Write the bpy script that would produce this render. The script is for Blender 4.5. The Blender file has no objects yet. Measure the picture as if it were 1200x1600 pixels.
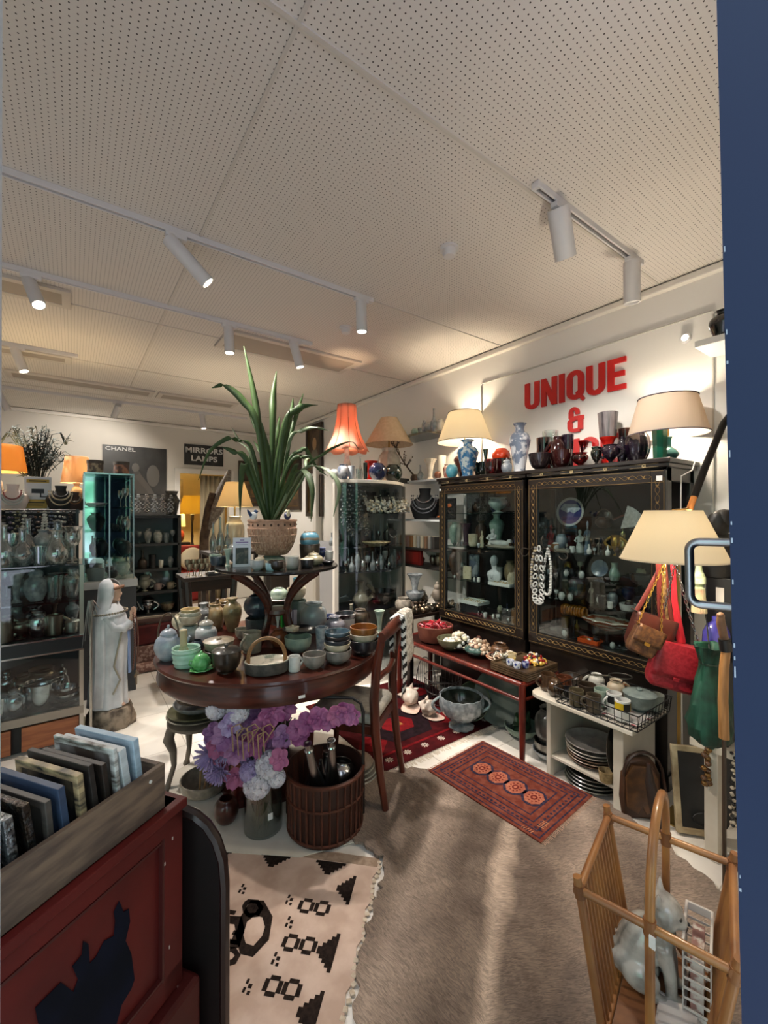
import bpy, math, random
from mathutils import Vector, Matrix
random.seed(7)
sc = bpy.context.scene
COL = sc.collection
PI = math.pi
# ---------------------------------------------------------------- camera, world, exposure
YAW, PITCH, FL, EYE = math.radians(36.0), math.radians(0.15), 670.0, 1.5
CR = Vector((math.cos(YAW), -math.sin(YAW), 0))
CF = Vector((math.sin(YAW)*math.cos(PITCH), math.cos(YAW)*math.cos(PITCH), math.sin(PITCH)))
CU = CR.cross(CF)
CP = Vector((0, 0, EYE))
cam = bpy.data.objects.new('camera', bpy.data.cameras.new('camera')); COL.objects.link(cam)
m3 = Matrix((CR, CU, -CF)).transposed()
cam.matrix_world = Matrix.Translation(CP) @ m3.to_4x4()
cam.data.sensor_fit = 'VERTICAL'; cam.data.sensor_height = 24.0; cam.data.lens = 24.0*FL/1600.0
cam.data.clip_start = 0.02; cam.data.clip_end = 100
sc.camera = cam
sc.view_settings.view_transform = 'Standard'; sc.view_settings.look = 'None'
sc.view_settings.gamma = 1.0; sc.view_settings.exposure = 0.25; sc.view_settings.use_curve_mapping = False
sc.cycles.use_denoising = True
sc.cycles.max_bounces = 10; sc.cycles.transparent_max_bounces = 24; sc.cycles.diffuse_bounces = 4
sc.cycles.glossy_bounces = 4; sc.cycles.transmission_bounces = 8
sc.cycles.caustics_reflective = False; sc.cycles.caustics_refractive = False
sc.cycles.sample_clamp_indirect = 4.0
DAY = 2.4            # daylight through the door and the shop window
SPOT = 114.0          # ceiling spotlights
LAMP = 40.0           # table lamps
world = bpy.data.worlds.new('world'); sc.world = world; world.use_nodes = True
bg = world.node_tree.nodes['Background']
bg.inputs[1].default_value = DAY
# outside: pale paving below, a band of greenery, bright overcast sky above
_n=world.node_tree.nodes.new; _l=world.node_tree.links.new
_tc=_n('ShaderNodeTexCoord'); _sp=_n('ShaderNodeSeparateXYZ'); _l(_tc.outputs['Generated'],_sp.inputs[0])
_nz=_n('ShaderNodeTexNoise'); _nz.inputs['Scale'].default_value=14; _nz.inputs['Detail'].default_value=5; _l(_tc.outputs['Generated'],_nz.inputs[0])
_ad=_n('ShaderNodeMath'); _ad.operation='MULTIPLY_ADD'; _ad.inputs[1].default_value=.35; _l(_nz.outputs['Fac'],_ad.inputs[0]); _l(_sp.outputs[2],_ad.inputs[2])
_r=_n('ShaderNodeValToRGB'); _l(_ad.outputs[0],_r.inputs[0]); _e=_r.color_ramp.elements
_e[0].position=.0; _e[0].color=(.62,.64,.78,1); _e[1].position=.60; _e[1].color=(.80,.88,1.0,1)
for _p,_c in ((.10,(.58,.62,.70,1)),(.16,(.10,.30,.20,1)),(.26,(.55,.95,.75,1)),(.40,(.28,.60,.44,1)),(.50,(.70,.84,.92,1))):
    _q=_e.new(_p); _q.color=_c
_l(_r.outputs[0],bg.inputs[0])

def at(x, y, X=None, Y=None, Z=None, D=None):
    """The point of a real plane (wall, shelf, table top, floor) that the photo shows at x, y."""
    d = CF + CR*((x-600)/FL) + CU*((800-y)/FL)
    if X is not None: t = X/d.x
    elif Y is not None: t = Y/d.y
    elif Z is not None: t = (Z-EYE)/d.z
    else: t = D
    return CP + d*t
def dep(p): return (Vector(p)-CP).dot(CF)

# ---------------------------------------------------------------- mesh builder
class G:
    def __init__(s): s.v=[]; s.f=[]; s.m=[]; s.mi=0
    def add(s, vs, fs, M=None):
        o=len(s.v)
        s.v += [tuple(M @ Vector(v)) for v in vs] if M is not None else [tuple(v) for v in vs]
        for f in fs: s.f.append(tuple(i+o for i in f)); s.m.append(s.mi)
        return s
    def box(s, c, d, rz=0, M=None):
        x,y,z=[k/2 for k in d]
        vs=[(-x,-y,-z),(x,-y,-z),(x,y,-z),(-x,y,-z),(-x,-y,z),(x,-y,z),(x,y,z),(-x,y,z)]
        T=Matrix.Translation(c)@Matrix.Rotation(rz,4,'Z')
        if M is not None: T=M@T
        return s.add(vs,[(0,3,2,1),(4,5,6,7),(0,1,5,4),(1,2,6,5),(2,3,7,6),(3,0,4,7)],T)
    def lathe(s, prof, n=24, c=(0,0,0), M=None, sx=1, sy=1, wob=None):
        vs=[];fs=[];rows=[]
        for (r,z) in prof:
            if r<1e-6: rows.append([len(vs)]); vs.append((c[0],c[1],c[2]+z))
            else:
                row=[]
                for i in range(n):
                    a=2*PI*i/n; k=wob(a,z) if wob else 1
                    row.append(len(vs)); vs.append((c[0]+r*k*sx*math.cos(a),c[1]+r*k*sy*math.sin(a),c[2]+z))
                rows.append(row)
        for A,B in zip(rows,rows[1:]):
            if len(A)==1 and len(B)==1: continue
            for i in range(n):
                j=(i+1)%n
                if len(A)==1: fs.append((A[0],B[j],B[i]))
                elif len(B)==1: fs.append((A[i],A[j],B[0]))
                else: fs.append((A[i],A[j],B[j],B[i]))
        return s.add(vs,fs,M)
    def tube(s, pts, r, n=8, closed=False, flat=1.0, M=None, caps=True):
        P=[Vector(p) for p in pts]; N=len(P); vs=[]; fs=[]
        rr=r if isinstance(r,(list,tuple)) else [r]*N
        up=None
        for i in range(N):
            a=P[(i-1)%N] if (closed or i>0) else P[i]
            b=P[(i+1)%N] if (closed or i<N-1) else P[i]
            t=(b-a)
            t=t.normalized() if t.length>1e-9 else Vector((0,0,1))
            if up is None:
                up=Vector((0,0,1)) if abs(t.z)<.9 else Vector((1,0,0))
            u=(up-t*up.dot(t)); u=u.normalized() if u.length>1e-6 else t.orthogonal().normalized(); w=t.cross(u); up=u
            for k in range(n):
                q=2*PI*k/n; vs.append(P[i]+(u*math.cos(q)*flat+w*math.sin(q))*rr[i])
        for i in range(N if closed else N-1):
            for k in range(n):
                a=i*n+k; b=i*n+(k+1)%n; c=((i+1)%N)*n+(k+1)%n; d=((i+1)%N)*n+k
                fs.append((a,b,c,d))
        if not closed and caps:
            fs.append(tuple(range(n-1,-1,-1))); fs.append(tuple((N-1)*n+k for k in range(n)))
        return s.add(vs,fs,M)
    def ell(s, c, r, n=14, m=8, M=None):
        if not isinstance(r,(list,tuple)): r=(r,r,r)
        pr=[(math.sin(PI*i/m) if 0<i<m else 0,-math.cos(PI*i/m)) for i in range(m+1)]
        T=Matrix.Translation(c)@Matrix.Diagonal((r[0],r[1],r[2],1))
        if M is not None: T=M@T
        return s.lathe(pr,n,M=T)
    def poly(s, pts, z0=0, z1=0.002, M=None):
        """prism over an outline (counter-clockwise) in x, y"""
        n=len(pts)
        vs=[(x,y,z0) for x,y in pts]+[(x,y,z1) for x,y in pts]
        fs=[tuple(range(n-1,-1,-1)),tuple(range(n,2*n))]+[(i,(i+1)%n,n+(i+1)%n,n+i) for i in range(n)]
        return s.add(vs,fs,M)
    def ring(s, outer, inner, z0, z1, M=None):
        """prism between two outlines of equal length"""
        n=len(outer)
        vs=[(x,y,z0) for x,y in outer]+[(x,y,z1) for x,y in outer]+[(x,y,z0) for x,y in inner]+[(x,y,z1) for x,y in inner]
        fs=[]
        for i in range(n):
            j=(i+1)%n
            fs+=[(i,j,n+j,n+i),(2*n+j,2*n+i,3*n+i,3*n+j),(n+i,n+j,3*n+j,3*n+i),(j,i,2*n+i,2*n+j)]
        return s.add(vs,fs,M)
    def sheet(s, grid, thick=0.0, M=None):
        """surface through a grid of points; with thickness it gets a back"""
        R=len(grid); K=len(grid[0]); vs=[p for row in grid for p in row]
        fs=[(i*K+k,i*K+k+1,(i+1)*K+k+1,(i+1)*K+k) for i in range(R-1) for k in range(K-1)]
        return s.add(vs,fs,M)

def setp(o, label=None, cat=None, group=None, kind=None):
    if label: o['label']=label
    if cat: o['category']=cat
    if group: o['group']=group
    if kind: o['kind']=kind
    return o
def T(name, label, cat, loc=(0,0,0), rz=0, group=None):
    o=bpy.data.objects.new(name,None); COL.objects.link(o); o.empty_display_size=.05
    o.location=loc; o.rotation_euler=(0,0,rz)
    return setp(o,label,cat,group)
def mk(name, g, mat, parent=None, smooth=True, bev=0, ang=40, solid=0, sub=0, loc=None, rz=0):
    me=bpy.data.meshes.new(name); me.from_pydata(g.v,[],g.f); me.update()
    mats=mat if isinstance(mat,(list,tuple)) else [mat]
    for k in mats: me.materials.append(k)
    if len(mats)>1: me.polygons.foreach_set('material_index',g.m)
    if smooth:
        me.shade_smooth(); me.set_sharp_from_angle(angle=math.radians(ang))
    o=bpy.data.objects.new(name,me); COL.objects.link(o)
    if parent: o.parent=parent
    if loc is not None: o.location=loc
    if rz: o.rotation_euler=(0,0,rz)
    if solid:
        k=o.modifiers.new('solid','SOLIDIFY'); k.thickness=solid; k.offset=0
    if sub:
        k=o.modifiers.new('sub','SUBSURF'); k.levels=sub; k.render_levels=sub
    if bev:
        k=o.modifiers.new('bevel','BEVEL'); k.width=bev; k.segments=2; k.limit_method='ANGLE'; k.angle_limit=math.radians(50)
    return o
def P(parent, name, g, mat, label=None, **k):
    o=mk(name,g,mat,parent,**k)
    if label: o['label']=label
    return o
def O(name, label, cat, g, mat, loc=(0,0,0), rz=0, group=None, **k):
    o=mk(name,g,mat,None,loc=loc,rz=rz,**k); return setp(o,label,cat,group)
def S(name, g, mat, **k):
    return setp(mk(name,g,mat,None,**k),kind='structure')
def copyt(o, loc, rz=None, label=None, group=None, scale=None, parent=None):
    """a copy of a thing with its parts and sub-parts; mesh data is shared"""
    def rec(a, par):
        c=a.copy(); COL.objects.link(c)
        if par: c.parent=par
        for ch in list(a.children): rec(ch,c)
        return c
    c=rec(o,parent)
    c.location=loc
    if rz is not None: c.rotation_euler=(0,0,rz)
    if label: c['label']=label
    if group: c['group']=group
    if scale: c.scale=(scale,)*3 if not isinstance(scale,tuple) else scale
    return c

# ---------------------------------------------------------------- materials
def lin(h):
    if not isinstance(h,str): return tuple(h)+(1,)
    h=h.lstrip('#'); r=[]
    for i in (0,2,4):
        c=int(h[i:i+2],16)/255; r.append(c/12.92 if c<=.04045 else ((c+.055)/1.055)**2.4)
    return tuple(r)+(1,)
_mc={}
def mat(h, rough=.5, metal=0., h2=None, scale=8., stretch=(1,1,1), bump=0., coat=0., spec=.5, detail=4., lo=.4, hi=.62, trans=0., name='mat', wave=None, coord='Object'):
    """one procedural surface: a colour, or two mixed by noise (or waves), with optional bump"""
    key=(h,rough,metal,h2,scale,stretch,bump,coat,spec,detail,lo,hi,trans,wave,coord)
    if key in _mc: return _mc[key]
    m=bpy.data.materials.new(name); m.use_nodes=True; nt=m.node_tree; b=nt.nodes['Principled BSDF']; L=nt.links.new
    b.inputs['Base Color'].default_value=lin(h); b.inputs['Roughness'].default_value=rough; b.inputs['Metallic'].default_value=metal
    b.inputs['Specular IOR Level'].default_value=spec
    if coat: b.inputs['Coat Weight'].default_value=coat; b.inputs['Coat Roughness'].default_value=.08
    if trans: b.inputs['Transmission Weight'].default_value=trans
    if h2 or bump:
        tc=nt.nodes.new('ShaderNodeTexCoord'); mp=nt.nodes.new('ShaderNodeMapping'); mp.inputs['Scale'].default_value=stretch
        L(tc.outputs[coord],mp.inputs[0])
        if wave:
            n=nt.nodes.new('ShaderNodeTexWave'); n.wave_type='BANDS'; n.bands_direction=wave[0]; n.inputs['Scale'].default_value=scale
            n.inputs['Distortion'].default_value=wave[1]; n.inputs['Detail'].default_value=2; n.inputs['Detail Scale'].default_value=wave[2] if len(wave)>2 else 1
        else:
            n=nt.nodes.new('ShaderNodeTexNoise'); n.inputs['Scale'].default_value=scale; n.inputs['Detail'].default_value=detail
        L(mp.outputs[0],n.inputs['Vector'])
        fac=n.outputs['Fac']
        if h2:
            r=nt.nodes.new('ShaderNodeValToRGB'); r.color_ramp.elements[0].position=lo; r.color_ramp.elements[1].position=hi
            r.color_ramp.elements[0].color=lin(h); r.color_ramp.elements[1].color=lin(h2)
            L(fac,r.inputs[0]); L(r.outputs[0],b.inputs['Base Color'])
        if bump:
            q=nt.nodes.new('ShaderNodeBump'); q.inputs['Strength'].default_value=bump; q.inputs['Distance'].default_value=.01
            L(fac,q.inputs['Height']); L(q.outputs[0],b.inputs['Normal'])
    _mc[key]=m; return m
def glz(h,h2=None,rough=.28,scale=22.,coat=.3,**k):      # glazed pottery
    return mat(h,rough,0,h2,scale,coat=coat,bump=k.pop('bump',.05),**k)
def metal(h,rough=.25): return mat(h,rough,1.0)
def emis(h,s):
    key=('e',h,s)
    if key in _mc: return _mc[key]
    m=bpy.data.materials.new('glow'); m.use_nodes=True; nt=m.node_tree; nt.nodes.clear()
    e=nt.nodes.new('ShaderNodeEmission'); e.inputs[0].default_value=lin(h); e.inputs[1].default_value=s
    o=nt.nodes.new('ShaderNodeOutputMaterial'); nt.links.new(e.outputs[0],o.inputs[0]); _mc[key]=m; return m
def glass(h='#ffffff',density=.12,rough=.02):
    """thin clear or tinted glass: lets light through, mirrors at grazing angles"""
    key=('g',h,density,rough)
    if key in _mc: return _mc[key]
    m=bpy.data.materials.new('glass'); m.use_nodes=True; nt=m.node_tree; nt.nodes.clear(); L=nt.links.new
    t=nt.nodes.new('ShaderNodeBsdfTransparent'); t.inputs[0].default_value=lin(h)
    g=nt.nodes.new('ShaderNodeBsdfGlossy'); g.inputs['Roughness'].default_value=rough
    lw=nt.nodes.new('ShaderNodeLayerWeight'); lw.inputs[0].default_value=.25
    mp=nt.nodes.new('ShaderNodeMapRange'); mp.inputs[3].default_value=density*.5; mp.inputs[4].default_value=min(.85,.45+density)
    mx=nt.nodes.new('ShaderNodeMixShader'); o=nt.nodes.new('ShaderNodeOutputMaterial')
    L(lw.outputs['Facing'],mp.inputs[0]); L(mp.outputs[0],mx.inputs[0]); L(t.outputs[0],mx.inputs[1]); L(g.outputs[0],mx.inputs[2]); L(mx.outputs[0],o.inputs[0])
    _mc[key]=m; return m
def shade(h,tr=.55):
    """lamp shade cloth that glows because a bulb burns behind it"""
    key=('s',h,tr)
    if key in _mc: return _mc[key]
    m=bpy.data.materials.new('shade_cloth'); m.use_nodes=True; nt=m.node_tree; nt.nodes.clear(); L=nt.links.new
    d=nt.nodes.new('ShaderNodeBsdfDiffuse'); d.inputs[0].default_value=lin(h)
    t=nt.nodes.new('ShaderNodeBsdfTranslucent'); t.inputs[0].default_value=lin(h)
    mx=nt.nodes.new('ShaderNodeMixShader'); mx.inputs[0].default_value=tr; o=nt.nodes.new('ShaderNodeOutputMaterial')
    L(d.outputs[0],mx.inputs[1]); L(t.outputs[0],mx.inputs[2]); L(mx.outputs[0],o.inputs[0]); _mc[key]=m; return m
WHITE=mat('#e9e6e0',.5); BLACK=mat('#141416',.4); CHROME=metal('#c9ccd0',.15); BRASS=metal('#b08a45',.3); SILVER=metal('#a9aaac',.22)
OLDSILVER=metal('#8d8478',.3); GOLD=metal('#c39a4a',.3); TAG=mat('#f0efec',.6)
CLEAR=glass('#f4f8f8',.2); PANE=glass('#eef4f4',.10)
def area(name, loc, size, power, col, aim, portal=False):
    l=bpy.data.lights.new(name,'AREA'); l.shape='RECTANGLE'; l.size,l.size_y=size; l.energy=power; l.color=col
    if portal: l.cycles.is_portal=True
    o=bpy.data.objects.new(name,l); COL.objects.link(o); o.location=loc
    o.rotation_euler=Vector(aim).to_track_quat('-Z','Y').to_euler(); return o
def point(name, loc, power, col, r=.03):
    l=bpy.data.lights.new(name,'POINT'); l.energy=power; l.color=col; l.shadow_soft_size=r
    o=bpy.data.objects.new(name,l); COL.objects.link(o); o.location=loc; return o
def spot(name, loc, aim, power, col, ang=70, r=.03):
    l=bpy.data.lights.new(name,'SPOT'); l.energy=power; l.color=col; l.spot_size=math.radians(ang); l.spot_blend=.6; l.shadow_soft_size=r
    o=bpy.data.objects.new(name,l); COL.objects.link(o); o.location=loc
    o.rotation_euler=Vector(aim).to_track_quat('-Z','Y').to_euler(); return o
# daylight enters by the open door and by the shop window
area('door_daylight', (.55,.12,1.35), (1.25,2.7), 1, (1,1,1), (0,1,0), portal=True)
area('window_daylight', (-1.3,.52,1.05), (2.2,1.4), 1, (1,1,1), (0,1,0), portal=True)
# ================================================================ the room
CH=2.93; XR=3.0; YB=7.6; XL=-2.5
def ceiling_mat():
    m=bpy.data.materials.new('perforated_panel'); m.use_nodes=True; nt=m.node_tree; b=nt.nodes['Principled BSDF']; L=nt.links.new
    tc=nt.nodes.new('ShaderNodeTexCoord'); vm=nt.nodes.new('ShaderNodeVectorMath'); vm.operation='SCALE'; vm.inputs['Scale'].default_value=1/.0205
    fr=nt.nodes.new('ShaderNodeVectorMath'); fr.operation='FRACTION'; sb=nt.nodes.new('ShaderNodeVectorMath'); sb.operation='SUBTRACT'; sb.inputs[1].default_value=(.5,.5,0)
    ml=nt.nodes.new('ShaderNodeVectorMath'); ml.operation='MULTIPLY'; ml.inputs[1].default_value=(1,1,0)
    ln=nt.nodes.new('ShaderNodeVectorMath'); ln.operation='LENGTH'
    cp=nt.nodes.new('ShaderNodeMath'); cp.operation='LESS_THAN'; cp.inputs[1].default_value=.125
    mx=nt.nodes.new('ShaderNodeMix'); mx.data_type='RGBA'; mx.inputs[6].default_value=lin('#dcd6ce'); mx.inputs[7].default_value=lin('#4a423c')
    L(tc.outputs['Object'],vm.inputs[0]); L(vm.outputs[0],fr.inputs[0]); L(fr.outputs[0],sb.inputs[0]); L(sb.outputs[0],ml.inputs[0]); L(ml.outputs[0],ln.inputs[0])
    L(ln.outputs['Value'],cp.inputs[0]); L(cp.outputs[0],mx.inputs[0]); L(mx.outputs[2],b.inputs['Base Color']); b.inputs['Roughness'].default_value=.8
    return m
def floor_mat():
    m=bpy.data.materials.new('marbled_tile'); m.use_nodes=True; nt=m.node_tree; b=nt.nodes['Principled BSDF']; L=nt.links.new
    tc=nt.nodes.new('ShaderNodeTexCoord'); n=nt.nodes.new('ShaderNodeTexNoise'); n.inputs['Scale'].default_value=3; n.inputs['Detail'].default_value=6; n.inputs['Distortion'].default_value=1.6
    r=nt.nodes.new('ShaderNodeValToRGB'); r.color_ramp.elements[0].position=.42; r.color_ramp.elements[0].color=lin('#e0d9cf'); r.color_ramp.elements[1].position=.56; r.color_ramp.elements[1].color=lin('#e9e3da')
    br=nt.nodes.new('ShaderNodeTexBrick'); br.offset=0; br.inputs['Scale'].default_value=1; br.inputs['Brick Width'].default_value=.6; br.inputs['Row Height'].default_value=.6; br.inputs['Mortar Size'].default_value=.003
    mx=nt.nodes.new('ShaderNodeMix'); mx.data_type='RGBA'; mx.inputs[7].default_value=lin('#b5aca0')
    L(tc.outputs['Object'],n.inputs[0]); L(n.outputs[0],r.inputs[0]); L(tc.outputs['Object'],br.inputs[0]); L(br.outputs['Fac'],mx.inputs[0]); L(r.outputs[0],mx.inputs[6]); L(mx.outputs[2],b.inputs['Base Color'])
    b.inputs['Roughness'].default_value=.32; return m
WALL=mat('#efece6',.75); WALLB=mat('#ddd8ce',.8); TRIM=mat('#e4e0d8',.5)
S('floor',G().box(((XL+XR)/2,3.7,-.05),(XR-XL+1,9.0,.1)),floor_mat(),smooth=False)
cg=G().box(((XL+XR)/2,4.05,CH+.04),(XR-XL+.2,8.0,.08)); S('ceiling',cg,ceiling_mat(),smooth=False)
# seams between the perforated panels
g=G()
for x in (-1.9,.53): g.box((x,4.0,CH-.002),(.012,7.2,.006))
for y in (1.155,2.375,3.62,4.9,6.2): g.box((.25,y,CH-.0025),(5.4,.014,.007))
S('trim_1',g,mat('#cfc9c0',.7),smooth=False)
S('wall_right',G().box((XR+.06,3.9,CH/2),(.12,7.6,CH)),WALL,smooth=False)
S('wall_left',G().box((XL-.06,3.9,CH/2),(.12,7.6,CH)),WALL,smooth=False)
# back wall with the opening into the lamp room
ox0,ox1,oz=1.40,2.20,2.16
g=G().box(((XL+ox0)/2,YB+.06,CH/2),(ox0-XL,.12,CH)).box(((ox1+XR)/2,YB+.06,CH/2),(XR-ox1,.12,CH)).box(((ox0+ox1)/2,YB+.06,(oz+CH)/2),(ox1-ox0,.12,CH-oz))
S('wall_back',g,WALLB,smooth=False)
g=G().box((ox0-.03,YB-.01,oz/2),(.08,.05,oz)).box((ox1+.03,YB-.01,oz/2),(.08,.05,oz)).box(((ox0+ox1)/2,YB-.01,oz+.03),(ox1-ox0+.14,.05,.08))
S('trim_2',g,TRIM,bev=.004,smooth=False)
# lamp room behind the opening
LR=mat('#e2cf9e',.8)
g=G().box((2.1,YB+2.06,CH/2),(3.0,.1,CH)).box((.95,YB+1.1,CH/2),(.1,2.0,CH)).box((3.2,YB+1.1,CH/2),(.1,2.0,CH)).box((2.1,YB+1.12,2.6),(3.0,1.98,.08))
S('wall_alcove',g,LR,smooth=False)
S('floor_alcove',G().box((2.1,YB+1.1,-.04),(3.0,2.2,.1)),mat('#7c6650',.6),smooth=False)
# front wall: door opening x -0.06..1.12, shop window further left
g=G().box((2.15,.02,CH/2),(1.9,.1,CH)).box((.5,.08,2.86),(1.4,.1,.16)).box((-.18,.35,2.2),(.1,.5,1.46)).box((-1.3,.62,.15),(2.4,.1,.3)).box((-1.3,.62,2.33),(2.4,.1,1.2)).box((-2.5,.62,1.4),(.2,.1,2.3))
S('wall_front',g,WALL,smooth=False)
S('door_1',G().box((-.1135,.60,1.3),(.10,.07,2.6)),mat('#d6dbe4',.5),bev=.004)
# cornice
S('trim_3',G().box((XR-.025,3.9,CH-.03),(.05,7.4,.045)).box((.25,YB-.025,CH-.03),(5.4,.05,.045)),mat('#e8e3d9',.55),bev=.01,smooth=False)
# raised panel edges of the right wall
g=G(); pz,py0,py1=2.67,.885,2.62
g.box((XR-.006,(py0+py1)/2,pz),(.012,py1-py0,.008)).box((XR-.006,py0,1.6),(.012,.008,2.1)).box((XR-.006,py1,1.6),(.012,.008,2.1))
S('trim_4',g,mat('#c4c0b8',.6),smooth=False)
S('trim_5',G().box((2.95,5.75,1.1),(.1,.10,2.2)),TRIM,bev=.004,smooth=False)
S('baseboard_right',G().box((XR-.012,3.9,.06),(.024,7.4,.12)),TRIM,smooth=False)
S('baseboard_back',G().box((-.55,YB-.012,.06),(3.8,.024,.12)),TRIM,smooth=False)

# navy door leaf, edge towards the camera
d=Vector((.966,.258,0)); nrm=Vector((.258,-.966,0))
NAVY=mat('#0c1d3b',.55,h2='#10233f',scale=3,bump=.03,spec=.25)
c0=Vector((.3013,.0817,0)); L_=.80; th=.045
def leaf(u,w,z): p=c0+d*u+nrm*w; return (p.x,p.y,z)
Ml=Matrix.Translation(c0)@Matrix(((d.x,nrm.x,0),(d.y,nrm.y,0),(0,0,1))).to_4x4()
tilt=Matrix.Rotation(math.radians(1.0),4,'X')
Ml=Ml@Matrix.Translation((0,0,1.5))@tilt@Matrix.Translation((0,0,-1.5))
dr=T('shop_door','navy blue painted shop door standing open beside the rattan magazine basket','door'); dr['kind']='structure'; dr.name='door_2'
hz0,hz1=1.285,1.365
g=G()
g.box((L_/2,th/2,(hz0)/2),(L_,th,hz0),M=Ml).box((L_/2,th/2,(hz1+2.45)/2),(L_,th,2.45-hz1),M=Ml)
g.box((L_/2+.01,th/2,(hz0+hz1)/2),(L_-.02,th,hz1-hz0),M=Ml).box((.01,.008,(hz0+hz1)/2),(.02,.016,hz1-hz0),M=Ml)
P(dr,'door_leaf',g,NAVY,smooth=False)
P(dr,'hinge_recess',G().box((.0185,.03,(hz0+hz1)/2),(.002,.028,hz1-hz0-.004),M=Ml),mat('#1a1d22',.7),'black cut-out for the lock in the door edge')
g=G()
for z in (hz0,hz1): g.box((.0,.031,z),(.0012,.030,.0010),M=Ml)
g.box((-.0003,.0155,(hz0+hz1)/2),(.0012,.0008,hz1-hz0),M=Ml)
for k in range(22):
    z=random.uniform(.95,1.75); g.box((-.0003,.0009,z),(.0012,random.uniform(.0004,.0010),random.uniform(.001,.004)),M=Ml)
P(dr,'chipped_paint',g,mat('#8d99a8',.7),'pale chips along the painted edge',smooth=False)
hp=[leaf(.36,0,1.405),leaf(.36,-.034,1.405)]
def arc(c,a0,a1,r,n=5): return [(c[0]+r*math.cos(a0+(a1-a0)*i/n),c[1]+r*math.sin(a0+(a1-a0)*i/n)) for i in range(n+1)]
zc0,zc1=1.375,1.461
pts=[(-.0,zc1)]+[(x,z) for x,z in arc((-.034,zc1-.012),PI/2,PI,.012)]+[(x,z) for x,z in arc((-.034,zc0+.012),PI,1.5*PI,.012)]+[(0,zc0)]
P(dr,'pull_handle',G().tube([Ml@Vector((.42,x,z)) for x,z in pts],.0056,12),mat('#b3b8bf',.3,1.0),'grey metal pull handle')

# ---------------------------------------------------------------- ceiling fittings
SW=mat('#d9d7d6',.45); SLOT=mat('#6d6a68',.6)
def track(a,b,label):
    a=Vector(a);b=Vector(b);Lg=(b-a).length
    t=T('ceiling_track',label,'ceiling track',((a+b)/2).to_tuple(),math.atan2(b.y-a.y,b.x-a.x),'lighting tracks on the ceiling')
    P(t,'rail',G().box((0,-.0125,-.014),(Lg,.009,.028)).box((0,.0125,-.014),(Lg,.009,.028)).box((0,0,-.004),(Lg,.03,.008)),SW,bev=.002,smooth=False)
    P(t,'conductor_slot',G().box((0,0,-.012),(Lg-.04,.014,.006)),SLOT,smooth=False)
    P(t,'end_cap',G().box((Lg/2,0,-.014),(.02,.036,.030)),SW,bev=.003); P(t,'end_cap',G().box((-Lg/2,0,-.014),(.02,.036,.030)),SW,bev=.003)
track((-2.2,2.36,CH),(1.61,2.36,CH),'long white lighting track nearest the camera, carrying two spotlights over the shop')
track((-2.2,3.26,CH),(1.61,3.26,CH),'long white lighting track in the middle, carrying three spotlights above the plant')
track((1.62,1.11,CH),(2.60,1.11,CH),'short white lighting track near the red wall lettering, with two spotlights')
track((-2.2,4.75,CH),(.03,4.75,CH),'white lighting track ending beside the grey ceiling vent at far left')
track((-2.2,6.4,CH),(2.1,6.4,CH),'white lighting track farthest back, in front of the poster wall')
def spotlight(loc,axis,label,power=SPOT,L=.20,r=.036,lit=True,ang=75):
    """a white cylinder on a stalk below the track; axis = the way it shines"""
    ax=Vector(axis).normalized()
    t=T('track_spotlight',label,'spotlight',loc,0,'spotlights on the ceiling tracks')
    P(t,'adapter',G().box((0,0,-.012),(.10,.034,.024)),SW,bev=.003)
    pv=Vector((0,0,-.065))
    P(t,'stalk',G().tube([(0,0,-.02),pv],.010,10),SW)
    q=ax.to_track_quat('Z','Y').to_matrix().to_4x4(); M=Matrix.Translation(pv)@q
    b0=-.05
    P(t,'head',G().lathe([(0,b0),(r*.94,b0),(r,b0+.006),(r,b0+L),(r*.86,b0+L),(r*.82,b0+L-.012),(0,b0+L-.014)],28,M=M),SW)
    if lit:
        P(t,'lens',G().lathe([(0,b0+L-.012),(r*.80,b0+L-.012),(r*.80,b0+L-.009),(0,b0+L-.006)],24,M=M),emis('#fff0d8',22))
        e=Vector(loc)+pv+ax*(b0+L+.012)
        spot('spot_lamp',e,ax,power,(1,.92,.83),ang,.03)
def sp_at(px,py,yy,**k):
    p=at(px,py,Y=yy); return (p.x,yy,CH-.026)
spotlight((.42,2.36,CH-.026),(.62,-.12,-.62),'white spotlight tilted right on the track nearest the camera, above the shelf of necklaces',L=.26)
spotlight((1.53,2.36,CH-.026),(.03,0,-1),'white spotlight pointing straight down at the right end of the nearest long track')
spotlight((-.20,3.26,CH-.026),(.28,-.45,-.9),'white spotlight glaring at the camera at far left of the middle track')
spotlight((.94,3.26,CH-.026),(.03,-.05,-1),'white spotlight pointing down on the middle track above the tall plant leaf')
spotlight((1.47,3.26,CH-.026),(.25,-.1,-.95),'white spotlight last on the right end of the middle track by the ceiling vent')
spotlight((1.80,1.11,CH-.026),(.42,.12,-.62),'larger white spotlight tilted on the short track with its lamp glowing',power=SPOT*.45,L=.21,r=.048,ang=85)
spotlight((2.50,1.11,CH-.026),(.12,.05,-1),'white spotlight hanging at the end of the short track close to the right wall',L=.22,r=.042,lit=False)
spotlight((-.38,4.75,CH-.026),(.3,-.15,-.9),'white spotlight at far left on the track beside the grey ceiling vent')
spotlight((-.67,6.4,CH-.026),(.35,.3,-.8),'unlit white spotlight tilted toward the dried plant at far left',L=.24,lit=False)
spotlight((.46,6.4,CH-.026),(-.2,.75,-.62),'small distant spotlight above the dark fashion poster',power=SPOT*.3,ang=120)
spotlight((1.48,6.4,CH-.026),(.1,-.15,-1),'small distant spotlight glowing above the MIRRORS LAMPS sign',power=SPOT*.9,ang=150)
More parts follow.
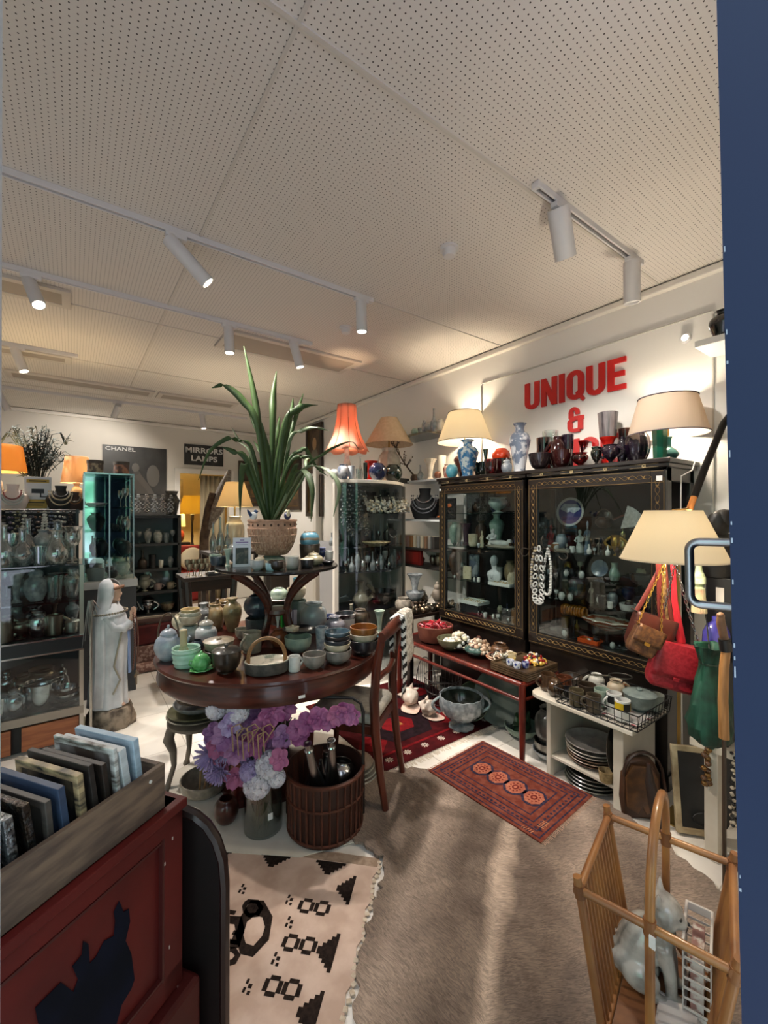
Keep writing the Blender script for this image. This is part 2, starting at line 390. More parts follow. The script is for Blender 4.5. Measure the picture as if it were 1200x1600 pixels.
def vent(x0,x1,y0,y1,label):
    t=T('ceiling_vent',label,'air vent',((x0+x1)/2,(y0+y1)/2,CH),0,'air conditioning vents')
    w,h=x1-x0,y1-y0; o=[(-w/2,-h/2),(w/2,-h/2),(w/2,h/2),(-w/2,h/2)]; i=[(x*(1-.05/w*2),y*(1-.05/h*2)) for x,y in o]
    P(t,'frame',G().ring(o,i,-.022,0),mat('#c9c2b8',.5),bev=.003,smooth=False)
    P(t,'grille',G().box((0,0,-.012),(w-.08,h-.08,.012)),mat('#a2988c',.6),smooth=False)
vent(.97,2.2,3.38,3.78,'wide beige ceiling vent panel right of the middle track, above the orange lamp')
vent(-1.3,-.01,3.40,3.68,'grey ceiling vent panel at far left just behind the middle track')
vent(-1.3,-.01,4.83,5.06,'grey ceiling vent panel at far left, second one back')
vent(-.55,.78,5.62,5.90,'long narrow ceiling vent strip at far left before the back wall')
vent(.82,1.75,5.62,5.90,'narrow ceiling vent strip above the plant near the back wall')
def detector(x,y,label):
    t=T('smoke_detector',label,'smoke detector',(x,y,CH),0,'smoke detectors')
    P(t,'base',G().lathe([(0,0),(.05,0),(.05,-.012),(0,-.012)],24),SW)
    P(t,'sensor',G().lathe([(.036,-.010),(.036,-.035),(.030,-.048),(.012,-.052),(0,-.052)],24),SW)
detector(1.64,1.66,'white dome smoke detector on the ceiling between the tracks')
detector(1.70,2.84,'small white detector on the ceiling beside the hanging end spotlight')
t=T('wall_spotlight','small round glowing light on the right wall beside the high white shelf','light',(XR-.001,1.02,2.555))
P(t,'bezel',G().lathe([(0,0),(.030,0),(.030,.02),(.022,.022),(0,.02)],20,M=Matrix.Rotation(-PI/2,4,'Y')),SW)
P(t,'lens',G().lathe([(0,.02),(.021,.021),(0,.027)],20,M=Matrix.Rotation(-PI/2,4,'Y')),emis('#fff0d8',14))
# ================================================================ vessels, lamps and other repeated kinds
PROF={ # outer profiles, radius and height as fractions
 'bowl':[(.42,0),(.45,.05),(.40,.08),(.66,.22),(.86,.50),(.96,.80),(1,1)],
 'deep':[(.50,0),(.52,.04),(.72,.14),(.92,.40),(.98,.70),(1,1)],
 'cup':[(.72,0),(.80,.03),(.90,.20),(.96,.6),(1,1)],
 'tumbler':[(.78,0),(.82,.02),(.9,.5),(1,1)],
 'mug':[(.86,0),(.94,.03),(.98,.15),(.98,.85),(1,1)],
 'round':[(.45,0),(.52,.03),(.80,.20),(1,.50),(.88,.80),(.62,.95),(.58,1)],
 'jar':[(.55,0),(.62,.03),(.90,.25),(1,.50),(.90,.76),(.60,.90),(.58,.94),(.66,1)],
 'vase':[(.45,0),(.50,.02),(.62,.12),(.90,.42),(1,.60),(.86,.76),(.48,.88),(.44,.93),(.60,1)],
 'baluster':[(.55,0),(.58,.02),(.54,.10),(.74,.36),(.98,.62),(1,.68),(.80,.78),(.46,.84),(.44,.93),(.66,1)],
 'bottle':[(.70,0),(.80,.03),(1,.25),(.92,.42),(.42,.58),(.28,.68),(.26,.93),(.36,1)],
 'gourd':[(.50,0),(.55,.02),(.95,.22),(1,.32),(.70,.50),(.36,.62),(.34,.90),(.46,1)],
 'trumpet':[(.62,0),(.66,.02),(.40,.10),(.34,.2),(.44,.5),(.66,.80),(1,1)],
 'goblet':[(.62,0),(.64,.02),(.14,.08),(.10,.45),(.18,.5),(.72,.62),(1,.80),(.94,1)],
 'plate':[(.56,0),(.60,.1),(.66,.25),(.90,.70),(1,1)],
 'pan':[(.80,0),(.86,.06),(.94,.5),(1,1)],
 'urn':[(.52,0),(.55,.04),(.28,.10),(.26,.16),(.72,.36),(1,.62),(.96,.80),(.78,.90),(.92,1)],
 'pear':[(.60,0),(.78,.04),(1,.26),(.90,.48),(.60,.70),(.52,.84),(.62,1)],
 'candle':[(.95,0),(1,.03),(.50,.10),(.34,.22),(.42,.34),(.30,.5),(.32,.75),(.52,.86),(.60,1)],
 'swirl':[(.70,0),(.74,.02),(.62,.12),(.50,.34),(.66,.66),(.86,.92),(1,1)],
}
OPEN=.10
def vessel(kind,r,h,wall=None,n=28,ribs=0,rib=0.,wavy=0.,lobes=0):
    pr=PROF[kind]; w=wall if wall else max(.0018,.07*r)
    # smooth the outline
    o=[]
    for i in range(len(pr)-1):
        (r0,z0),(r1,z1)=pr[i],pr[i+1]; (rp,zp)=pr[max(0,i-1)]; (rn,zn)=pr[min(len(pr)-1,i+2)]
        for k in range(4):
            t=k/4; q=lambda a,b,c,d:.5*(2*b+(c-a)*t+(2*a-5*b+4*c-d)*t*t+(3*b-a-3*c+d)*t**3)
            o.append((q(rp,r0,r1,rn),q(zp,z0,z1,zn)))
    o.append(pr[-1])
    o=[(max(.02,a)*r,max(0,min(1,b))*h) for a,b in o]
    if rib: o=[(a*(1+rib*math.sin(ribs*2*PI*b/h)) if b>.1*h else a,b) for a,b in o]
    zb=max(w,.06*h)
    inner=[(max(.15*a,a-w),b) for a,b in reversed(o) if b>zb]
    prof=[(0,0)]+o+[((o[-1][0]*2-w)/2,h+w*.35)]+inner+[(0,zb)]
    wob=(lambda a,z:1+wavy*math.sin(lobes*a)) if lobes else None
    return G().lathe(prof,n,wob=wob)
def handle_pts(r,h,z0,z1,out,rot=0):
    return [(( r*.92+out*math.sin(PI*i/10))*math.cos(rot),(r*.92+out*math.sin(PI*i/10))*math.sin(rot),z0+(z1-z0)*i/10) for i in range(11)]
def pot(kind,label,w,h,loc,m,m2=None,name=None,cat=None,rz=0.,group=None,lid=None,handle=None,spout=None,hoop=None,n=28,**kw):
    """one vessel; parts: body, lid (> knob), handle, spout"""
    r=w/2; nm=name or {'bowl':'bowl','deep':'bowl','cup':'cup','mug':'mug','tumbler':'tumbler','plate':'plate','pan':'dish','goblet':'goblet','candle':'candlestick','jar':'jar','urn':'urn','bottle':'bottle'}.get(kind,'vase')
    ct=cat or nm.split('_')[-1]
    g=vessel(kind,r,h,n=n,**kw)
    if not (lid or handle or spout or hoop):
        return O(nm,label,ct,g,m,loc,rz,group)
    t=T(nm,label,ct,loc,rz,group); P(t,'body',g,m)
    top=PROF[kind][-1][0]*r
    m2=m2 or m
    if lid:
        lm=lid if not isinstance(lid,bool) else m2; H=h*.22
        l=P(t,'lid',G().lathe([(0,h-.002),(top*.97,h-.002),(top*1.02,h+.003),(top*.85,h+H*.55),(top*.4,h+H*.95),(0,h+H)],n),lm)
        P(l,'knob',G().lathe([(top*.10,h+H*.9),(top*.10,h+H*1.15),(top*.2,h+H*1.3),(top*.16,h+H*1.6),(0,h+H*1.7)],14),lm)
    if handle:
        z0,z1=(h*.2,h*.85) if handle is True or handle==1 else (h*.35,h*.9)
        rad=lambda z:1
        P(t,'handle',G().tube(handle_pts(r*.97,h,z0,z1,max(.018,h*.32)),max(.0035,h*.06),8,flat=1.3),m2)
        if handle==2: P(t,'handle',G().tube(handle_pts(r*.97,h,z0,z1,max(.018,h*.32),PI),max(.0035,h*.06),8,flat=1.3),m2)
    if spout:
        P(t,'spout',G().tube([(-r*.8,0,h*.30),(-r*1.15,0,h*.42),(-r*1.35,0,h*.66),(-r*1.62,0,h*.90)],[h*.13,h*.10,h*.07,h*.05],10),m)
    if hoop:
        hm=hoop if not isinstance(hoop,bool) else m2; R=r*.78; Hh=h*.95
        P(t,'bail_handle',G().tube([(R*math.cos(PI*i/14),0,h*.86+Hh*math.sin(PI*i/14)) for i in range(15)],max(.004,r*.07),8),hm)
    return t
def pp(kind,label,cx,by,wp,hp,m,Z=None,X=None,Y=None,D=None,**k):
    """a vessel standing where the photo shows it on a real plane: centre x, foot y, width, height"""
    loc=at(cx,by,X=X,Y=Y,Z=None if D else Z,D=D)
    if D: loc.z=Z
    dz=dep(loc); xc=(cx-600)/FL
    w=wp*dz/FL/math.sqrt(1+xc*xc); h=hp*dz/FL
    sn=abs(EYE-loc.z)/math.hypot(loc.x,loc.y,EYE-loc.z)      # seen from above: the mouth and foot add to the height in the picture
    h=max(.42*h,(h-w*sn*.42*(PROF[kind][-1][0]+PROF[kind][0][0]))/math.sqrt(1-sn*sn))
    if D is None and Y is None and X is None:  # step back from the visible foot edge to the centre
        v=Vector((loc.x,loc.y,0)).normalized()*w*.25; loc=loc+v
    return pot(kind,label,w,h,loc,m,**k)
def coneshade(r0,r1,h,n=40,sides=0): # bottom radius, top radius
    return G().lathe([(r0,0),(r1,h)],n).lathe([(r0-.003,0),(r1-.003,h)],n)
def lamp(label,loc,r0,r1,hs,zs,shm,power,col,base,bm,name='table_lamp',basew=.1,trim=None,tr=.5,bulb=True):
    """lamp standing at loc: base vessel, rod, shade from zs upward, bulb"""
    t=T(name,label,'lamp',loc)
    if base: 
        g=vessel(base[0],base[1],base[2],n=28,**(base[3] if len(base)>3 else {})); P(t,'base',g,bm)
        P(t,'stem',G().tube([(0,0,base[2]*.9),(0,0,zs+hs*.35)],.008,8),BRASS)
    s=P(t,'lamp_shade',coneshade(r0,r1,hs).lathe([(r0+.001,-.001),(r0+.001,.006)],40).lathe([(r1+.001,hs-.006),(r1+.001,hs+.001)],40),shm)
    for v in s.data.vertices: v.co.z+=zs
    if trim:
        P(s,'trim',G().tube([((r0+.002)*math.cos(2*PI*i/40),(r0+.002)*math.sin(2*PI*i/40),zs+.002) for i in range(40)],.003,6,closed=True),trim); P(s,'trim',G().tube([((r1+.002)*math.cos(2*PI*i/40),(r1+.002)*math.sin(2*PI*i/40),zs+hs) for i in range(40)],.003,6,closed=True),trim)
    if bulb:
        P(t,'bulb',G().ell((0,0,zs+hs*.45),.028,14,8),emis('#ffdca0',9))
        w=Vector(loc)+Vector((0,0,zs+hs*.45)); point('lamp_glow',w,power,col,.04)
    return t
def price_tag(par,loc,s=.014,rz=0,m=None):
    return P(par,'price_tag',G().box(loc,(s,.001,s*.9),rz),m or TAG,'small white price sticker',smooth=False)
def bust(label,loc,s,rz,m,neck=None,beads=(),group=None,name='necklace_bust'):
    """display neck; beads: (material, width, drop, radius) strands as parts"""
    t=T(name,label,'jewellery display',loc,rz,group)
    pr=[(0,0),(.34,0),(.40,.12),(.50,.42),(.44,.60),(.22,.72),(.17,.82),(.20,1.0),(0,1.0)]
    P(t,'neck_form',G().lathe([(a*s,b*s) for a,b in pr],24,sy=.45),m)
    for (bm,w,dr,rb) in beads:
        pts=[]; K=26
        for i in range(K+1):
            a=PI*i/K; x=math.cos(a)*w*s; z=.76*s-dr*s*max(0,math.sin(a))**.8; y=-(.10+.16*max(0,math.sin(a))**.6)*s
            pts.append((x,y,z))
        g=G()
        for p in pts: g.ell(p,rb*s,8,5)
        P(t,'necklace',g,bm)
    return t
# ================================================================ round table and its pottery
MAHOG=mat('#3a1710',.30,h2='#54261a',scale=5,stretch=(1,1,9),coat=.35,bump=.02)
MAHOG2=mat('#4d2114',.36,h2='#35150d',scale=6,stretch=(2,2,9),coat=.2)
DARKW=mat('#1d1512',.4,h2='#2c1e17',scale=9,stretch=(1,1,6))
tc=Vector((.945,2.39,0)); TR=.615; TZ=.75
t=T('round_table','round dark mahogany table crowded with studio pottery','table',tc)
P(t,'tabletop',G().lathe([(0,TZ-.022),(TR-.02,TZ-.022),(TR-.004,TZ-.018),(TR,TZ-.010),(TR-.006,TZ),(0,TZ)],72),MAHOG)
P(t,'apron',G().lathe([(TR-.045,TZ-.12),(TR-.02,TZ-.115),(TR-.012,TZ-.10),(TR-.02,TZ-.06),(TR-.022,TZ-.02),(TR-.05,TZ-.02),(TR-.06,TZ-.12),(TR-.045,TZ-.12)],72),MAHOG)
P(t,'pedestal',G().lathe([(0,0),(.30,0),(.30,.03),(.20,.06),(.09,.12),(.07,.30),(.10,.42),(.07,.52),(.16,.62),(.22,.73),(0,.73)],32),MAHOG)
P(t,'price_label',G().box((0,0,0),(.030,.0015,.013),M=Matrix.Translation((-.11,-TR+.002,TZ-.075))@Matrix.Rotation(math.radians(-8),4,'Z')),TAG,'small white price label on the apron',smooth=False)
# upper tier on curved legs
UZ=1.2; uc=Vector((.965,2.375,0)); UR=.345
t=T('tiered_stand','small round dark tier raised on curved mahogany legs above the pottery table','stand',uc+Vector((0,0,TZ)))
P(t,'tier_top',G().lathe([(0,UZ-.016-TZ),(UR-.006,UZ-.016-TZ),(UR,UZ-.010-TZ),(UR-.003,UZ-TZ),(0,UZ-TZ)],64),mat('#17110f',.25,coat=.3))
for k in range(4):
    a=math.radians(20+90*k); pts=[]
    for i in range(13):
        z=.001+(UZ-TZ-.018)*i/12; u=i/12; r=.07+.70*(u-.42)**2 if u>.42 else .07+.5*(u-.42)**2
        pts.append((r*math.cos(a),r*math.sin(a),z))
    P(t,'curved_leg',G().tube(pts,[.015]*13,8,flat=1.5),MAHOG2)
P(t,'hub',G().lathe([(0,.17),(.075,.172),(.08,.18),(.075,.20),(0,.205)],32),MAHOG2)

cel=glz('#a8cdbb','#bcdccb'); celg=glz('#8fa396','#a9b8a6'); bluegrey=glz('#8792a3','#a5aab4'); dkbrown=glz('#2a221b','#43362a'); blk=glz('#141416','#26262b')
cream=glz('#c9c0ac','#b3a68e'); white=glz('#d9d8d4','#c7c6c2'); tan=glz('#a68f6c','#8c7656'); ochre=glz('#96602a','#7a4a1e'); grey=glz('#77797a','#8f9090'); slate=glz('#2f3a46','#1d242d'); teal=glz('#4f8d9d','#3c7386'); navy=glz('#1f2d55','#2c3f70'); stone=glz('#9a9484','#7f7868'); olive=glz('#5d5c44','#74735a'); pinkc=glz('#c7a79c','#b3948a'); lav=glz('#7e7d8a','#92909a'); grn=glz('#3f9a4b','#55b062'); umber=glz('#4a382b','#5e4938'); skyb=glz('#9fc0cc','#b4d0d8'); rust=glz('#6e3a22','#8a4b2c')
Z=TZ
# front row
k=pp('round','round blue-grey teapot with tall looped handle at the left rim of the table',263,1034,46,44,bluegrey,Z=Z,name='teapot',cat='teapot',lid=True,hoop=umber,spout=True,rz=2.6)
k=pp('cup','pale celadon ribbed bowl holding a bamboo whisk at table front left',291,1044,46,38,cel,Z=Z,name='tea_bowl',cat='bowl',ribs=4,rib=.045)
wl=k.location
t=T('tea_whisk','bamboo whisk standing in the pale celadon ribbed bowl','whisk',wl+Vector((-.01,.01,.012)))
P(t,'grip',G().lathe([(0,.09),(.016,.09),(.018,.15),(.016,.165),(0,.168)],16),mat('#b9a785',.6))
g=G()
for i in range(24):
    a=2*PI*i/24; g.tube([(.013*math.cos(a),.013*math.sin(a),.092),(.026*math.cos(a),.026*math.sin(a),.05),(.02*math.cos(a),.02*math.sin(a),.0)],.0009,4)
P(t,'tines',g,mat('#c9b993',.6))
# leaf-shaped green jar on its saucer
lo=at(314.5,1048,Z=Z); t=T('leaf_jar','bright green cabbage-leaf jar on a leaf saucer at the table edge','jar',lo)
GR=glz('#4fa056','#79c27d',scale=40)
P(t,'saucer',G().lathe([(0,0),(.03,0),(.052,.010),(.050,.014),(.03,.006),(0,.005)],40,wob=lambda a,z:1+.07*math.sin(8*a)),GR)
P(t,'body',G().lathe([(0,.006),(.024,.006),(.040,.03),(.042,.045),(.034,.06),(.03,.058),(0,.05)],40,wob=lambda a,z:1+.06*abs(math.sin(4*a))),GR)
l=P(t,'lid',G().lathe([(.033,.058),(.028,.072),(.012,.082),(0,.084)],36,wob=lambda a,z:1+.05*abs(math.sin(4*a))),GR); P(l,'knob',G().ell((0,0,.088),(.008,.008,.008)),GR)
P(t,'handle',G().tube([(-.036,0,.05),(-.052,0,.058),(-.054,0,.04),(-.040,0,.028)],.004,8),GR)
k=pp('deep','dark brown teapot bowl with domed lid and pale arched handle at table front',354,1053,47,40,dkbrown,Z=Z,name='teapot',cat='teapot',lid=glz('#3d3a37','#55504a'),handle=1,m2=glz('#a39b8c','#8f877a'),rz=.5)
# oval dish with cane handle
lo=at(417,1050,Z=Z); t=T('basket_dish','oval painted dish with woven dark sides and a cane hoop handle','dish',lo,math.radians(-22))
P(t,'body',vessel('pan',.108,.058,n=40).__class__().lathe([(0,0),(.085,0),(.098,.006),(.106,.055),(.102,.055),(.094,.04),(0,.038)],44,sy=.72,wob=lambda a,z:1+(.012*math.sin(36*a) if .008<z<.05 else 0)),mat('#3a3733',.55,h2='#55504a',scale=30))
P(t,'painted_plate',G().lathe([(0,.0405),(.08,.042),(.100,.056),(.103,.0575),(.100,.060),(.08,.046),(0,.045)],44,sy=.72),glz('#d6cdbb','#8f9384',scale=18,lo=.52,hi=.6))
P(t,'cane_handle',G().tube([(-.085*math.cos(PI*i/16),.0,.045+.115*math.sin(PI*i/16)**.75) for i in range(17)],.009,8),mat('#8a6238',.5,h2='#6f4b29',scale=60,stretch=(1,1,8)))
k=pp('mug','white mug with grey painted sprig at the table front centre',460,1050,19,27,white,Z=Z,handle=1,rz=.2)
k=pp('deep','grey stoneware bowl with dark glossy inside at the table front right',491,1046,37,28,glz('#8f8880','#75706a'),Z=Z)
# stacks
lo=at(527,1034,Z=Z)
def stack(loc,rows,z=0):
    for (kind,w,h,dz,m,label) in rows:
        pot(kind,label,w,h,(loc.x,loc.y,loc.z+z),m,group=None); z+=dz
stack(lo,[('deep',.145,.066,.045,glz('#6a6460','#85807a'),'wide grey bowl at the bottom of the right-hand bowl stack'),
 ('bowl',.135,.052,.020,cream,'cream bowl second from the bottom in the right-hand bowl stack'),
 ('bowl',.132,.052,.020,slate,'dark slate bowl in the middle of the right-hand bowl stack'),
 ('bowl',.130,.052,.020,blk,'black white-rimmed bowl second from top of the right-hand bowl stack'),
 ('bowl',.126,.050,.020,glz('#4d6472','#35464f'),'blue-grey bowl on top of the right-hand bowl stack')])
lo=at(568,1021,Z=Z)
stack(lo,[('deep',.165,.080,.052,blk,'large black bowl under the cream and orange bowls'),
 ('bowl',.158,.060,.034,cream,'cream bowl between black bowl below and orange-brown bowl above'),
 ('deep',.145,.058,.05,ochre,'orange-brown bowl on top of the cream and black bowls')])
k=pp('deep','celadon green carved bowl behind the white mug',466,1020,44,30,celg,Z=Z)
kk=k.location; hz=.101
k=pot('plate','flat black dish lying across the carved green bowl',.17,.02,(kk.x,kk.y,kk.z+hz),blk,wall=.005)
O('lidded_box','tiny square cream lidded box on the flat black dish','box',G().box((0,0,.011),(.055,.05,.022)).box((0,0,.026),(.058,.053,.008)).ell((0,0,.033),(.008,.008,.006)),cream,(kk.x-.03,kk.y+.01,kk.z+hz+.0045),.4,bev=.004)
k=pp('mug','tall grey stoneware beer mug behind the cane-handled dish',394,1021,30,37,stone,Z=Z,handle=1,rz=3.6)
k=pp('jar','brown and amber glazed jar behind the cane-handled dish',436,1012,29,30,rust,Z=Z)
# left group
lo=at(342,1030,Z=Z)
pot('deep','wide dark casserole base under a pale lidded dish at left of the table',.145,.052,lo,glz('#403a34','#55504a'))
pot('pan','pale tan lidded casserole stacked on the dark casserole base',.15,.040,(lo.x,lo.y,lo.z+.0555),glz('#8f8474','#b0a48f'),name='casserole',cat='casserole',lid=True)
k=pp('jar','bluish white potbellied jar with a grey domed lid at left',322,1010,36,36,glz('#b9bfc4','#cfd2d2'),Z=Z,lid=glz('#8f8c84','#a5a198'))
lo=at(297,1000,Z=Z)
stack(lo,[('jar',.13,.085,.09,glz('#98a6a4','#b2bdb6'),'squat grey-green pot at the bottom of the left bowl pile'),
 ('bowl',.128,.056,.026,cream,'cream bowl in the middle of the left bowl pile'),
 ('bowl',.118,.052,.024,glz('#b3ad9f','#c9c4b4'),'pale stone bowl near the top of the left bowl pile'),
 ('bowl',.105,.045,.02,glz('#c3ae82','#a9936a'),'ochre-cream bowl on top of the left bowl pile')])
k=pp('vase','tan round-shouldered vase with narrow neck behind the white jar',363,988,31,54,glz('#7a6a4f','#94835f'),Z=Z)
k=pp('deep','large dark brown bowl at the back left of the table',352,975,36,36,umber,Z=Z)
pot('bowl','chipped tan bowl resting in the large dark brown bowl at back left',.11,.05,k.location+Vector((0,0,.105)),tan)
lo=at(403,998,Z=Z)
pot('cup','straight-sided charcoal pot under the dark blue-black pot',.145,.125,lo,glz('#35383a','#4a4d4e'))
pot('round','dark blue-black round pot resting on the charcoal pot',.165,.128,(lo.x,lo.y,lo.z+.131),glz('#222a35','#36414e'))
k=pp('candle','white candlestick with dark blue foot in the middle of the table',434,1003,13,42,white,Z=Z)
t=pp('tumbler','bright green bottle standing beside the striped booklet',442,985,8,30,mat('#1e8a34',.2,coat=.5),Z=Z,name='bottle',cat='bottle')
lo=at(457,985,Z=Z); t=T('booklet','purple and white striped booklet leaning up behind the bowls','booklet',lo,.25)
g=G(); g.mi=0; g.box((0,0,.065),(.062,.010,.13)); P(t,'cover',g,mat('#3a3560',.6),smooth=False)
g=G(); 
for i in range(6): g.box((-.026+i*.0105,-.0057,.065),(.005,.001,.126))
P(t,'stripes',g,mat('#d9d6e2',.6),smooth=False)
t.rotation_euler=(math.radians(-8),math.radians(8),.25)
k=pp('jar','big grey-blue pot painted with a dark flower spray right of the tier leg',490,990,43,50,glz('#8b9296','#a1a6a4',scale=10),Z=Z)
k=pp('vase','lavender-grey bulbous vase right of the flower-painted pot',523,1000,33,38,lav,Z=Z)
lo=at(540,984,Z=Z)
pot('deep','white bowl at back right holding a dark-rimmed bowl',.135,.078,lo,white); pot('bowl','dark-rimmed bowl nested in the white bowl at back right',.14,.05,(lo.x,lo.y,lo.z+.058),glz('#26292f','#d4d4d4',scale=6,lo=.55,hi=.6))
k=pp('jar','dark brown handled jug at the back right of the table',563,985,26,34,glz('#3a2e26','#51422f'),Z=Z,name='jug',cat='jug',handle=1,rz=.3)
k=pp('bottle','small grey-brown bottle vase at the back of the table',549,978,18,34,stone,Z=Z,name='bottle_vase',cat='vase')
k=pp('cup','teal blue mug without lid behind the orange-brown bowl',574,996,21,19,teal,Z=Z)
k=pp('trumpet','tall grey-green footed beaker at the right edge of the table',593,990,17,37,celg,Z=Z,name='beaker',cat='beaker')
k=pp('tumbler','tall white painted beaker between celadon bowl and bowl stack',503,1016,21,38,glz('#b9bcc0','#8b93a0',scale=40),Z=Z,name='beaker',cat='beaker')
# middle pile below the tier, on a drum pot
lo=at(437,975,Z=Z)
pot('cup','drum-shaped dark pot carrying the white serving plate',.14,.155,lo,glz('#2c2620','#3d352c'))
pz=lo.z+.160
pot('plate','white serving plate piled with small pots under the tier',.25,.022,(lo.x,lo.y,pz),white,name='serving_plate',cat='plate')
pz+=.006
pot('round','grey-green round pot on the white serving plate',.115,.078,(lo.x-.01,lo.y-.01,pz),celg)
pot('cup','dark carved square-sided pot at the left of the serving plate',.07,.055,(lo.x-.085,lo.y+.04,pz),blk,n=4)
pot('bowl','blue-green bowl at the right of the serving plate',.085,.05,(lo.x+.07,lo.y-.045,pz+.002),teal)
for i in range(4):
    O('pebble','small shiny silver pebble on the edge of the serving plate','pebble',G().ell((0,0,.008),(.012,.011,.008)),SILVER,(lo.x+.005+.024*i,lo.y-.092-.004*i,pz+.003),0,'pebbles on the serving plate')
lo=at(493,955,Z=Z+.001); lo=Vector((1.21,2.66,Z))
pot('cup','grey-green cylinder pot at the back right under the tier',.13,.17,lo,glz('#71807a','#5d6a64'))
pot('deep','off-white bowl set on the grey-green cylinder pot',.125,.075,(lo.x,lo.y,lo.z+.175),cream)
pot('cup','turquoise teacup with handle tilted on the off-white bowl',.07,.06,(lo.x+.01,lo.y-.01,lo.z+.258),teal,name='teacup',cat='cup',handle=1,rz=-.6)
pot('jar','slate-blue ginger jar at the back of the table under the tier',.10,.15,(1.10,2.80,Z),slate)
pot('jar','speckled brown jar at the far back of the table',.11,.17,(.74,2.86,Z),tan)
pot('bowl','deep blue bowl at the far right back of the table',.12,.06,(1.40,2.55,Z),navy)
pot('deep','pale grey bowl beside the deep blue bowl at the back of the table',.11,.07,(1.33,2.72,Z),grey)

Z=TZ
for l,cx,by,w,h,k,m_ in (('squat cream pot at the left back edge of the table',283,985,30,26,'round',cream),('grey fluted vase behind the left bowl pile',318,988,24,46,'baluster',grey),
  ('tall umber bottle at the back left of the table',340,984,20,48,'bottle',umber),('pale stone bowl beside the tan vase',380,1000,26,20,'deep',stone),('small dark brown cup behind the brown jar',452,996,18,18,'cup',dkbrown),
  ('pale blue-grey beaker right of the lavender vase',540,1010,18,26,'cup',glz('#9aa5ad','#b0b8bd')),('little teal pot at the right rim of the table',585,1008,17,16,'round',teal),('dark lidded sugar bowl behind the celadon whisk bowl',308,1024,24,24,'round',slate)):
    pp(k,l,cx,by,w,h,m_,Z=Z)
# ---------------------------------------------------------------- upper tier
Z=UZ
pc=uc+Vector((-.015,.045,UZ))
pot('round','low green-grey dish turned over under the big planter',.155,.052,pc,celg,name='dish',cat='dish')
PZ=pc.z+.058
TERRA=mat('#a07c66',.8,h2='#b8937a',scale=30,bump=.2)
t=T('planter','round terracotta planter with pressed basketwork sides holding the strap-leaved plant','planter',(pc.x,pc.y,PZ))
R=.142;H=.205
P(t,'body',G().lathe([(0,0),(R*.55,0),(R*.60,.005),(R*.80,.05),(R*.95,.12),(R*.98,.155),(R*.955,.158),(R*.955,.192),(R,.195),(R,H),(R*.93,H),(R*.9,.15),(R*.6,.03),(0,.03)],48),TERRA)
g=G()
for i in range(44):
    a=2*PI*i/44; ca,sa=math.cos(a),math.sin(a)
    g.tube([(R*.62*ca,R*.62*sa,.008),(R*.815*ca,R*.815*sa,.05),(R*.96*ca,R*.96*sa,.12),(R*.985*ca,R*.985*sa,.152)],.0034,5)
for z,rr in ((.035,.745),(.075,.875),(.115,.955)): g.tube([(R*(rr+.012)*math.cos(2*PI*i/48),R*(rr+.012)*math.sin(2*PI*i/48),z) for i in range(48)],.003,5,closed=True)
P(t,'basketwork',g,mat('#c4a58c',.85,h2='#94705a',scale=60))
g=G()
for i in range(22):
    a=2*PI*i/22; q=Matrix.Rotation(a,4,'Z')@Matrix.Translation((R*.962,0,.175))
    g.lathe([(0,0),(.006,.0),(.0,.008)],4,M=q@Matrix.Rotation(PI/2,4,'Y')@Matrix.Diagonal((1.6,1.2,.7,1)))
P(t,'diamond_band',g,mat('#4b362b',.85))
P(t,'soil',G().lathe([(0,.178),(R*.9,.175),(R*.92,.165)],30),mat('#2a2019',.95,bump=.5,h2='#3a2c22',scale=60))
ptop=PZ+.18
# the strap-leaved plant: every leaf a part
t=T('strap_leaf_plant','tall green strap-leaved plant arching out of the basketwork planter','plant',(pc.x,pc.y,ptop-.012))
LEAF=mat('#2b3f1f',.5,h2='#3a5029',scale=5,stretch=(6,6,.6),spec=.35); LEAF2=mat('#56694a',.5,h2='#6f7f60',scale=6)
base=Vector((pc.x,pc.y,ptop-.01))
def leafstrip(pxs,w,dd=0.,m=LEAF):
    ctrl=[base+Vector((random.uniform(-.03,.03),random.uniform(-.03,.03),0))]
    n=len(pxs)
    for i,(x,y) in enumerate(pxs):
        ctrl.append(at(x,y,D=2.44+dd*(i+1)/n))
    P_=[]
    Q=[ctrl[0]]+ctrl+[ctrl[-1]*2-ctrl[-2]]
    for i in range(1,len(Q)-2):
        for k in range(7):
            s=k/7;a,b,c,d_=Q[i-1],Q[i],Q[i+1],Q[i+2]
            P_.append(.5*(2*b+(c-a)*s+(2*a-5*b+4*c-d_)*s*s+(3*b-a-3*c+d_)*s**3))
    P_.append(ctrl[-1]); N=len(P_); rows=[]
    ac=random.uniform(.5,2.6); up0=Vector((math.cos(ac),math.sin(ac),.25))
    for i,p in enumerate(P_):
        tg=(P_[min(N-1,i+1)]-P_[max(0,i-1)]).normalized(); sd=CR*.8+CF*.5*random.choice((1,1))
        sd=(sd-tg*sd.dot(tg)); sd=sd.normalized() if sd.length>.05 else tg.orthogonal().normalized()
        nn=sd.cross(tg); u=i/(N-1); ww=w*(.55+.9*u if u<.5 else 1.0)*(1 if u<.6 else max(.04,(1-u)/.4)**.75)
        rows.append([p-sd*ww/2-base_off,p+nn*ww*.18-base_off,p+sd*ww/2-base_off])
    return P(t,'leaf',G().sheet(rows),m,solid=.0012)
base_off=Vector(t.location)
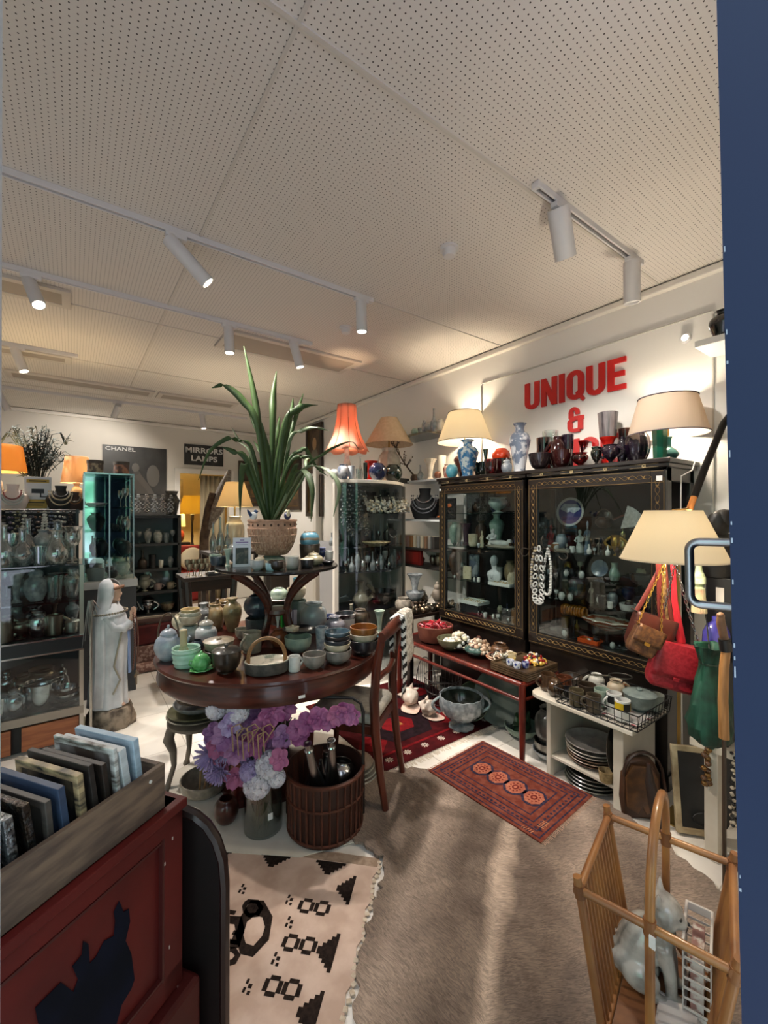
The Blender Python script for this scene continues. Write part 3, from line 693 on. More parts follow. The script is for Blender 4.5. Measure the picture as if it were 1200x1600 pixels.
Lf=[([(408,692),(397,616),(381,541)],.040,0),([(404,672),(380,627),(352,603),(331,606)],.046,-.1),([(426,670),(427,620),(432,580)],.042,.1),([(443,670),(465,640),(480,634),(497,633)],.044,.05),([(449,674),(456,640),(458,622)],.030,.15),
([(452,692),(466,640),(474,615)],.026,.2),([(395,705),(370,688),(358,684),(328,705),(310,750)],.026,-.25),([(387,722),(365,706),(346,698)],.036,-.1),([(393,713),(375,690),(362,668)],.020,.2),
([(388,740),(381,725),(376,760),(375,808)],.032,-.18),([(450,724),(470,704),(478,702),(495,730),(512,744)],.026,.2),([(478,732),(505,710),(520,700),(548,690),(560,701)],.026,-.2),([(470,738),(506,731),(530,760),(521,807)],.034,-.25),
([(460,744),(477,737),(488,765),(486,815)],.040,-.3),([(452,726),(475,714),(486,713)],.026,.1),([(452,692),(470,674),(490,668),(514,673)],.026,.25),([(412,724),(404,700),(396,689)],.030,.2),([(430,700),(434,672),(437,650)],.034,.2),
([(410,700),(396,660),(384,630)],.026,.25),([(440,706),(447,668),(453,640)],.030,-.15),([(420,720),(415,690),(409,660)],.030,-.15),([(452,750),(462,728),(466,724)],.030,-.2),([(398,740),(390,722),(392,705)],.028,.2),([(472,750),(478,720),(484,716)],.02,.25)]
for i,(p,w,dd) in enumerate(Lf): leafstrip(p,w,dd,LEAF2 if i in (8,15,12,23) else LEAF)
for x,y,l,c,c2 in ((396,779,'little white and blue figurine of a bird perched on the planter rim at left','#dfe3e6','#26406a'),(449,777,'dark blue bird figurine tucked into the planter rim at right','#1b2142','#d9cfae')):
    lo=at(x,y,D=2.36); t=T('bird_figurine',l,'figurine',(lo.x,lo.y,PZ+H),random.uniform(0,3))
    P(t,'body',G().ell((0,0,.022),(.026,.018,.022)),glz(c)); P(t,'head',G().ell((.02,0,.045),(.012,.011,.012)).lathe([(.004,0),(0,.014)],8,M=Matrix.Translation((.031,0,.045))@Matrix.Rotation(PI/2,4,'Y')),glz(c2)); P(t,'tail',G().tube([(-.02,0,.025),(-.04,0,.045),(-.048,0,.055)],[.010,.007,.003],6),glz(c2))
Z=UZ
k=pp('cup','dark fluted beaker carrying the blue banded vase on the tier',466,852,21,20,glz('#3b302a','#57493d'),Z=Z+.0,X=None)
kk=k.location; kk.x,kk.y=1.16,2.36; 
pot('round','round vase with turquoise and brown bands on the dark beaker',.118,.112,(kk.x,kk.y,kk.z+.078),mat('#4f8398',.35,h2='#7c6a55',scale=7,wave=('Z',1.2,2),coat=.3,lo=.72,hi=.9))
k=pp('round','cream lidded squat pot with brown finial on the tier, right side',490,868,31,18,glz('#b5ad93','#9d957b'),Z=Z,D=2.46,lid=glz('#b5ad93','#6d5a41'))
k=pp('urn','small cobalt blue footed vase on the tier at right',501,877,18,22,navy,Z=Z)
k=pp('plate','dark glossy lid lying near the right edge of the tier',512,866,22,7,blk,Z=Z,D=2.5)
k=pp('cup','white straight cup near the right edge of the tier',514,877,14,17,white,Z=Z)
k=pp('deep','small brown bowl beside the cobalt vase on the tier',493,884,18,13,rust,Z=Z)
k=pp('cup','black crock with a cream lid in the front of the tier',480,888,22,15,blk,Z=Z,lid=cream)
k=pp('cup','two-tone mug, dark above and white below, at the tier front',457,890,22,22,glz('#c4c1b8','#5d5b59',scale=3),Z=Z)
k=pp('deep','dark brown tea bowl at the tier front centre',432,892,25,17,dkbrown,Z=Z)
k=pp('round','cream teapot-shaped jar behind the printed card on the tier',406,890,26,17,cream,Z=Z,lid=True)
k=pp('cup','pale sky-blue cup in front of the planter on the tier',423,868,17,13,skyb,Z=Z,D=2.24)
k=pp('deep','light grey bowl left of the planter on the tier',402,866,22,17,glz('#a9aaac','#bfc0c0'),Z=Z,D=2.26)
k=pp('round','large dark grey round pot at the back left of the tier',372,864,34,32,glz('#5d615f','#737671'),Z=Z,D=2.6)
k=pp('cup','square-looking charcoal dish at the left end of the tier',341,884,26,16,slate,Z=Z)
k=pp('deep','grey-green bowl behind the charcoal dish on the tier',337,872,20,17,celg,Z=Z,D=2.5)
k=pp('trumpet','tall celadon beaker beside the printed card on the tier',356,878,14,28,celg,Z=Z,D=2.42,name='beaker',cat='beaker')
# printed card
lo=at(378,886,Z=Z); t=T('printed_card','white printed card with a dark photograph standing on the tier','card',lo,math.radians(-20))
t.rotation_euler=(math.radians(-9),0,math.radians(-20))
P(t,'card',G().box((0,0,.082),(.096,.003,.163)),mat('#d9d9e6',.5),smooth=False)
P(t,'photograph',G().box((0,-.0020,.062),(.068,.001,.09)),mat('#1c1a1a',.4,h2='#6b5d52',scale=30,lo=.5,hi=.7),smooth=False)
g=G()
g.box((0,-.0020,.150),(.022,.001,.006)).box((0,-.0020,.137),(.066,.001,.0075)).box((0,-.0020,.124),(.060,.001,.003))
P(t,'printed_lines',g,mat('#8a78a8',.5),'faint purple printed heading',smooth=False)
# ================================================================ lacquer cabinets along the right wall
LAC=mat('#120d0b',.32,h2='#1d1511',scale=14,coat=.3); INL=mat('#8d7347',.42,.55); INL2=mat('#b6a27a',.45,.3); CABIN=mat('#191210',.7)
CX=2.60; CD=.38; CZ0=.60; CZ1=1.775
def cabinet(y0,y1,label,levels):
    w=y1-y0; t=T('display_cabinet',label,'cabinet',(CX,(y0+y1)/2,0),0,'inlaid black lacquer cabinets')
    g=G().box((CD/2,0,.30),(CD,w,.60)).box((CD/2,0,.04),(CD+.02,w+.02,.08)).box((CD-.01,0,(CZ0+CZ1)/2),(.02,w,CZ1-CZ0))
    for s in (-1,1):
        # side panels: frame with a glass pane between
        yy=s*(w/2-.0125)
        g.box((.03,yy,(CZ0+CZ1)/2),(.06,.025,CZ1-CZ0)).box((CD-.03,yy,(CZ0+CZ1)/2),(.06,.025,CZ1-CZ0)).box((CD/2,yy,CZ0+.04),(CD,.025,.08)).box((CD/2,yy,CZ1-.05),(CD,.025,.10))
    g.box((CD/2,0,CZ0+.036),(CD-.004,w-.02,.072)).box((CD/2,0,CZ1-.015),(CD,w,.03))
    P(t,'carcass',g,LAC,bev=.003,smooth=False)
    P(t,'back_lining',G().box((CD-.022,0,(CZ0+CZ1)/2),(.004,w-.06,CZ1-CZ0-.06)),CABIN,smooth=False)
    P(t,'cornice',G().box((CD/2-.008,0,CZ1+.012),(CD+.05,w+.05,.026)).box((CD/2-.004,0,CZ1-.012),(CD+.03,w+.03,.024)),LAC,bev=.005,smooth=False)
    # front door frame with glass
    f=P(t,'door',G().box((-.010,-w/2+.0375,(CZ0+CZ1)/2-.02),(.02,.075,CZ1-CZ0-.04)).box((-.010,w/2-.0375,(CZ0+CZ1)/2-.02),(.02,.075,CZ1-CZ0-.04)).box((-.010,0,CZ1-.075),(.0195,w-.15,.075)).box((-.010,0,CZ0+.040),(.0195,w-.15,.08)),LAC,bev=.003,smooth=False)
    P(f,'pane',G().box((-.010,0,(CZ0+CZ1)/2-.01),(.003,w-.14,CZ1-CZ0-.19)),PANE,smooth=False)
    g=G(); X=-.0208
    def vine(a,b,n):
        a=Vector(a);b=Vector(b);d=(b-a); q=d.normalized(); s=Vector((0,q.z,-q.y))
        for ph in (0,PI): g.tube([a+d*(i/(n*10))+s*(.011*math.sin(2*PI*i/20*1.0+ph)) for i in range(n*10+1)],.0011,4)
        for i in range(n//2):
            c=a+d*((2*i+1)/n)
            for k in range(3): 
                an=2*PI*k/3+.4; g.ell((X,c.y+.0055*math.cos(an),c.z+.0055*math.sin(an)),(.0012,.0045,.0045),6,4)
    z0,z1=CZ0+.09,CZ1-.11
    for s in (-1,1):
        vine((X,s*(w/2-.040),z0),(X,s*(w/2-.040),z1+.03),22)
        for o in (.008,.068): g.box((X,s*(w/2-o),(z0+z1)/2),(.001,.0022,z1-z0+.06))
    vine((X,-w/2+.07,CZ1-.075),(X,w/2-.07,CZ1-.075),18); vine((X,-w/2+.07,CZ0+.045),(X,w/2-.07,CZ0+.045),18)
    for zz in (CZ1-.045,CZ1-.106,CZ0+.012,CZ0+.076): g.box((X,0,zz),(.001,w-.02,.002))
    P(t,'gold_inlay',g,INL,'gold floral inlay along the door frame',smooth=False)
    g=G()
    for k in range(4):
        yy=-w/2+w*(k+.5)/4
        for a in range(5): g.ell((-.0235,yy+.008*math.cos(a*2*PI/5),CZ1-.012+.008*math.sin(a*2*PI/5)),(.001,.005,.005),6,4)
        g.box((-.0235,yy,CZ1-.021),(.001,w/4*.7,.0016)).box((-.0235,yy,CZ1-.003),(.001,w/4*.7,.0016))
    P(t,'cornice_inlay',g,INL2,smooth=False)
    for z in levels:
        P(t,'glass_shelf',G().box((CD/2+.01,0,z-.004),(CD-.07,w-.06,.006)),glass('#cfe0da',.15),smooth=False)
    return t
c1=cabinet(1.875,2.735,'black lacquer cabinet with gold inlay farther from the door, under the blue floral vase',(.94,1.22,1.50))
c2=cabinet(.975,1.835,'black lacquer cabinet with gold inlay nearer the door, under the dark glass vases',(.915,1.075,1.236,1.40))
price_tag(c2,(-.022,-.40,CZ1-.085),.030,PI/2)
price_tag(c1,(-.022,.415,CZ1-.075),.020,PI/2)
RED=glass('#c01522',.18); REDS=glz('#9e1410','#c3261a',rough=.12); DKRED=mat('#2a0709',.12,coat=.6); DKPUR=mat('#150c17',.10,coat=.7,h2='#2a1a2c',scale=9)
ORG=mat('#e2451c',.18,coat=.5); GRG=mat('#0e4a36',.1,coat=.7,h2='#126149',scale=6); TEALG=mat('#2d6a68',.15,coat=.5)
PORC=mat('#c9cbd0',.2,h2='#6a7486',scale=16,lo=.46,hi=.54,coat=.4); BLUEF=mat('#2f6c9a',.2,h2='#b9c9cc',scale=26,lo=.48,hi=.56,coat=.4)
def shelf_item(kind,label,cx,X,z,wp,hp,m,**k):
    p=at(cx,800,X=X); dz=dep(p); xc=(cx-600)/FL
    return pot(kind,label,wp*dz/FL/math.sqrt(1+xc*xc),hp*dz/FL,(p.x,p.y,z),m,**k)
TZc=CZ1+.0255
s=shelf_item
s('baluster','turquoise and ivory blossom vase in front of the red-brown lamp on the far cabinet',731,2.68,TZc,34,58,BLUEF)
s('round','small turquoise globe vase at the left end of the far cabinet top',706,2.64,TZc,19,21,glz('#4b9db2','#74b4c4'))
s('trumpet','slim green glass bud vase on the far cabinet top',759,2.72,TZc,9,42,glass('#5f9a5a',.2),name='bud_vase',cat='vase')
s('deep','dark olive glass bowl behind the green bud vase',754,2.84,TZc,28,24,mat('#1b231d',.15,coat=.5))
s('deep','ruby glass bowl beside the green bud vase',767,2.66,TZc,22,24,RED)
q=s('deep','dark red glass bowl carrying the orange globe',785,2.84,TZc,30,27,DKRED)
s('round','bright orange glass globe bowl resting on the dark red bowl',783,2.84,TZc+.105,29,23,ORG)
s('jar','small grey-blue lidded pot in front of the orange globe',792,2.66,TZc,17,18,glz('#7c848c','#a3a9ac'),lid=True)
s('baluster','tall grey and white chinoiserie vase at the right end of the far cabinet',812,2.70,TZc,34,77,PORC)
s('bowl','wide smoky dark bowl at the left end of the near cabinet',843,2.66,TZc,36,26,mat('#231a1c',.12,coat=.6))
s('tumbler','amber glass vase behind the wide smoky bowl',850,2.88,TZc,25,55,glass('#8a3b1c',.25))
s('tumbler','clear glass cylinder behind the amber vase',860,2.93,TZc,26,66,CLEAR)
s('jar','dark red jug standing right of the amber vase',872,2.74,TZc,24,52,DKRED,name='jug',cat='jug',handle=1,rz=1.4)
s('tumbler','tall dark plum glass vase beside the dark red jug',887,2.80,TZc,20,55,DKPUR)
s('bowl','dark cherry glass bowl at the front left of the near cabinet top',878,2.66,TZc,34,28,DKRED)
s('urn','ruby red glass bowl near the middle of the near cabinet top',906,2.68,TZc,27,22,RED)
s('trumpet','red glass funnel vase behind the ruby red bowl',912,2.86,TZc,18,45,RED)
s('round','white glass globe behind the small green footed pot',925,2.88,TZc,32,34,glz('#d6d3cc','#c8c4bb'),wall=.003)
s('urn','small jade green footed pot on the near cabinet top',932,2.66,TZc,18,28,glass('#2f7a63',.25))
p=at(950,800,X=2.86); t=T('cut_vase','tall ruby and smoke ribbed glass vase rising above the others','vase',(p.x,p.y,TZc))
P(t,'body',vessel('trumpet',.052,.20),REDS); g=vessel('tumbler',.062,.16,n=32,wavy=.04,lobes=16)
for i,v in enumerate(g.v): g.v[i]=(v[0],v[1],v[2]+.201)
P(t,'smoky_collar',g,mat('#4b464a',.15,h2='#8d8688',scale=30,stretch=(1,1,.1),coat=.5),'smoky grey ribbed upper half')
s('urn','black two-handled glass pot in the middle of the near cabinet top',954,2.67,TZc,26,30,DKPUR,handle=2,rz=1.57)
s('jar','small black jug right of the two-handled pot',972,2.72,TZc,17,42,DKPUR,name='jug',cat='jug',handle=1,rz=-1.4)
s('round','large dark purple fluted glass vase under the right shade',996,2.74,TZc,41,50,DKPUR,wavy=.05,lobes=9,n=54)
s('tumbler','clear brown glass cylinder behind the fluted purple vase',977,2.92,TZc,22,60,glass('#a06a50',.2))
s('tumbler','tall bottle-green faceted vase at the right end of the near cabinet',1031,2.70,TZc,28,58,GRG,n=8)
# lamps on the cabinets
SHW=shade('#fdf7e8',.72); EDGE=mat('#6b5a48',.6)
p=at(726,800,X=2.86)
lamp('lit lamp with cream cone shade and red-brown vase base on the far cabinet',(p.x,p.y,TZc),.245,.145,.27,.335,SHW,LAMP*.78,(1,.83,.60),('baluster',.098,.27),mat('#4a1f18',.2,h2='#6a3326',scale=6,coat=.5),trim=EDGE)
p=at(1043,800,X=2.80)
lamp('lit lamp with wide cream drum shade and teal base beside the wall lettering',(p.x,p.y,TZc),.205,.148,.215,.155,shade('#e2d3c2',.45),LAMP*.5,(1,.86,.68),('gourd',.058,.14),TEALG,trim=mat('#4a3f52',.6))
# ---------------------------------------------------------------- contents of the two cabinets
def figure(label,cx,X,z,wp,hp,m,name='figurine',cat=None,parts=(),rz=0,group=None):
    """small seated or standing figurine: skirt, body, head"""
    p=at(cx,800,X=X); dz=dep(p); h=hp*dz/FL; w=wp*dz/FL*.8
    t=T(name,label,cat or name,(p.x,p.y,z),rz,group)
    g=G().lathe([(0,0),(w*.5,0),(w*.46,h*.2),(w*.30,h*.5),(w*.36,h*.66),(w*.16,h*.74),(w*.12,h*.80),(0,h*.80)],16,sy=.8)
    g.tube([(0,w*.32,h*.66),(-w*.25,w*.4,h*.5),(-w*.42,w*.12,h*.46)],[w*.1,w*.09,w*.07],7).tube([(0,-w*.32,h*.66),(-w*.25,-w*.4,h*.5),(-w*.42,-w*.12,h*.46)],[w*.1,w*.09,w*.07],7)
    P(t,'body',g,m); P(t,'head',G().ell((0,0,h*.885),(w*.17,w*.16,h*.115)),m)
    return t
def tray(label,loc,w,d,m,cells,rz=0,name='jewellery_tray',group=None):
    t=T(name,label,'tray',loc,rz,group)
    P(t,'tray',G().box((0,0,.006),(d,w,.012)).box((-d/2,0,.012),(.006,w,.024)).box((d/2,0,.012),(.006,w,.024)).box((0,-w/2,.012),(d,.006,.024)).box((0,w/2,.012),(d,.006,.024)),m,smooth=False)
    g=G()
    for i in range(cells[0]):
        for j in range(cells[1]):
            x=-d/2+d*(i+.5)/cells[0]; y=-w/2+w*(j+.5)/cells[1]
            g.lathe([(.006,.0),(.008,.002),(.006,.004),(.005,.002),(.006,0)],10,c=(x,y,.014),M=None)
    o=P(t,'rings',g,GOLD,'small gold rings in rows',smooth=False); o['kind']='stuff'
    return t
IV=glz('#d0c4a8','#b8a98b',rough=.4); JADE=glz('#7f9c8f','#a0b7a9'); PALE=glz('#cfd0cb','#b8b9b6'); BRN=mat('#3a2415',.45,h2='#553620',scale=9)
# far cabinet: shelf heights .624, .94, 1.22, 1.50
s('jar','celadon jar with faint figures at the left of the far cabinet top shelf',712,2.78,1.222,20,34,JADE)
s('urn','pale green footed bowl on the top glass shelf of the far cabinet',778,2.80,1.502,30,24,glz('#a9bfb4','#c2d0c6'))
s('baluster','celadon vase in the upper right of the far cabinet',776,2.84,1.222,24,52,JADE)
s('vase','brown wooden vase at the back of the upper shelf in the far cabinet',752,2.84,1.222,18,38,BRN)
s('trumpet','purple-brown glass vase at the left of the far cabinet upper shelf',728,2.76,1.222,20,34,mat('#4d3340',.15,coat=.5))
s('cup','ivory drum-shaped pot on the upper shelf of the far cabinet',739,2.72,1.222,15,19,IV)
t=figure('small ivory figurine left of the white seated figure in the far cabinet',753,2.70,1.222,9,26,IV)
t=figure('white glazed seated figure on the upper shelf of the far cabinet',770,2.72,1.222,24,30,PALE)
t=T('pillow_figure','pale glazed reclining figure on a flat base in the far cabinet','figurine',(2.68,2.14,1.222))
P(t,'base',G().ell((0,0,.018),(.05,.16,.018)),stone); P(t,'body',G().ell((0,.02,.045),(.035,.10,.025)).ell((0,-.07,.055),(.024,.024,.026)),PALE)
b=bust('black display stand hung with blue and white beads in the far cabinet',(2.72,1.99,1.222),.15,-PI/2,mat('#1f2546',.6),beads=((PALE,.20,.42,.030),(mat('#2a3a6a',.3),.16,.30,.03)))
t=bust('white head and shoulders bust wearing a dark pendant cord in the far cabinet',at(772,800,X=2.74)*1.0,.14,-PI/2,mat('#d6d6d6',.5),beads=((BLACK,.12,.5,.012),)); p=at(772,800,X=2.74); t.location=(p.x,p.y,.942)
P(t,'head',G().ell((0,0,.175),(.030,.034,.045)),mat('#b9bfc0',.5))
t=O('earring_card','upright ivory card of earrings on the middle shelf of the far cabinet','card',G().box((0,0,.055),(.012,.085,.11)),mat('#c9bb9d',.7,h2='#a08a5c',scale=60,lo=.6,hi=.68),(2.70,2.52,.942),.1,bev=.003)
tray('white ring tray tilted below the bust in the far cabinet',(2.69,2.13,.945),.20,.13,WHITE,(3,8))
s('round','ivory melon-shaped pot right of the ring tray in the far cabinet',800,2.70,.942,15,22,IV)
s('cup','blue and white cylinder vase behind the earring card in the far cabinet',741,2.86,.942,17,34,PORC)
s('vase','brown speckled vase at the far left of the middle shelf in the far cabinet',711,2.80,.942,20,40,BRN)
s('goblet','clear glass goblet beside the earring card in the far cabinet',722,2.70,.942,10,24,CLEAR)
s('jar','tan jar with bird at the right of the middle shelf in the far cabinet',797,2.84,.942,19,34,tan)
tray('white tray of brooches lying on risers in the lower far cabinet',(2.71,2.46,.75),.22,.14,WHITE,(3,9))
O('display_riser','black velvet block under the brooch tray in the far cabinet','display stand',G().box((0,0,.0375),(.12,.20,.074)),mat('#18181c',.9),(2.71,2.46,.6725),0,bev=.004)
O('photo_frame','small tilted silver photo frame in the lower far cabinet','frame',G().box((0,0,.045),(.008,.07,.09)).box((-.005,0,.045),(.003,.05,.07)),SILVER,(2.72,2.13,.6725),.3,bev=.002)
t=T('jewel_box','brown wooden box with drawers at the lower right of the far cabinet','box',(2.70,1.975,.6725))
P(t,'body',G().box((0,0,.055),(.12,.10,.11)),mat('#6a4a30',.5,h2='#4d3420',scale=6,stretch=(1,1,8)),bev=.003,smooth=False); 
for k in range(2): P(t,'drawer',G().box((-.061,0,.03+.05*k),(.004,.088,.042)),mat('#7c5838',.5),smooth=False)
for k in range(4): O('lipstick_case','short metallic cylinder standing in the row at the lower left of the far cabinet','case',G().lathe([(0,0),(.009,0),(.009,.05),(.007,.052),(0,.055)],12),metal('#b9a98a',.3) if k%2 else SILVER,(2.67,2.63-.026*k,.6725),0,'metallic cylinders in the far cabinet')
for k in range(4): O('cylinder_charm','slim metal tube standing beside the metallic cylinders in the far cabinet','charm',G().lathe([(0,0),(.006,0),(.006,.04),(0,.042)],10),metal('#9fae9c',.3),(2.66,2.48-.02*k,.6725),0,'slim tubes in the far cabinet')
# near cabinet: shelf heights .624, .915, 1.075, 1.236, 1.40
t=T('wall_plate','blue and white plate with a snowy mountain standing at the back of the near cabinet','plate',(2.84,at(892,800,X=2.84).y,1.402+.0))
Mp=Matrix.Translation((0,0,.105))@Matrix.Rotation(math.radians(-82),4,'Y')
P(t,'plate',G().lathe([(0,0),(.06,.0),(.10,.012),(.102,.016),(.06,.006),(0,.005)],40,M=Mp),PALE)
P(t,'painted_sky',G().lathe([(0,.0058),(.085,.0115),(.085,.0125),(0,.0068)],40,M=Mp),mat('#2a2f78',.3,h2='#3d4a96',scale=10))
P(t,'painted_mountain',G().poly([(-.02,-.075),(.006,-.02),(-.004,.0),(.012,.03),(-.02,.075),(-.055,.05),(-.06,-.05)],.012,.0132,M=Mp@Matrix.Rotation(PI,4,'Z')),mat('#c9d2da',.4,h2='#8fa0b0',scale=20))
figure('small figure in a red cloak at the left of the near cabinet',861,2.72,1.238,17,40,mat('#8d1016',.4))
s('deep','small amber shell dish in front of the red cloaked figure',867,2.66,1.238,13,12,ochre)
figure('white carved pair of figures on the upper shelf of the near cabinet',906,2.74,1.238,19,36,PALE,name='carving')
figure('blue and white standing figurine behind the carved pair',918,2.84,1.238,14,48,glz('#7f93b4','#c5ccd6'))
s('deep','red lacquer box behind the white carving in the near cabinet',889,2.88,1.238,34,22,glz('#5a0d14','#741820'))
s('round','pale blue shell-like bowl left of the white carving',877,2.76,1.238,20,26,glz('#7d8794','#a9b0b8'))
tray('flat pale dish of rings in front of the white carving',(2.68,1.62,1.238),.10,.08,stone,(2,5))
t=T('dark_teapot','dark round cane-handled basket at the top of the near cabinet','basket',(2.84,at(944,800,X=2.84).y,1.402))
P(t,'body',vessel('round',.055,.07),BRN); P(t,'hoop_handle',G().tube([(0,.058*math.cos(PI*i/14),.05+.075*math.sin(PI*i/14)) for i in range(15)],.004,6),BRN)
s('goblet','cut crystal goblet in the upper middle of the near cabinet',950,2.74,1.402,12,26,CLEAR)
O('folding_fan','white open folding fan behind the lamp shade in the near cabinet','fan',G().poly([(0,0)]+[(.15*math.cos(math.radians(a)),.15*math.sin(math.radians(a))) for a in range(10,75,8)],0,.004,M=Matrix.Rotation(PI/2,4,'Z')@Matrix.Rotation(PI/2,4,'X')@Matrix.Rotation(PI,4,'Y')),mat('#d9d5cd',.6,h2='#bdb8ae',scale=60),(2.80,at(970,800,X=2.8).y,1.402),0)
O('beaded_belt','dark red beaded strip lying along the upper shelf of the near cabinet','belt',G().tube([(0,.12-.03*i,.02+.012*i) for i in range(8)],.012,8,flat=.5),mat('#6a1d1d',.4,h2='#9c6a58',scale=40),(2.88,at(965,800,X=2.88).y,1.402),0)
for k,(cx,m_) in enumerate(((928,BRN),(936,OLDSILVER),(943,BRN))):
    figure(('small dark carved figure left in the trio on the upper shelf of the near cabinet','small silvery figure in the middle of the trio in the near cabinet','small dark carved figure right in the trio in the near cabinet')[k],cx,2.70,1.238,9,26,m_)
t=s('urn','gold-toned metal urn right of the dark carved trio',962,2.70,1.238,16,32,GOLD,handle=2,rz=1.57)
s('jar','bright brass pot beside the gold-toned urn in the near cabinet',973,2.72,1.238,16,32,metal('#b8a069',.2),lid=True)
s('round','small round silver clock-like globe on the middle shelf left in the near cabinet',886,2.78,1.077,11,11,SILVER)
t=T('blue_plate','blue-grey saucer standing upright in the middle of the near cabinet','plate',(2.82,at(938,800,X=2.82).y,1.077))
P(t,'plate',G().lathe([(0,0),(.03,.0),(.055,.010),(.056,.013),(.03,.005),(0,.004)],32,M=Matrix.Translation((0,0,.058))@Matrix.Rotation(math.radians(-80),4,'Y')),glz('#75849a','#9aa5b3'))
s('pear','pale green bird-shaped bottle on the middle shelf of the near cabinet',960,2.74,1.077,18,28,JADE)
s('deep','shallow dark bowl at the right of the middle shelf in the near cabinet',1000,2.76,1.077,34,14,blk)
t=figure('grey metal figure on a plinth at left of the middle shelf in the near cabinet',924,2.72,.917,10,34,OLDSILVER)
s('bowl','cut glass ashtray on the middle shelf of the near cabinet',901,2.72,.917,30,14,CLEAR)
s('bowl','cut glass bowl beside the small desk clock in the near cabinet',897,2.84,.917,32,22,CLEAR)
t=T('desk_clock','small square silver desk clock on the middle shelf of the near cabinet','clock',(2.70,at(940,800,X=2.7).y,.917),0)
P(t,'case',G().box((0,0,.035),(.03,.065,.07)),SILVER,bev=.006); P(t,'dial',G().lathe([(0,0),(.026,0),(.026,.002),(0,.003)],24,M=Matrix.Translation((-.0155,0,.036))@Matrix.Rotation(-PI/2,4,'Y')),mat('#c9c9c6',.4))
s('round','round grey glass paperweight beside the desk clock',957,2.72,.917,18,22,glz('#5d6468','#7c848a'),wall=.003)
t=T('bangle_roll','roll of amber bangles on a stand in the lower near cabinet','bangle stand',(2.70,at(896,800,X=2.7).y,.6725))
P(t,'post',G().tube([(0,0,0),(0,0,.165)],.005,8),BLACK); P(t,'foot',G().lathe([(0,0),(.04,0),(.04,.008),(0,.01)],20),BLACK)
AMB=mat('#b06a16',.25,coat=.5,h2='#7a420c',scale=30)
for k in range(9): P(t,'bangle',G().tube([( .030*math.cos(2*PI*i/20),-.075+.018*k,.180+.030*math.sin(2*PI*i/20)) for i in range(20)],.0085,8,closed=True),AMB)
# ceramic boat and striped shell dish
t=T('wave_dish','wide wavy shell-like dish striped orange, white and brown in the near cabinet','dish',(2.72,at(948,800,X=2.72).y,.768))
P(t,'dish',G().lathe([(0,0),(.05,.0),(.12,.035),(.155,.06),(.150,.066),(.11,.045),(.05,.012),(0,.012)],64,sx=.62,wob=lambda a,z:1+(.10*math.sin(9*a) if z>.03 else 0)),mat('#a8481c',.3,h2='#c9bdae',scale=12,wave=('Z',2.5,2),coat=.4,lo=.45,hi=.55))
P(t,'stand',G().lathe([(0,-.095),(.05,-.095),(.05,-.088),(.012,-.08),(.012,.0),(0,.004)],20),BLACK)
s('pan','white boat-shaped dish holding a dark ball in the near cabinet',981,2.70,.917,28,10,PALE)
p=at(983,800,X=2.70); O('dark_ball','dark patterned ball with a white band sitting in the white dish','ball',G().ell((0,0,.026),.026,20,12),mat('#2a1d18',.3,h2='#b9a994',scale=9,wave=('Z',2,1),lo=.8,hi=.85),(p.x,p.y,.925))
t=tray('orange open box of beads at the bottom of the near cabinet',(2.68,at(922,800,X=2.68).y,.673),.125,.07,mat('#d4521c',.5),(2,6)); 
O('glass_block','clear cut glass candle block at the lower left of the near cabinet','candle holder',G().box((0,0,.03),(.05,.10,.06)).ell((0,-.06,.04),(.02,.02,.03)),glass('#cfd8d8',.3),(2.68,at(863,800,X=2.68).y,.6725),0,bev=.006)
for k in range(3): O('silver_spoon','silver spoon lying at the bottom right of the near cabinet','spoon',G().tube([(0,.06,.004),(0,-.03,.006),(0,-.05,.006)],[.002,.0022,.003],6).ell((0,-.065,.006),(.010,.018,.003)),SILVER,(2.67+.03*k,at(962,800,X=2.68).y,.6728),.5,'silver spoons in the near cabinet')
# small trinkets filling the shelves, each on its own
def trinkets(name_shelf,X,z,ys,seed,mats,hs=(.03,.07)):
    rnd=random.Random(seed); cnt={}
    od=['first','second','third','fourth','fifth','sixth','seventh','eighth','ninth','tenth','eleventh','twelfth','thirteenth','fourteenth','fifteenth','sixteenth']
    kinds=('vase','jar','goblet','bottle','round','urn','cup')
    for i,y in enumerate(ys):
        mn,m=mats[rnd.randrange(len(mats))]; kd=kinds[rnd.randrange(len(kinds))]; h=rnd.uniform(*hs)
        nn={'round':'pot','urn':'urn','cup':'beaker','vase':'vase','jar':'jar','goblet':'goblet','bottle':'bottle'}[kd]
        pot(kd,'tiny %s %s at %s, %s from left'%(mn,nn,name_shelf,od[i]),h*(.5 if kd in('bottle','goblet','vase') else .8),h,(X+rnd.uniform(-.012,.012),y,z),m,name='miniature_'+nn,cat=nn,n=14,group='miniatures at '+name_shelf)
TM=[('ivory',IV),('brown',BRN),('silver',SILVER),('dark blue',navy),('pale grey',PALE),('black',blk),('clear glass',CLEAR),('brass',GOLD)]
trinkets('back of the far cabinet upper shelf',2.92,1.222,[2.62,2.52,2.42,2.18,2.08,2.0],3,TM,(.05,.10))
trinkets('back of the far cabinet middle shelf',2.92,.942,[2.62,2.45,2.36,2.26,2.16,2.06,1.97],4,TM,(.05,.10))
trinkets('back of the far cabinet lowest shelf',2.88,.6725,[2.62,2.54,2.32,2.25,2.17,2.1],5,TM,(.05,.11))
trinkets('back of the far cabinet top shelf',2.86,1.502,[2.62,2.54,2.46,2.38],6,TM,(.05,.09))
trinkets('back of the near cabinet upper shelf',2.92,1.238,[1.74,1.66,1.5,1.36,1.28,1.2,1.12],8,TM,(.06,.11))
trinkets('back of the near cabinet middle shelf',2.93,1.077,[1.74,1.66,1.55,1.25,1.12,1.05],9,TM,(.05,.10))
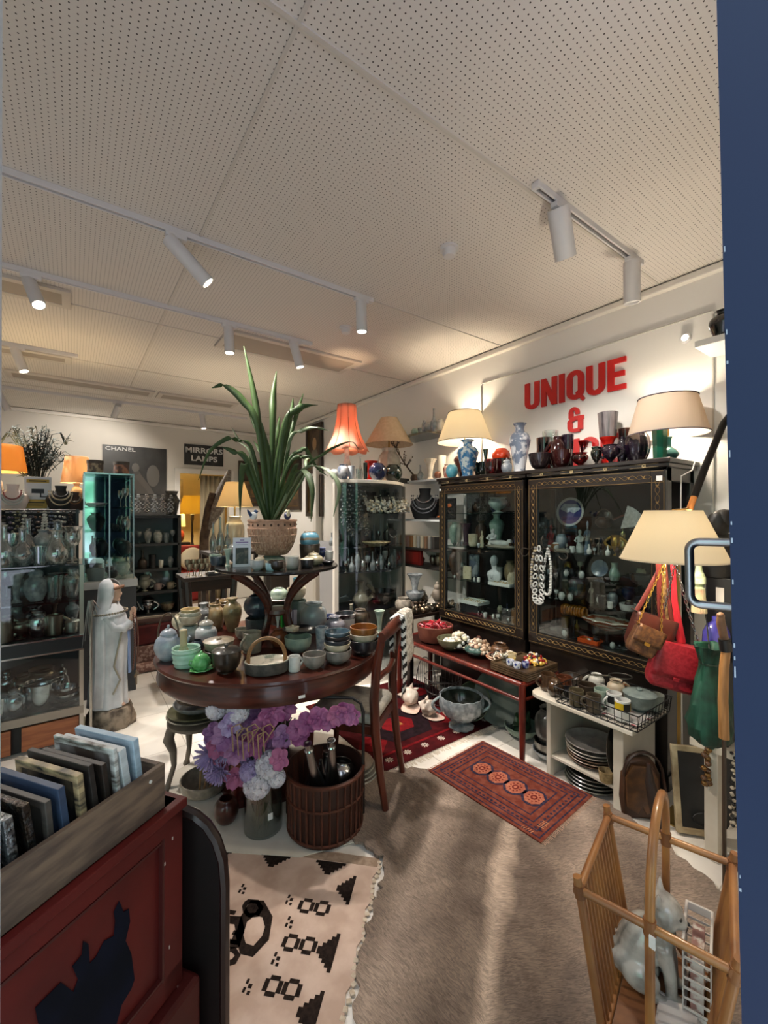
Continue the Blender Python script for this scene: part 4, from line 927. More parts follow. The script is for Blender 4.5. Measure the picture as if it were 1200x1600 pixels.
trinkets('back of the near cabinet lower shelf',2.93,.917,[1.74,1.64,1.42,1.32,1.2,1.1],10,TM,(.05,.10))
trinkets('back of the near cabinet bottom',2.88,.6725,[1.74,1.65,1.52,1.32,1.22],11,TM,(.05,.10))
trinkets('back of the near cabinet top shelf',2.92,1.402,[1.74,1.48,1.3,1.22,1.14],12,TM,(.05,.09))

TF=[('white tagged',WHITE),('dark bronze',BRN),('silver',SILVER),('pearl',PALE),('black',blk),('crystal',mat('#aeb6bc',.08,h2='#dfe5e8',scale=30,coat=.6))]
trinkets('front of the near cabinet upper shelf',2.665,1.238,[1.72,1.675,1.60,1.565,1.45,1.41,1.37,1.33,1.27],41,TF,(.035,.065))
trinkets('front of the near cabinet middle shelf',2.68,1.077,[1.74,1.70,1.66,1.61,1.57,1.5],42,TF,(.035,.06))
trinkets('front of the near cabinet lower shelf',2.67,.917,[1.72,1.68,1.63,1.58,1.36,1.31],43,TF,(.035,.07))
trinkets('front of the near cabinet bottom',2.665,.6725,[1.62,1.58,1.44,1.40,1.30,1.26,1.15],44,TF,(.03,.05))
trinkets('front of the far cabinet upper shelf',2.66,1.222,[2.62,2.58,2.54,2.36,2.05,1.96],45,TF,(.035,.06))
trinkets('front of the far cabinet middle shelf',2.66,.942,[2.63,2.59,2.40,2.36,2.0,1.96],46,TF,(.035,.06))
trinkets('front of the far cabinet bottom',2.66,.6725,[2.36,2.32,2.28,2.22,2.17,2.06],47,TF,(.03,.05))
# iron scroll and link necklaces hanging between the two cabinets
p=at(846,880,X=2.545); t=T('scroll_hook','thin iron scroll hook fixed between the two lacquer cabinets','hook',(2.575,p.y,1.26))
g=G().tube([(0,0,0),(-.02,0,.03),(-.03,0,.06),(-.015,0,.085),(.0,0,.06)],.004,6)
for s_ in (-1,1):
    g.tube([(0,0,0)]+[(-.012,s_*(.02+.016*k),.010*math.sin(k*.8)) for k in range(1,8)]+[(-.012,s_*(.15+.028*math.cos(a)*(1-a/9)),-.028+.028*math.sin(a)*(1-a/9)) for a in [PI/2-.5*j for j in range(10)]],.003,6)
P(t,'scroll',g,mat('#4a443c',.5,.5))
def linkrope(label,dx,dy,L,n,m_,m2,s,kind):
    t=T('link_necklace',label,'necklace',(2.548+dx,p.y+dy,1.262)); 
    for mi,mm in enumerate((m_,m2)):
        g=G()
        for i in range(n):
            if i%2!=mi: continue
            a=2*PI*i/n; y=.030*math.sin(a)+.004*math.sin(3*a); z=-L*math.sin(a/2)**1.0
            M=Matrix.Translation((-.012*math.sin(a/2)+.004*(i%2),y,z))@Matrix.Rotation(a*.5+(PI/2 if i%2 else 0),4,'X')
            if kind=='link': g.tube([(0,s*.62*math.cos(q),s*math.sin(q)) for q in [2*PI*k/14 for k in range(14)]],s*.26,6,closed=True,M=M)
            else: g.ell((0,0,0),s,10,6,M)
        P(t,'links' if kind=='link' else 'beads',g,mm)
linkrope('chunky black and white oval link necklace hanging between the two cabinets',-.012,.012,.36,34,PALE,BLACK,.019,'link')
linkrope('white round bead necklace hanging right of the chunky link necklace',.0,-.045,.30,56,PALE,PALE,.0095,'bead')
linkrope('grey and cream bead necklace hanging behind the chunky link necklace',.008,.055,.28,44,glz('#8f8d88'),IV,.010,'bead')
# ================================================================ lettering on the right wall
RD=mat('#c8201e',.35)
def letter(ch):
    """block letters on a unit: width about .62, height 1, thick uprights and thinner bars"""
    g=G(); a=.24; b=.16
    k_=[1.0]
    def top_():
        k_[0]+=.025; return k_[0]
    R_=lambda x0,y0,x1,y1: g.poly([(x0,y0),(x1,y0),(x1,y1),(x0,y1)],0,top_())
    def arcbar(cx,cy,ro_x,ro_y,ri_x,ri_y,a0,a1,n=10):
        o=[(cx+ro_x*math.cos(a0+(a1-a0)*i/n),cy+ro_y*math.sin(a0+(a1-a0)*i/n)) for i in range(n+1)]
        i_=[(cx+ri_x*math.cos(a0+(a1-a0)*i/n),cy+ri_y*math.sin(a0+(a1-a0)*i/n)) for i in range(n+1)]
        g.poly(o+i_[::-1],0,top_())
    w=.72
    if ch=='U': R_(0,.26,a,1);R_(w-a,.26,w,1);arcbar(w/2,.26,w/2,.26,w/2-a,.26-b,PI,2*PI)
    elif ch=='N': R_(0,0,a*.95,1);R_(w-a*.95,0,w,1);g.poly([(0,1),(w-a*.95,0),(w-.0,0),(a*.95,1)],0,top_())
    elif ch=='I': w=a;R_(0,0,a,1)
    elif ch=='Q':
        R_(0,.26,a,.74);R_(w-a,.26,w,.74);arcbar(w/2,.74,w/2,.26,w/2-a,.26-b,0,PI);arcbar(w/2,.26,w/2,.26,w/2-a,.26-b,PI,2*PI);g.poly([(w*.52,.22),(w*.92,-.10),(w*1.06,-.02),(w*.70,.30)],0,top_())
    elif ch=='E': w=.66;R_(0,0,a,1);R_(a,0,w,b);R_(a,1-b,w,1);R_(a,.5-b/2,w*.92,.5+b/2)
    elif ch=='C': R_(0,.26,a,.74);arcbar(w/2,.74,w/2,.26,w/2-a,.26-b,0,PI);arcbar(w/2,.26,w/2,.26,w/2-a,.26-b,PI,2*PI);R_(w-a,.64,w,.74);R_(w-a,.26,w,.36)
    elif ch=='&':
        w=.82; R_(.02,.22,.02+a,.40);arcbar(.36,.22,.34,.22,.12,.08,PI,1.62*PI);R_(.36,0,.62,b*.9)
        R_(.08,.62,.08+a*.9,.80);arcbar(.34,.78,.26,.22,.06,.08,.0,PI);R_(.42,.70,.60,.78)
        arcbar(.36,.40,.34,.16,.12,.04,.5*PI,PI);arcbar(.34,.62,.26,.14,.06,.03,PI,1.5*PI);R_(.34,.47,.80,.47+b);R_(.54,.08,.54+a*.9,.62);R_(.54,.0,.60,.2)
    return g,w
def word(txt,y_left,z0,h,label,name):
    """letters run toward -y along the wall"""
    t=T(name,label,'lettering',(XR-.002,y_left,z0),0)
    u=0
    for ch in txt:
        g,w=letter(ch)
        M=Matrix(((0,0,-1,0),(-1,0,0,0),(0,1,0,0),(0,0,0,1)))@Matrix.Translation((u,0,0))@Matrix.Diagonal((h*.86,h,.014,1))
        g.v=[tuple(M@Vector(v)) for v in g.v]
        P(t,'ampersand' if ch=='&' else 'letter',g,RD,smooth=False); u+=(w+.10)*h*.86
    return t,u
word('UNIQUE',2.155,2.335,.215,'red block letters spelling UNIQUE across the right wall','wall_lettering')
word('&',1.785,2.095,.185,'red ampersand sign on the wall under the word UNIQUE','wall_lettering')
word('NICE',1.875,1.845,.20,'red block letters of the lowest word, mostly hidden behind the glass vases','wall_lettering')
# ================================================================ rugs and hide
def rugmat(h,h2,sc=60,bump=.35,**k): return mat(h,.95,h2=h2,scale=sc,bump=bump,spec=.1,**k)
# beige flat-woven rug with dark motifs
ku=Vector((-.707,.707,0)); kv=Vector((-.715,-.699,0)); ko=Vector((1.075,1.515,0))
t=T('kilim_rug','beige flat-woven rug with dark stepped motifs on the floor before the flower vase','rug',(ko.x,ko.y,.001))
def kl(u,v,z=0): p=ku*u+kv*v; return (p.x,p.y,z)
KB=rugmat('#b59c8c','#c9b1a2',sc=9); KD=rugmat('#1e1714','#2c221d',sc=80)
Mk=Matrix(((ku.x,kv.x,0,0),(ku.y,kv.y,0,0),(0,0,1,0),(0,0,0,1)))
n=24; ed=[]
for i in range(n+1): ed.append((1.5*i/n,.006*math.sin(i*1.7)))
ed+=[(1.5,1.15*i/n) for i in range(1,n+1)]+[(1.5*(1-i/n),1.15) for i in range(1,n+1)]+[(.012*math.sin(i*2.1),1.15*(1-i/n)) for i in range(1,n)]
P(t,'weave',G().poly(ed,0,.006,M=Mk),KB,smooth=False)
P(t,'end_band',G().poly([(0.0,.0),(1.5,.0),(1.5,.045),(0,.045)],.006,.0068,M=Mk),rugmat('#8f7a68','#a28d7b',sc=40),smooth=False)
def kuv(px,py):
    p=at(px,py,Z=.008)-ko; a=Matrix(((ku.x,kv.x),(ku.y,kv.y))).inverted(); return a@Vector((p.x,p.y))
g=G(); zt=.0066
def R4(u0,v0,u1,v1,z1=.0074): g.poly([(u0,v0),(u1,v0),(u1,v1),(u0,v1)],zt,z1,M=Mk)
def stepped(u,v,w,h,ax):   # stepped triangle
    k=5
    for i in range(k):
        ww=w*(1-i/k)/2; 
        if ax=='v': R4(u-ww,v+h*i/k,u+ww,v+h*(i+1)/k)
        else: R4(u+h*i/k,v-ww,u+h*(i+1)/k,v+ww)
for px,py in ((348,1326),(430,1340),(517,1349)):
    c=kuv(px,py); stepped(c.x,.05,.13,.065,'v')
for px,py in ((562,1392),(535,1490),(515,1590)):
    c=kuv(px,py); stepped(.075,c.y,.13,.065,'u')
def pair(px,py,s=.03):
    c=kuv(px,py)
    for o in (-.045,.045):
        u,v=c.x-o*.7,c.y+o*.7*.0
        R4(u-s*.55,v-s,u+s*.55,v-s*.55);R4(u-s*.55,v+s*.55,u+s*.55,v+s);R4(u-s,v-s*.6,u-s*.5,v+s*.6);R4(u+s*.5,v-s*.6,u+s,v+s*.6)
for px,py in ((491,1417),(468,1475),(441,1543)): pair(px,py)
def fleck(px,py,s=.012):
    c=kuv(px,py); R4(c.x-s,c.y-s*.5,c.x,c.y+s*.5); R4(c.x+s*.3,c.y-s*1.6,c.x+s*1.0,c.y-s*.4); R4(c.x+s*.3,c.y+s*.5,c.x+s*1.0,c.y+s*1.7); R4(c.x-s*1.2,c.y+s*1.2,c.x-s*.4,c.y+s*2)
for px,py in ((453,1405),(453,1440),(432,1497),(388,1540),(380,1388)): fleck(px,py)
# the big medallion: outline points read off the rug in the photo
def kp(pts): return [tuple(kuv(x,y)) for x,y in pts]
def kring(o,i): 
    o=kp(o); i=kp(i); n_=len(o); cx=sum(p[0] for p in o)/n_
    ar=sum(o[k][0]*o[(k+1)%n_][1]-o[(k+1)%n_][0]*o[k][1] for k in range(n_))
    if ar<0: o=o[::-1]; i=i[::-1]
    g.ring(o,i,zt,.0074,M=Mk)
kring([(392,1407),(412,1407),(426,1432),(420,1468),(395,1495),(375,1490),(368,1462),(376,1432)],[(398,1430),(410,1433),(414,1448),(410,1462),(396,1478),(384,1474),(380,1460),(386,1440)])
kring([(345,1430),(378,1432),(382,1452),(374,1480),(350,1485),(330,1480),(325,1455),(330,1436)],[(352,1442),(366,1444),(368,1454),(362,1468),(350,1471),(342,1468),(338,1455),(342,1446)])
kring([(388,1405),(404,1406),(412,1418),(404,1432),(388,1434),(380,1426),(378,1416),(382,1409)],[(391,1411),(400,1412),(404,1419),(399,1426),(390,1427),(386,1422),(385,1417),(387,1413)])
kring([(348,1480),(368,1480),(376,1492),(368,1506),(348,1512),(336,1504),(332,1494),(338,1485)],[(351,1487),(362,1487),(367,1493),(362,1499),(351,1502),(345,1498),(343,1493),(346,1489)])
kring([(330,1398),(350,1399),(352,1412),(350,1432),(334,1436),(326,1430),(322,1416),(324,1404)],[(335,1405),(343,1406),(344,1414),(343,1424),(336,1427),(332,1423),(330,1415),(331,1408)])
for x,y in ((372,1458),(360,1425),(366,1472)): c=kuv(x,y); R4(c.x-.02,c.y-.008,c.x+.02,c.y+.008)
o=P(t,'dark_motifs',g,KD,'dark brown stepped triangles, boxes and medallion',smooth=False); o['kind']='stuff'
g=G()
for i in range(47):
    v=.02+i*.024; g.box((0,0,0),(.016,.014,.006),M=Mk@Matrix.Translation((-.004+.006*math.sin(i*5.3),v,.004))@Matrix.Rotation(i*1.3,4,'Z'))
P(t,'selvedge',g,rugmat('#c9bba8','#b5a48f'),smooth=False)['kind']='stuff'
# the animal hide
def hidemat():
    m=bpy.data.materials.new('fur'); m.use_nodes=True; nt=m.node_tree; b=nt.nodes['Principled BSDF']; L=nt.links.new; N=nt.nodes.new
    tc=N('ShaderNodeTexCoord'); mp=N('ShaderNodeMapping'); mp.inputs['Rotation'].default_value=(0,0,-math.atan2(.44,.685)); mp.inputs['Location'].default_value=(0,0,0)
    L(tc.outputs['Object'],mp.inputs[0])           # along x = the spine line
    wn=N('ShaderNodeTexNoise'); wn.inputs['Scale'].default_value=3; wn.inputs['Detail'].default_value=3; L(mp.outputs[0],wn.inputs[0])
    sep=N('ShaderNodeSeparateXYZ'); L(mp.outputs[0],sep.inputs[0])
    def M(op,a,b_=None,c=None):
        n=N('ShaderNodeMath'); n.operation=op
        for i,v in enumerate((a,b_,c)):
            if v is None: continue
            if isinstance(v,(int,float)): n.inputs[i].default_value=v
            else: L(v,n.inputs[i])
        return n.outputs[0]
    y=M('ADD',sep.outputs[1],M('MULTIPLY',M('SUBTRACT',wn.outputs['Fac'],.5),.16)); ay=M('ABSOLUTE',y)
    # fine hair lying outward from the spine
    sx=N('ShaderNodeCombineXYZ'); L(M('MULTIPLY',M('ADD',sep.outputs[0],M('MULTIPLY',ay,-.5)),1),sx.inputs[0]); L(M('MULTIPLY',y,.22),sx.inputs[1])
    h=N('ShaderNodeTexNoise'); h.inputs['Scale'].default_value=170; h.inputs['Detail'].default_value=4; h.inputs['Distortion'].default_value=1.5; L(sx.outputs[0],h.inputs[0])
    cl=N('ShaderNodeTexNoise'); cl.inputs['Scale'].default_value=2.6; cl.inputs['Detail'].default_value=4; cl.inputs['Distortion'].default_value=1.2; L(mp.outputs[0],cl.inputs[0])
    cr=N('ShaderNodeValToRGB'); L(ay,cr.inputs[0]); e=cr.color_ramp.elements
    e[0].position=.010; e[0].color=lin('#c4b2a2'); e[1].position=.05; e[1].color=lin('#5f534b')
    for p,c in ((.16,'#5a4e46'),(.24,'#84766c'),(.33,'#a8988c'),(.42,'#74675d'),(.55,'#6d625b'),(.68,'#a39488'),(.85,'#7d746d')): q=cr.color_ramp.elements.new(p); q.color=lin(c)
    cc=N('ShaderNodeValToRGB'); L(cl.outputs['Fac'],cc.inputs[0]); cc.color_ramp.elements[0].position=.38; cc.color_ramp.elements[0].color=lin('#6a5f58'); cc.color_ramp.elements[1].position=.68; cc.color_ramp.elements[1].color=lin('#b5a596')
    m1=N('ShaderNodeMix'); m1.data_type='RGBA'; m1.inputs[0].default_value=.36; L(cr.outputs[0],m1.inputs[6]); L(cc.outputs[0],m1.inputs[7])
    hr=N('ShaderNodeValToRGB'); L(h.outputs['Fac'],hr.inputs[0]); hr.color_ramp.elements[0].position=.35; hr.color_ramp.elements[0].color=lin('#4a4038'); hr.color_ramp.elements[1].position=.65; hr.color_ramp.elements[1].color=lin('#d9cfc6')
    m2=N('ShaderNodeMix'); m2.data_type='RGBA'; m2.blend_type='OVERLAY'; m2.inputs[0].default_value=.45; L(m1.outputs[2],m2.inputs[6]); L(hr.outputs[0],m2.inputs[7]); L(m2.outputs[2],b.inputs['Base Color'])
    bp=N('ShaderNodeBump'); bp.inputs['Strength'].default_value=.5; bp.inputs['Distance'].default_value=.01; L(h.outputs['Fac'],bp.inputs['Height']); L(bp.outputs[0],b.inputs['Normal'])
    b.inputs['Roughness'].default_value=.85; b.inputs['Specular IOR Level'].default_value=.15; return m
hc=Vector((1.32,1.07,0))
out=[(1.10,2.17),(1.24,2.12),(1.37,2.03),(1.60,1.93),(1.9,1.62),(2.12,1.36),(2.24,1.10),(2.19,.93),(2.08,.62),(1.95,.38),(1.6,.12),(1.1,.25),(.72,.42),(.55,.72),(.66,1.06),(.80,1.24),(.97,1.37),(1.085,1.50),(1.03,1.66),(.98,1.83),(1.02,2.02)]
oo=[]
for i in range(len(out)):
    a,b_=Vector(out[i]),Vector(out[(i+1)%len(out)])
    nr=Vector((b_.y-a.y,a.x-b_.x)).normalized()
    for k in range(9):
        p=a.lerp(b_,k/9)+nr*random.uniform(-.010,.016); oo.append((p.x-hc.x,p.y-hc.y))
oo=oo[::-1]
O('animal_hide','large grey-brown furry animal hide with a pale spine stripe lying on the floor','hide',G().poly(oo,0,.012),hidemat(),(hc.x,hc.y,.0095),0,smooth=False)
# small red-brown patterned rug
A,B,C,D=Vector((1.643,1.817,0)),Vector((2.165,1.871,0)),Vector((2.199,1.191,0)),Vector((1.686,1.145,0))
cen=(A+B+C+D)/4; L_=.70; W_=.50
t=T('small_rug','small rust red patterned rug with four medallions lying over the hide','rug',(cen.x,cen.y,.0225),math.atan2((D-A).y,(D-A).x))
RR=rugmat('#622e24','#754032',sc=30); RN=rugmat('#262334','#3a3040',sc=60); RT=rugmat('#8d4c3a','#a3654f',sc=60)
P(t,'pile',G().box((0,0,.003),(L_,W_,.006)),RR,smooth=False)
rc=lambda a,b_:[(-a,-b_),(a,-b_),(a,b_),(-a,b_)]
g=G()
for k,(a,b_) in enumerate(((.335,.235),(.305,.205),(.262,.165),(.225,.13))): g.ring(rc(a,b_),rc(a-.007,b_-.007),.006,.0068)
for s in (-1,1):
    for i in range(26): x=-.31+.0248*i; g.poly([(x,s*.186-.008),(x+.010,s*.186),(x,s*.186+.008),(x-.010,s*.186)],.006,.0069)
    for i in range(12): y=-.16+.029*i; g.poly([(s*.284-.008,y),(s*.284,y-.010),(s*.284+.008,y),(s*.284,y+.010)],.006,.0069)
P(t,'border_lines',g,RN,smooth=False)
g=G()
for k in range(4):
    x=-.165+.11*k; g.poly([(x+.062*math.cos(2*PI*i/12),.075*math.sin(2*PI*i/12)) for i in range(12)],.006,.0066)
P(t,'navy_field',g,RN,smooth=False)
for k in range(4):
    x=-.165+.11*k; g=G()
    g.poly([(x+.046*math.cos(2*PI*i/16)*(1+.1*(i%2)),.056*math.sin(2*PI*i/16)*(1+.1*(i%2))) for i in range(16)],.0066,.0074)
    P(t,'medallion',g,RT,smooth=False)
    g=G()
    for i in range(10): a=2*PI*i/10; g.poly([(x+.028*math.cos(a)+.006*math.cos(b_),.036*math.sin(a)+.006*math.sin(b_)) for b_ in (0,PI/2,PI,1.5*PI)],.0074,.008)
    g.ring([(x+.018*math.cos(2*PI*i/8),.022*math.sin(2*PI*i/8)) for i in range(8)],[(x+.009*math.cos(2*PI*i/8),.011*math.sin(2*PI*i/8)) for i in range(8)],.0074,.008)
    P(t,'medallion_flowers',g,rugmat('#5a1f1c','#6d2a24'),smooth=False)['kind']='stuff'
g=G()
for i in range(5): g.tube([(.285+.0*i,-.17+.012*i,.0075),(.315,-.165+.012*i,.0075)],.0016,4)
for i in range(5): g.tube([(.24+.012*i,-.235,.0075),(.245+.012*i,-.215,.0075)],.0016,4)
P(t,'pale_corner_stitching',g,rugmat('#c98f6c','#b5785a'),smooth=False)
g=G()
for i in range(60):
    y=-.245+.49*i/59
    for s in (-1,1): g.tube([(s*.349,y,.004),(s*(.366+random.uniform(0,.006)),y+random.uniform(-.005,.005),.001)],.0012,4)
P(t,'fringe',g,rugmat('#b5907a','#c9a893'))['kind']='stuff'
# dark red rug under the bench
t=T('dark_red_rug','dark red rug with black diamonds and white stars under the red bench','rug',(1.98,2.52,.001))
DR=rugmat('#360a0d','#460e12',sc=14); DB=rugmat('#170d10','#22141a',sc=30); DRR=rugmat('#701217','#5c0e13',sc=30); DW=rugmat('#c9b7ab','#b8a598')
P(t,'pile',G().box((0,0,.004),(1.04,1.04,.008)),DR,smooth=False)
def dia(g,x,y,a,b_,z0=.008,z1=.0088): g.poly([(x-a,y),(x-a*.55,y-b_),(x+a*.55,y-b_),(x+a,y),(x+a*.55,y+b_),(x-a*.55,y+b_)],z0,z1)
for x,y,a,b in ((-.12,-.12,.27,.20),(.34,.22,.2,.16),(-.4,.3,.2,.16)): g=G(); dia(g,x,y,a,b); P(t,'black_diamond',g,DB,smooth=False)
for x,y,a,b in ((-.12,-.12,.13,.10),(.34,.22,.1,.08),(-.4,.3,.1,.08)): g=G(); dia(g,x,y,a,b,.0088,.0096); P(t,'red_diamond',g,DRR,smooth=False)
for x in (-.42,.22): P(t,'red_lozenge',G().poly([(x,-.36),(x+.13,-.24),(x,-.12),(x-.1,-.24)],.008,.0086),DRR,smooth=False)
P(t,'red_line',G().box((0,-.385,.0083),(1.0,.02,.001)),DRR,smooth=False)
g=G(); g.ring([(-.12+.045*math.cos(q),-.12+.035*math.sin(q)) for q in [PI/4+k*PI/2 for k in range(4)]],[(-.12+.022*math.cos(q),-.12+.017*math.sin(q)) for q in [PI/4+k*PI/2 for k in range(4)]],.0096,.0103)
P(t,'ochre_centre',g,rugmat('#9a6a3a','#84562c'),smooth=False)
for k in range(7):
    x=-.43+.143*k; g=G()
    for a in range(4): g.box((x,-.44,.0086),(.052,.008,.0014),a*PI/4)
    P(t,'white_star',g,DW,smooth=False)
g=G()
for i in range(110):
    x=-.52+1.04*i/109; g.tube([(x,-.518,.006),(x+random.uniform(-.012,.012),-.56+random.uniform(-.012,.012),.001)],.0022,4)
P(t,'fringe',g,rugmat('#cfc2b0','#ddd2c2'))['kind']='stuff'
# white cloth spread under the round table
O('white_cloth','white cloth spread on the floor under the flower vase and brown basket','cloth',G().poly([(.50,1.98),(.80,1.72),(1.15,1.62),(1.28,1.9),(1.25,2.5),(.9,2.9),(.45,2.7),(.38,2.3)],.0,.003),mat('#ded8cc',.8,h2='#cfc7b8',scale=6),(0,0,.0075),0,smooth=False)

# ================================================================ chair
CW=mat('#42190f',.32,h2='#5a2617',scale=5,stretch=(3,3,.6),coat=.3)
a=math.atan2(.176,.235); t=T('dining_chair','dark mahogany dining chair with pale grey seat drawn up to the round table','chair',(1.375,1.865,0),a)
for sx in (-1,1):
    x=sx*.165
    pts=[(x,-.045,0),(x,-.015,.18),(x,.012,.40),(x,.018,.55),(x,.006,.72),(x*1.03,-.03,.90)]
    P(t,'rear_leg',G().tube(pts,[.017,.019,.024,.024,.022,.018],10,flat=1.25),CW)
    P(t,'front_leg',G().tube([(x*1.1,.385,0),(x*1.1,.37,.25),(x*1.1,.365,.42)],[.014,.018,.022],10),CW)
P(t,'seat_rail',G().box((0,.19,.405),(.35,.37,.05)),CW,bev=.005)
P(t,'seat_cushion',G().box((0,.19,.455),(.355,.36,.05)),mat('#b3ada2',.85,h2='#a39c90',scale=40),'pale grey upholstered seat',bev=.018)
P(t,'top_rail',G().tube([(-.20,-.035,.885),(-.1,-.05,.905),(0,-.055,.91),(.1,-.05,.905),(.20,-.035,.885)],[.018,.024,.026,.024,.018],10,flat=1.5),CW)
P(t,'back_slat',G().tube([(-.165,.01,.66),(0,-.01,.66),(.165,.01,.66)],.016,8),CW)
# scarves over its top rail
Mc=Matrix.Translation((1.375,1.865,0))@Matrix.Rotation(a,4,'Z')
def scarf(name,label,x0,x1,dropf,dropb,m,holes=False,seed=1):
    rows=[];rnd=random.Random(seed);K=9
    prof=[(-.10-.01,.94-dropf-.02)]
    yz=[(-.085-.02*k/6*0-.006*math.sin(k),.93-dropf*(1-k/7)) for k in range(7)]+[(-.07,.935),(-.045,.946),(-.02,.935)]+[(-.008+.004*math.sin(k),.93-dropb*(k/6)) for k in range(1,7)]
    for i in range(K):
        x=x0+(x1-x0)*i/(K-1); w=.012*math.sin(i*1.9+seed)
        rows.append([Mc@Vector((x+.01*math.sin(j*.7+seed),y+w*(1-abs(j-8)/9 if j<8 else .3)-.0,z-(.02*math.sin(i*2.2)*(1 if j in(0,len(yz)-1) else 0)))) for j,(y,z) in enumerate(yz)])
    return O(name,label,'scarf',G().sheet(rows),m,(0,0,0),0,None,solid=.004)
LACE=mat('#c9bfb2',.9,h2='#ece5da',scale=55,bump=.8,lo=.42,hi=.55)
o=scarf('lace_scarf','off-white open-weave scarf hanging over the chair back',.09,.225,.27,.20,LACE,seed=2)
BW=mat('#0f0f12',.7,h2='#e6e6e6',scale=6.5,lo=.495,hi=.505,detail=0,wave=('Z',1.5,1.5))
o=scarf('patterned_scarf','black and white patterned silk scarf on the chair back beside the lace scarf',.0,.085,.40,.18,BW,seed=5)

# ================================================================ red bench with jewellery bowls
RB=mat('#4d150f',.32,h2='#6a2418',scale=7,stretch=(4,4,1),coat=.3)
BX0,BX1,BY0,BY1,BZ=2.19,2.535,1.60,2.80,.475
t=T('bench','low red-stained bench table with rounded rails along the cabinets','bench',(0,0,0))
for x in (BX0,BX1):
    for y in (BY0,BY1): P(t,'leg',G().lathe([(0,0),(.016,0),(.018,.1),(.021,.3),(.021,BZ),(0,BZ)],14,c=(x,y,0)),RB)
P(t,'bench_top',G().box(((BX0+BX1)/2,(BY0+BY1)/2,BZ-.012),(BX1-BX0,BY1-BY0,.018)),mat('#2b100c',.3,coat=.3),smooth=False)
for z,r in ((BZ-.010,.017),(BZ-.105,.011)):
    P(t,'rail',G().tube([(BX0,BY0,z),(BX0,BY1,z)],r,12),RB); P(t,'rail',G().tube([(BX1,BY0,z),(BX1,BY1,z)],r,12),RB)
    P(t,'end_rail',G().tube([(BX0,BY0,z),(BX1,BY0,z)],r,12),RB); P(t,'end_rail',G().tube([(BX0,BY1,z),(BX1,BY1,z)],r,12),RB)
bz=BZ+.008
TERR=mat('#5d2a1c',.6,h2='#6f3a28',scale=12,bump=.1)
def heap(name,label,c,r,h,mats,size,n,seed,cat='beads',sy=1.,flat=1.):
    """a heap nobody could count: one object"""
    rnd=random.Random(seed); g=G()
    for i in range(n):
        a=rnd.uniform(0,2*PI); q=math.sqrt(rnd.random()); z=h*(1-q*q)*rnd.uniform(.7,1.0)
        g.mi=rnd.randrange(len(mats)); s=size*rnd.uniform(.7,1.3)
        g.ell((r*q*math.cos(a),r*q*sy*math.sin(a),z+s*.3),(s,s*rnd.uniform(.6,1),s*flat*rnd.uniform(.7,1)),8,5)
    o=O(name,label,cat,g,mats,c); o['kind']='stuff'; return o
def ringheap(name,label,c,r,h,mats,size,n,seed):
    rnd=random.Random(seed); g=G()
    for i in range(n):
        a=rnd.uniform(0,2*PI); q=math.sqrt(rnd.random()); g.mi=rnd.randrange(len(mats)); s=size*rnd.uniform(.8,1.2)
        M=Matrix.Translation((r*q*math.cos(a),r*q*math.sin(a),h*(1-q*q)*rnd.uniform(.6,1)+s*.4))@Matrix.Rotation(rnd.uniform(-.9,.9),4,'X')@Matrix.Rotation(rnd.uniform(-.9,.9),4,'Y')
        g.tube([(s*math.cos(2*PI*k/16),s*math.sin(2*PI*k/16),0) for k in range(16)],s*.2,6,closed=True,M=M)
    o=O(name,label,'bangles',g,mats,c); o['kind']='stuff'; return o
PK=mat('#b32a35',.25,coat=.5); PK2=mat('#d0707a',.3,coat=.4); SHW2=glz('#d8cdbb','#bfae98',rough=.35); SHC2=glz('#a58870','#c4a88f'); 
p=at(676,1000,Z=bz); lo=Vector((2.36,2.55,bz))
pot('pan','large terracotta bowl heaped with red bangles at the far end of the bench',.29,.12,lo,TERR,name='bowl',cat='bowl')
ringheap('bangle_heap','heap of red and pink bangles filling the terracotta bowl',(lo.x,lo.y,lo.z+.075),.10,.05,[PK,PK2,mat('#7a1a20',.3)],.032,34,5)
q=pp('bowl','olive brown bowl of pale shells at the front of the bench',704,1017,44,24,olive,Z=bz)
heap('shell_heap','pale shells and pearls filling the olive brown bowl',q.location+Vector((0,0,.036)),.066,.035,[SHW2,PALE,SHC2],.013,70,6,'shells')
q=pp('round','squat iridescent green pot with beads in its mouth on the bench front',744,1026,38,20,mat('#1d3a38',.18,h2='#48605a',scale=30,coat=.6),Z=bz)
heap('bead_heap','brown and pink beads heaped in the iridescent green pot',q.location+Vector((0,0,.058)),.05,.03,[mat('#8a4a36',.35),SHC2,mat('#5d2c20',.3)],.011,50,7)
q=pp('jar','brown bulbous pot with narrow mouth on the bench front',781,1031,30,27,glz('#5a3d26','#47301e'),Z=bz)
for (x,y,r,h,l,mt,sd) in ((2.36,2.27,.10,.075,'heap of white shell necklaces behind the olive bowl',[SHW2,PALE,mat('#e0d6b8',.4)],21),(2.37,2.10,.09,.07,'heap of cream and brown shell necklaces behind the green pot',[SHW2,SHC2,mat('#4a2c22',.4)],22)):
    q=pot('bowl','shallow dark bowl under the '+l,r*2.1,.035,(x,y,bz),blk)
    heap('necklace_heap',l,(x,y,bz+.022),r*.95,h*1.3,mt,.018,80,sd,'necklaces')
q=pot('plate','terracotta-rimmed plate of shell bracelets near the brown pot',.22,.035,(2.38,1.90,bz),glz('#a8694a','#c9b7a2'))
ringheap('bracelet_heap','shell and wood bracelets heaped on the terracotta-rimmed plate',(2.38,1.90,bz+.02),.075,.035,[SHW2,SHC2,mat('#5a2f1e',.35),BLACK],.024,34,9)
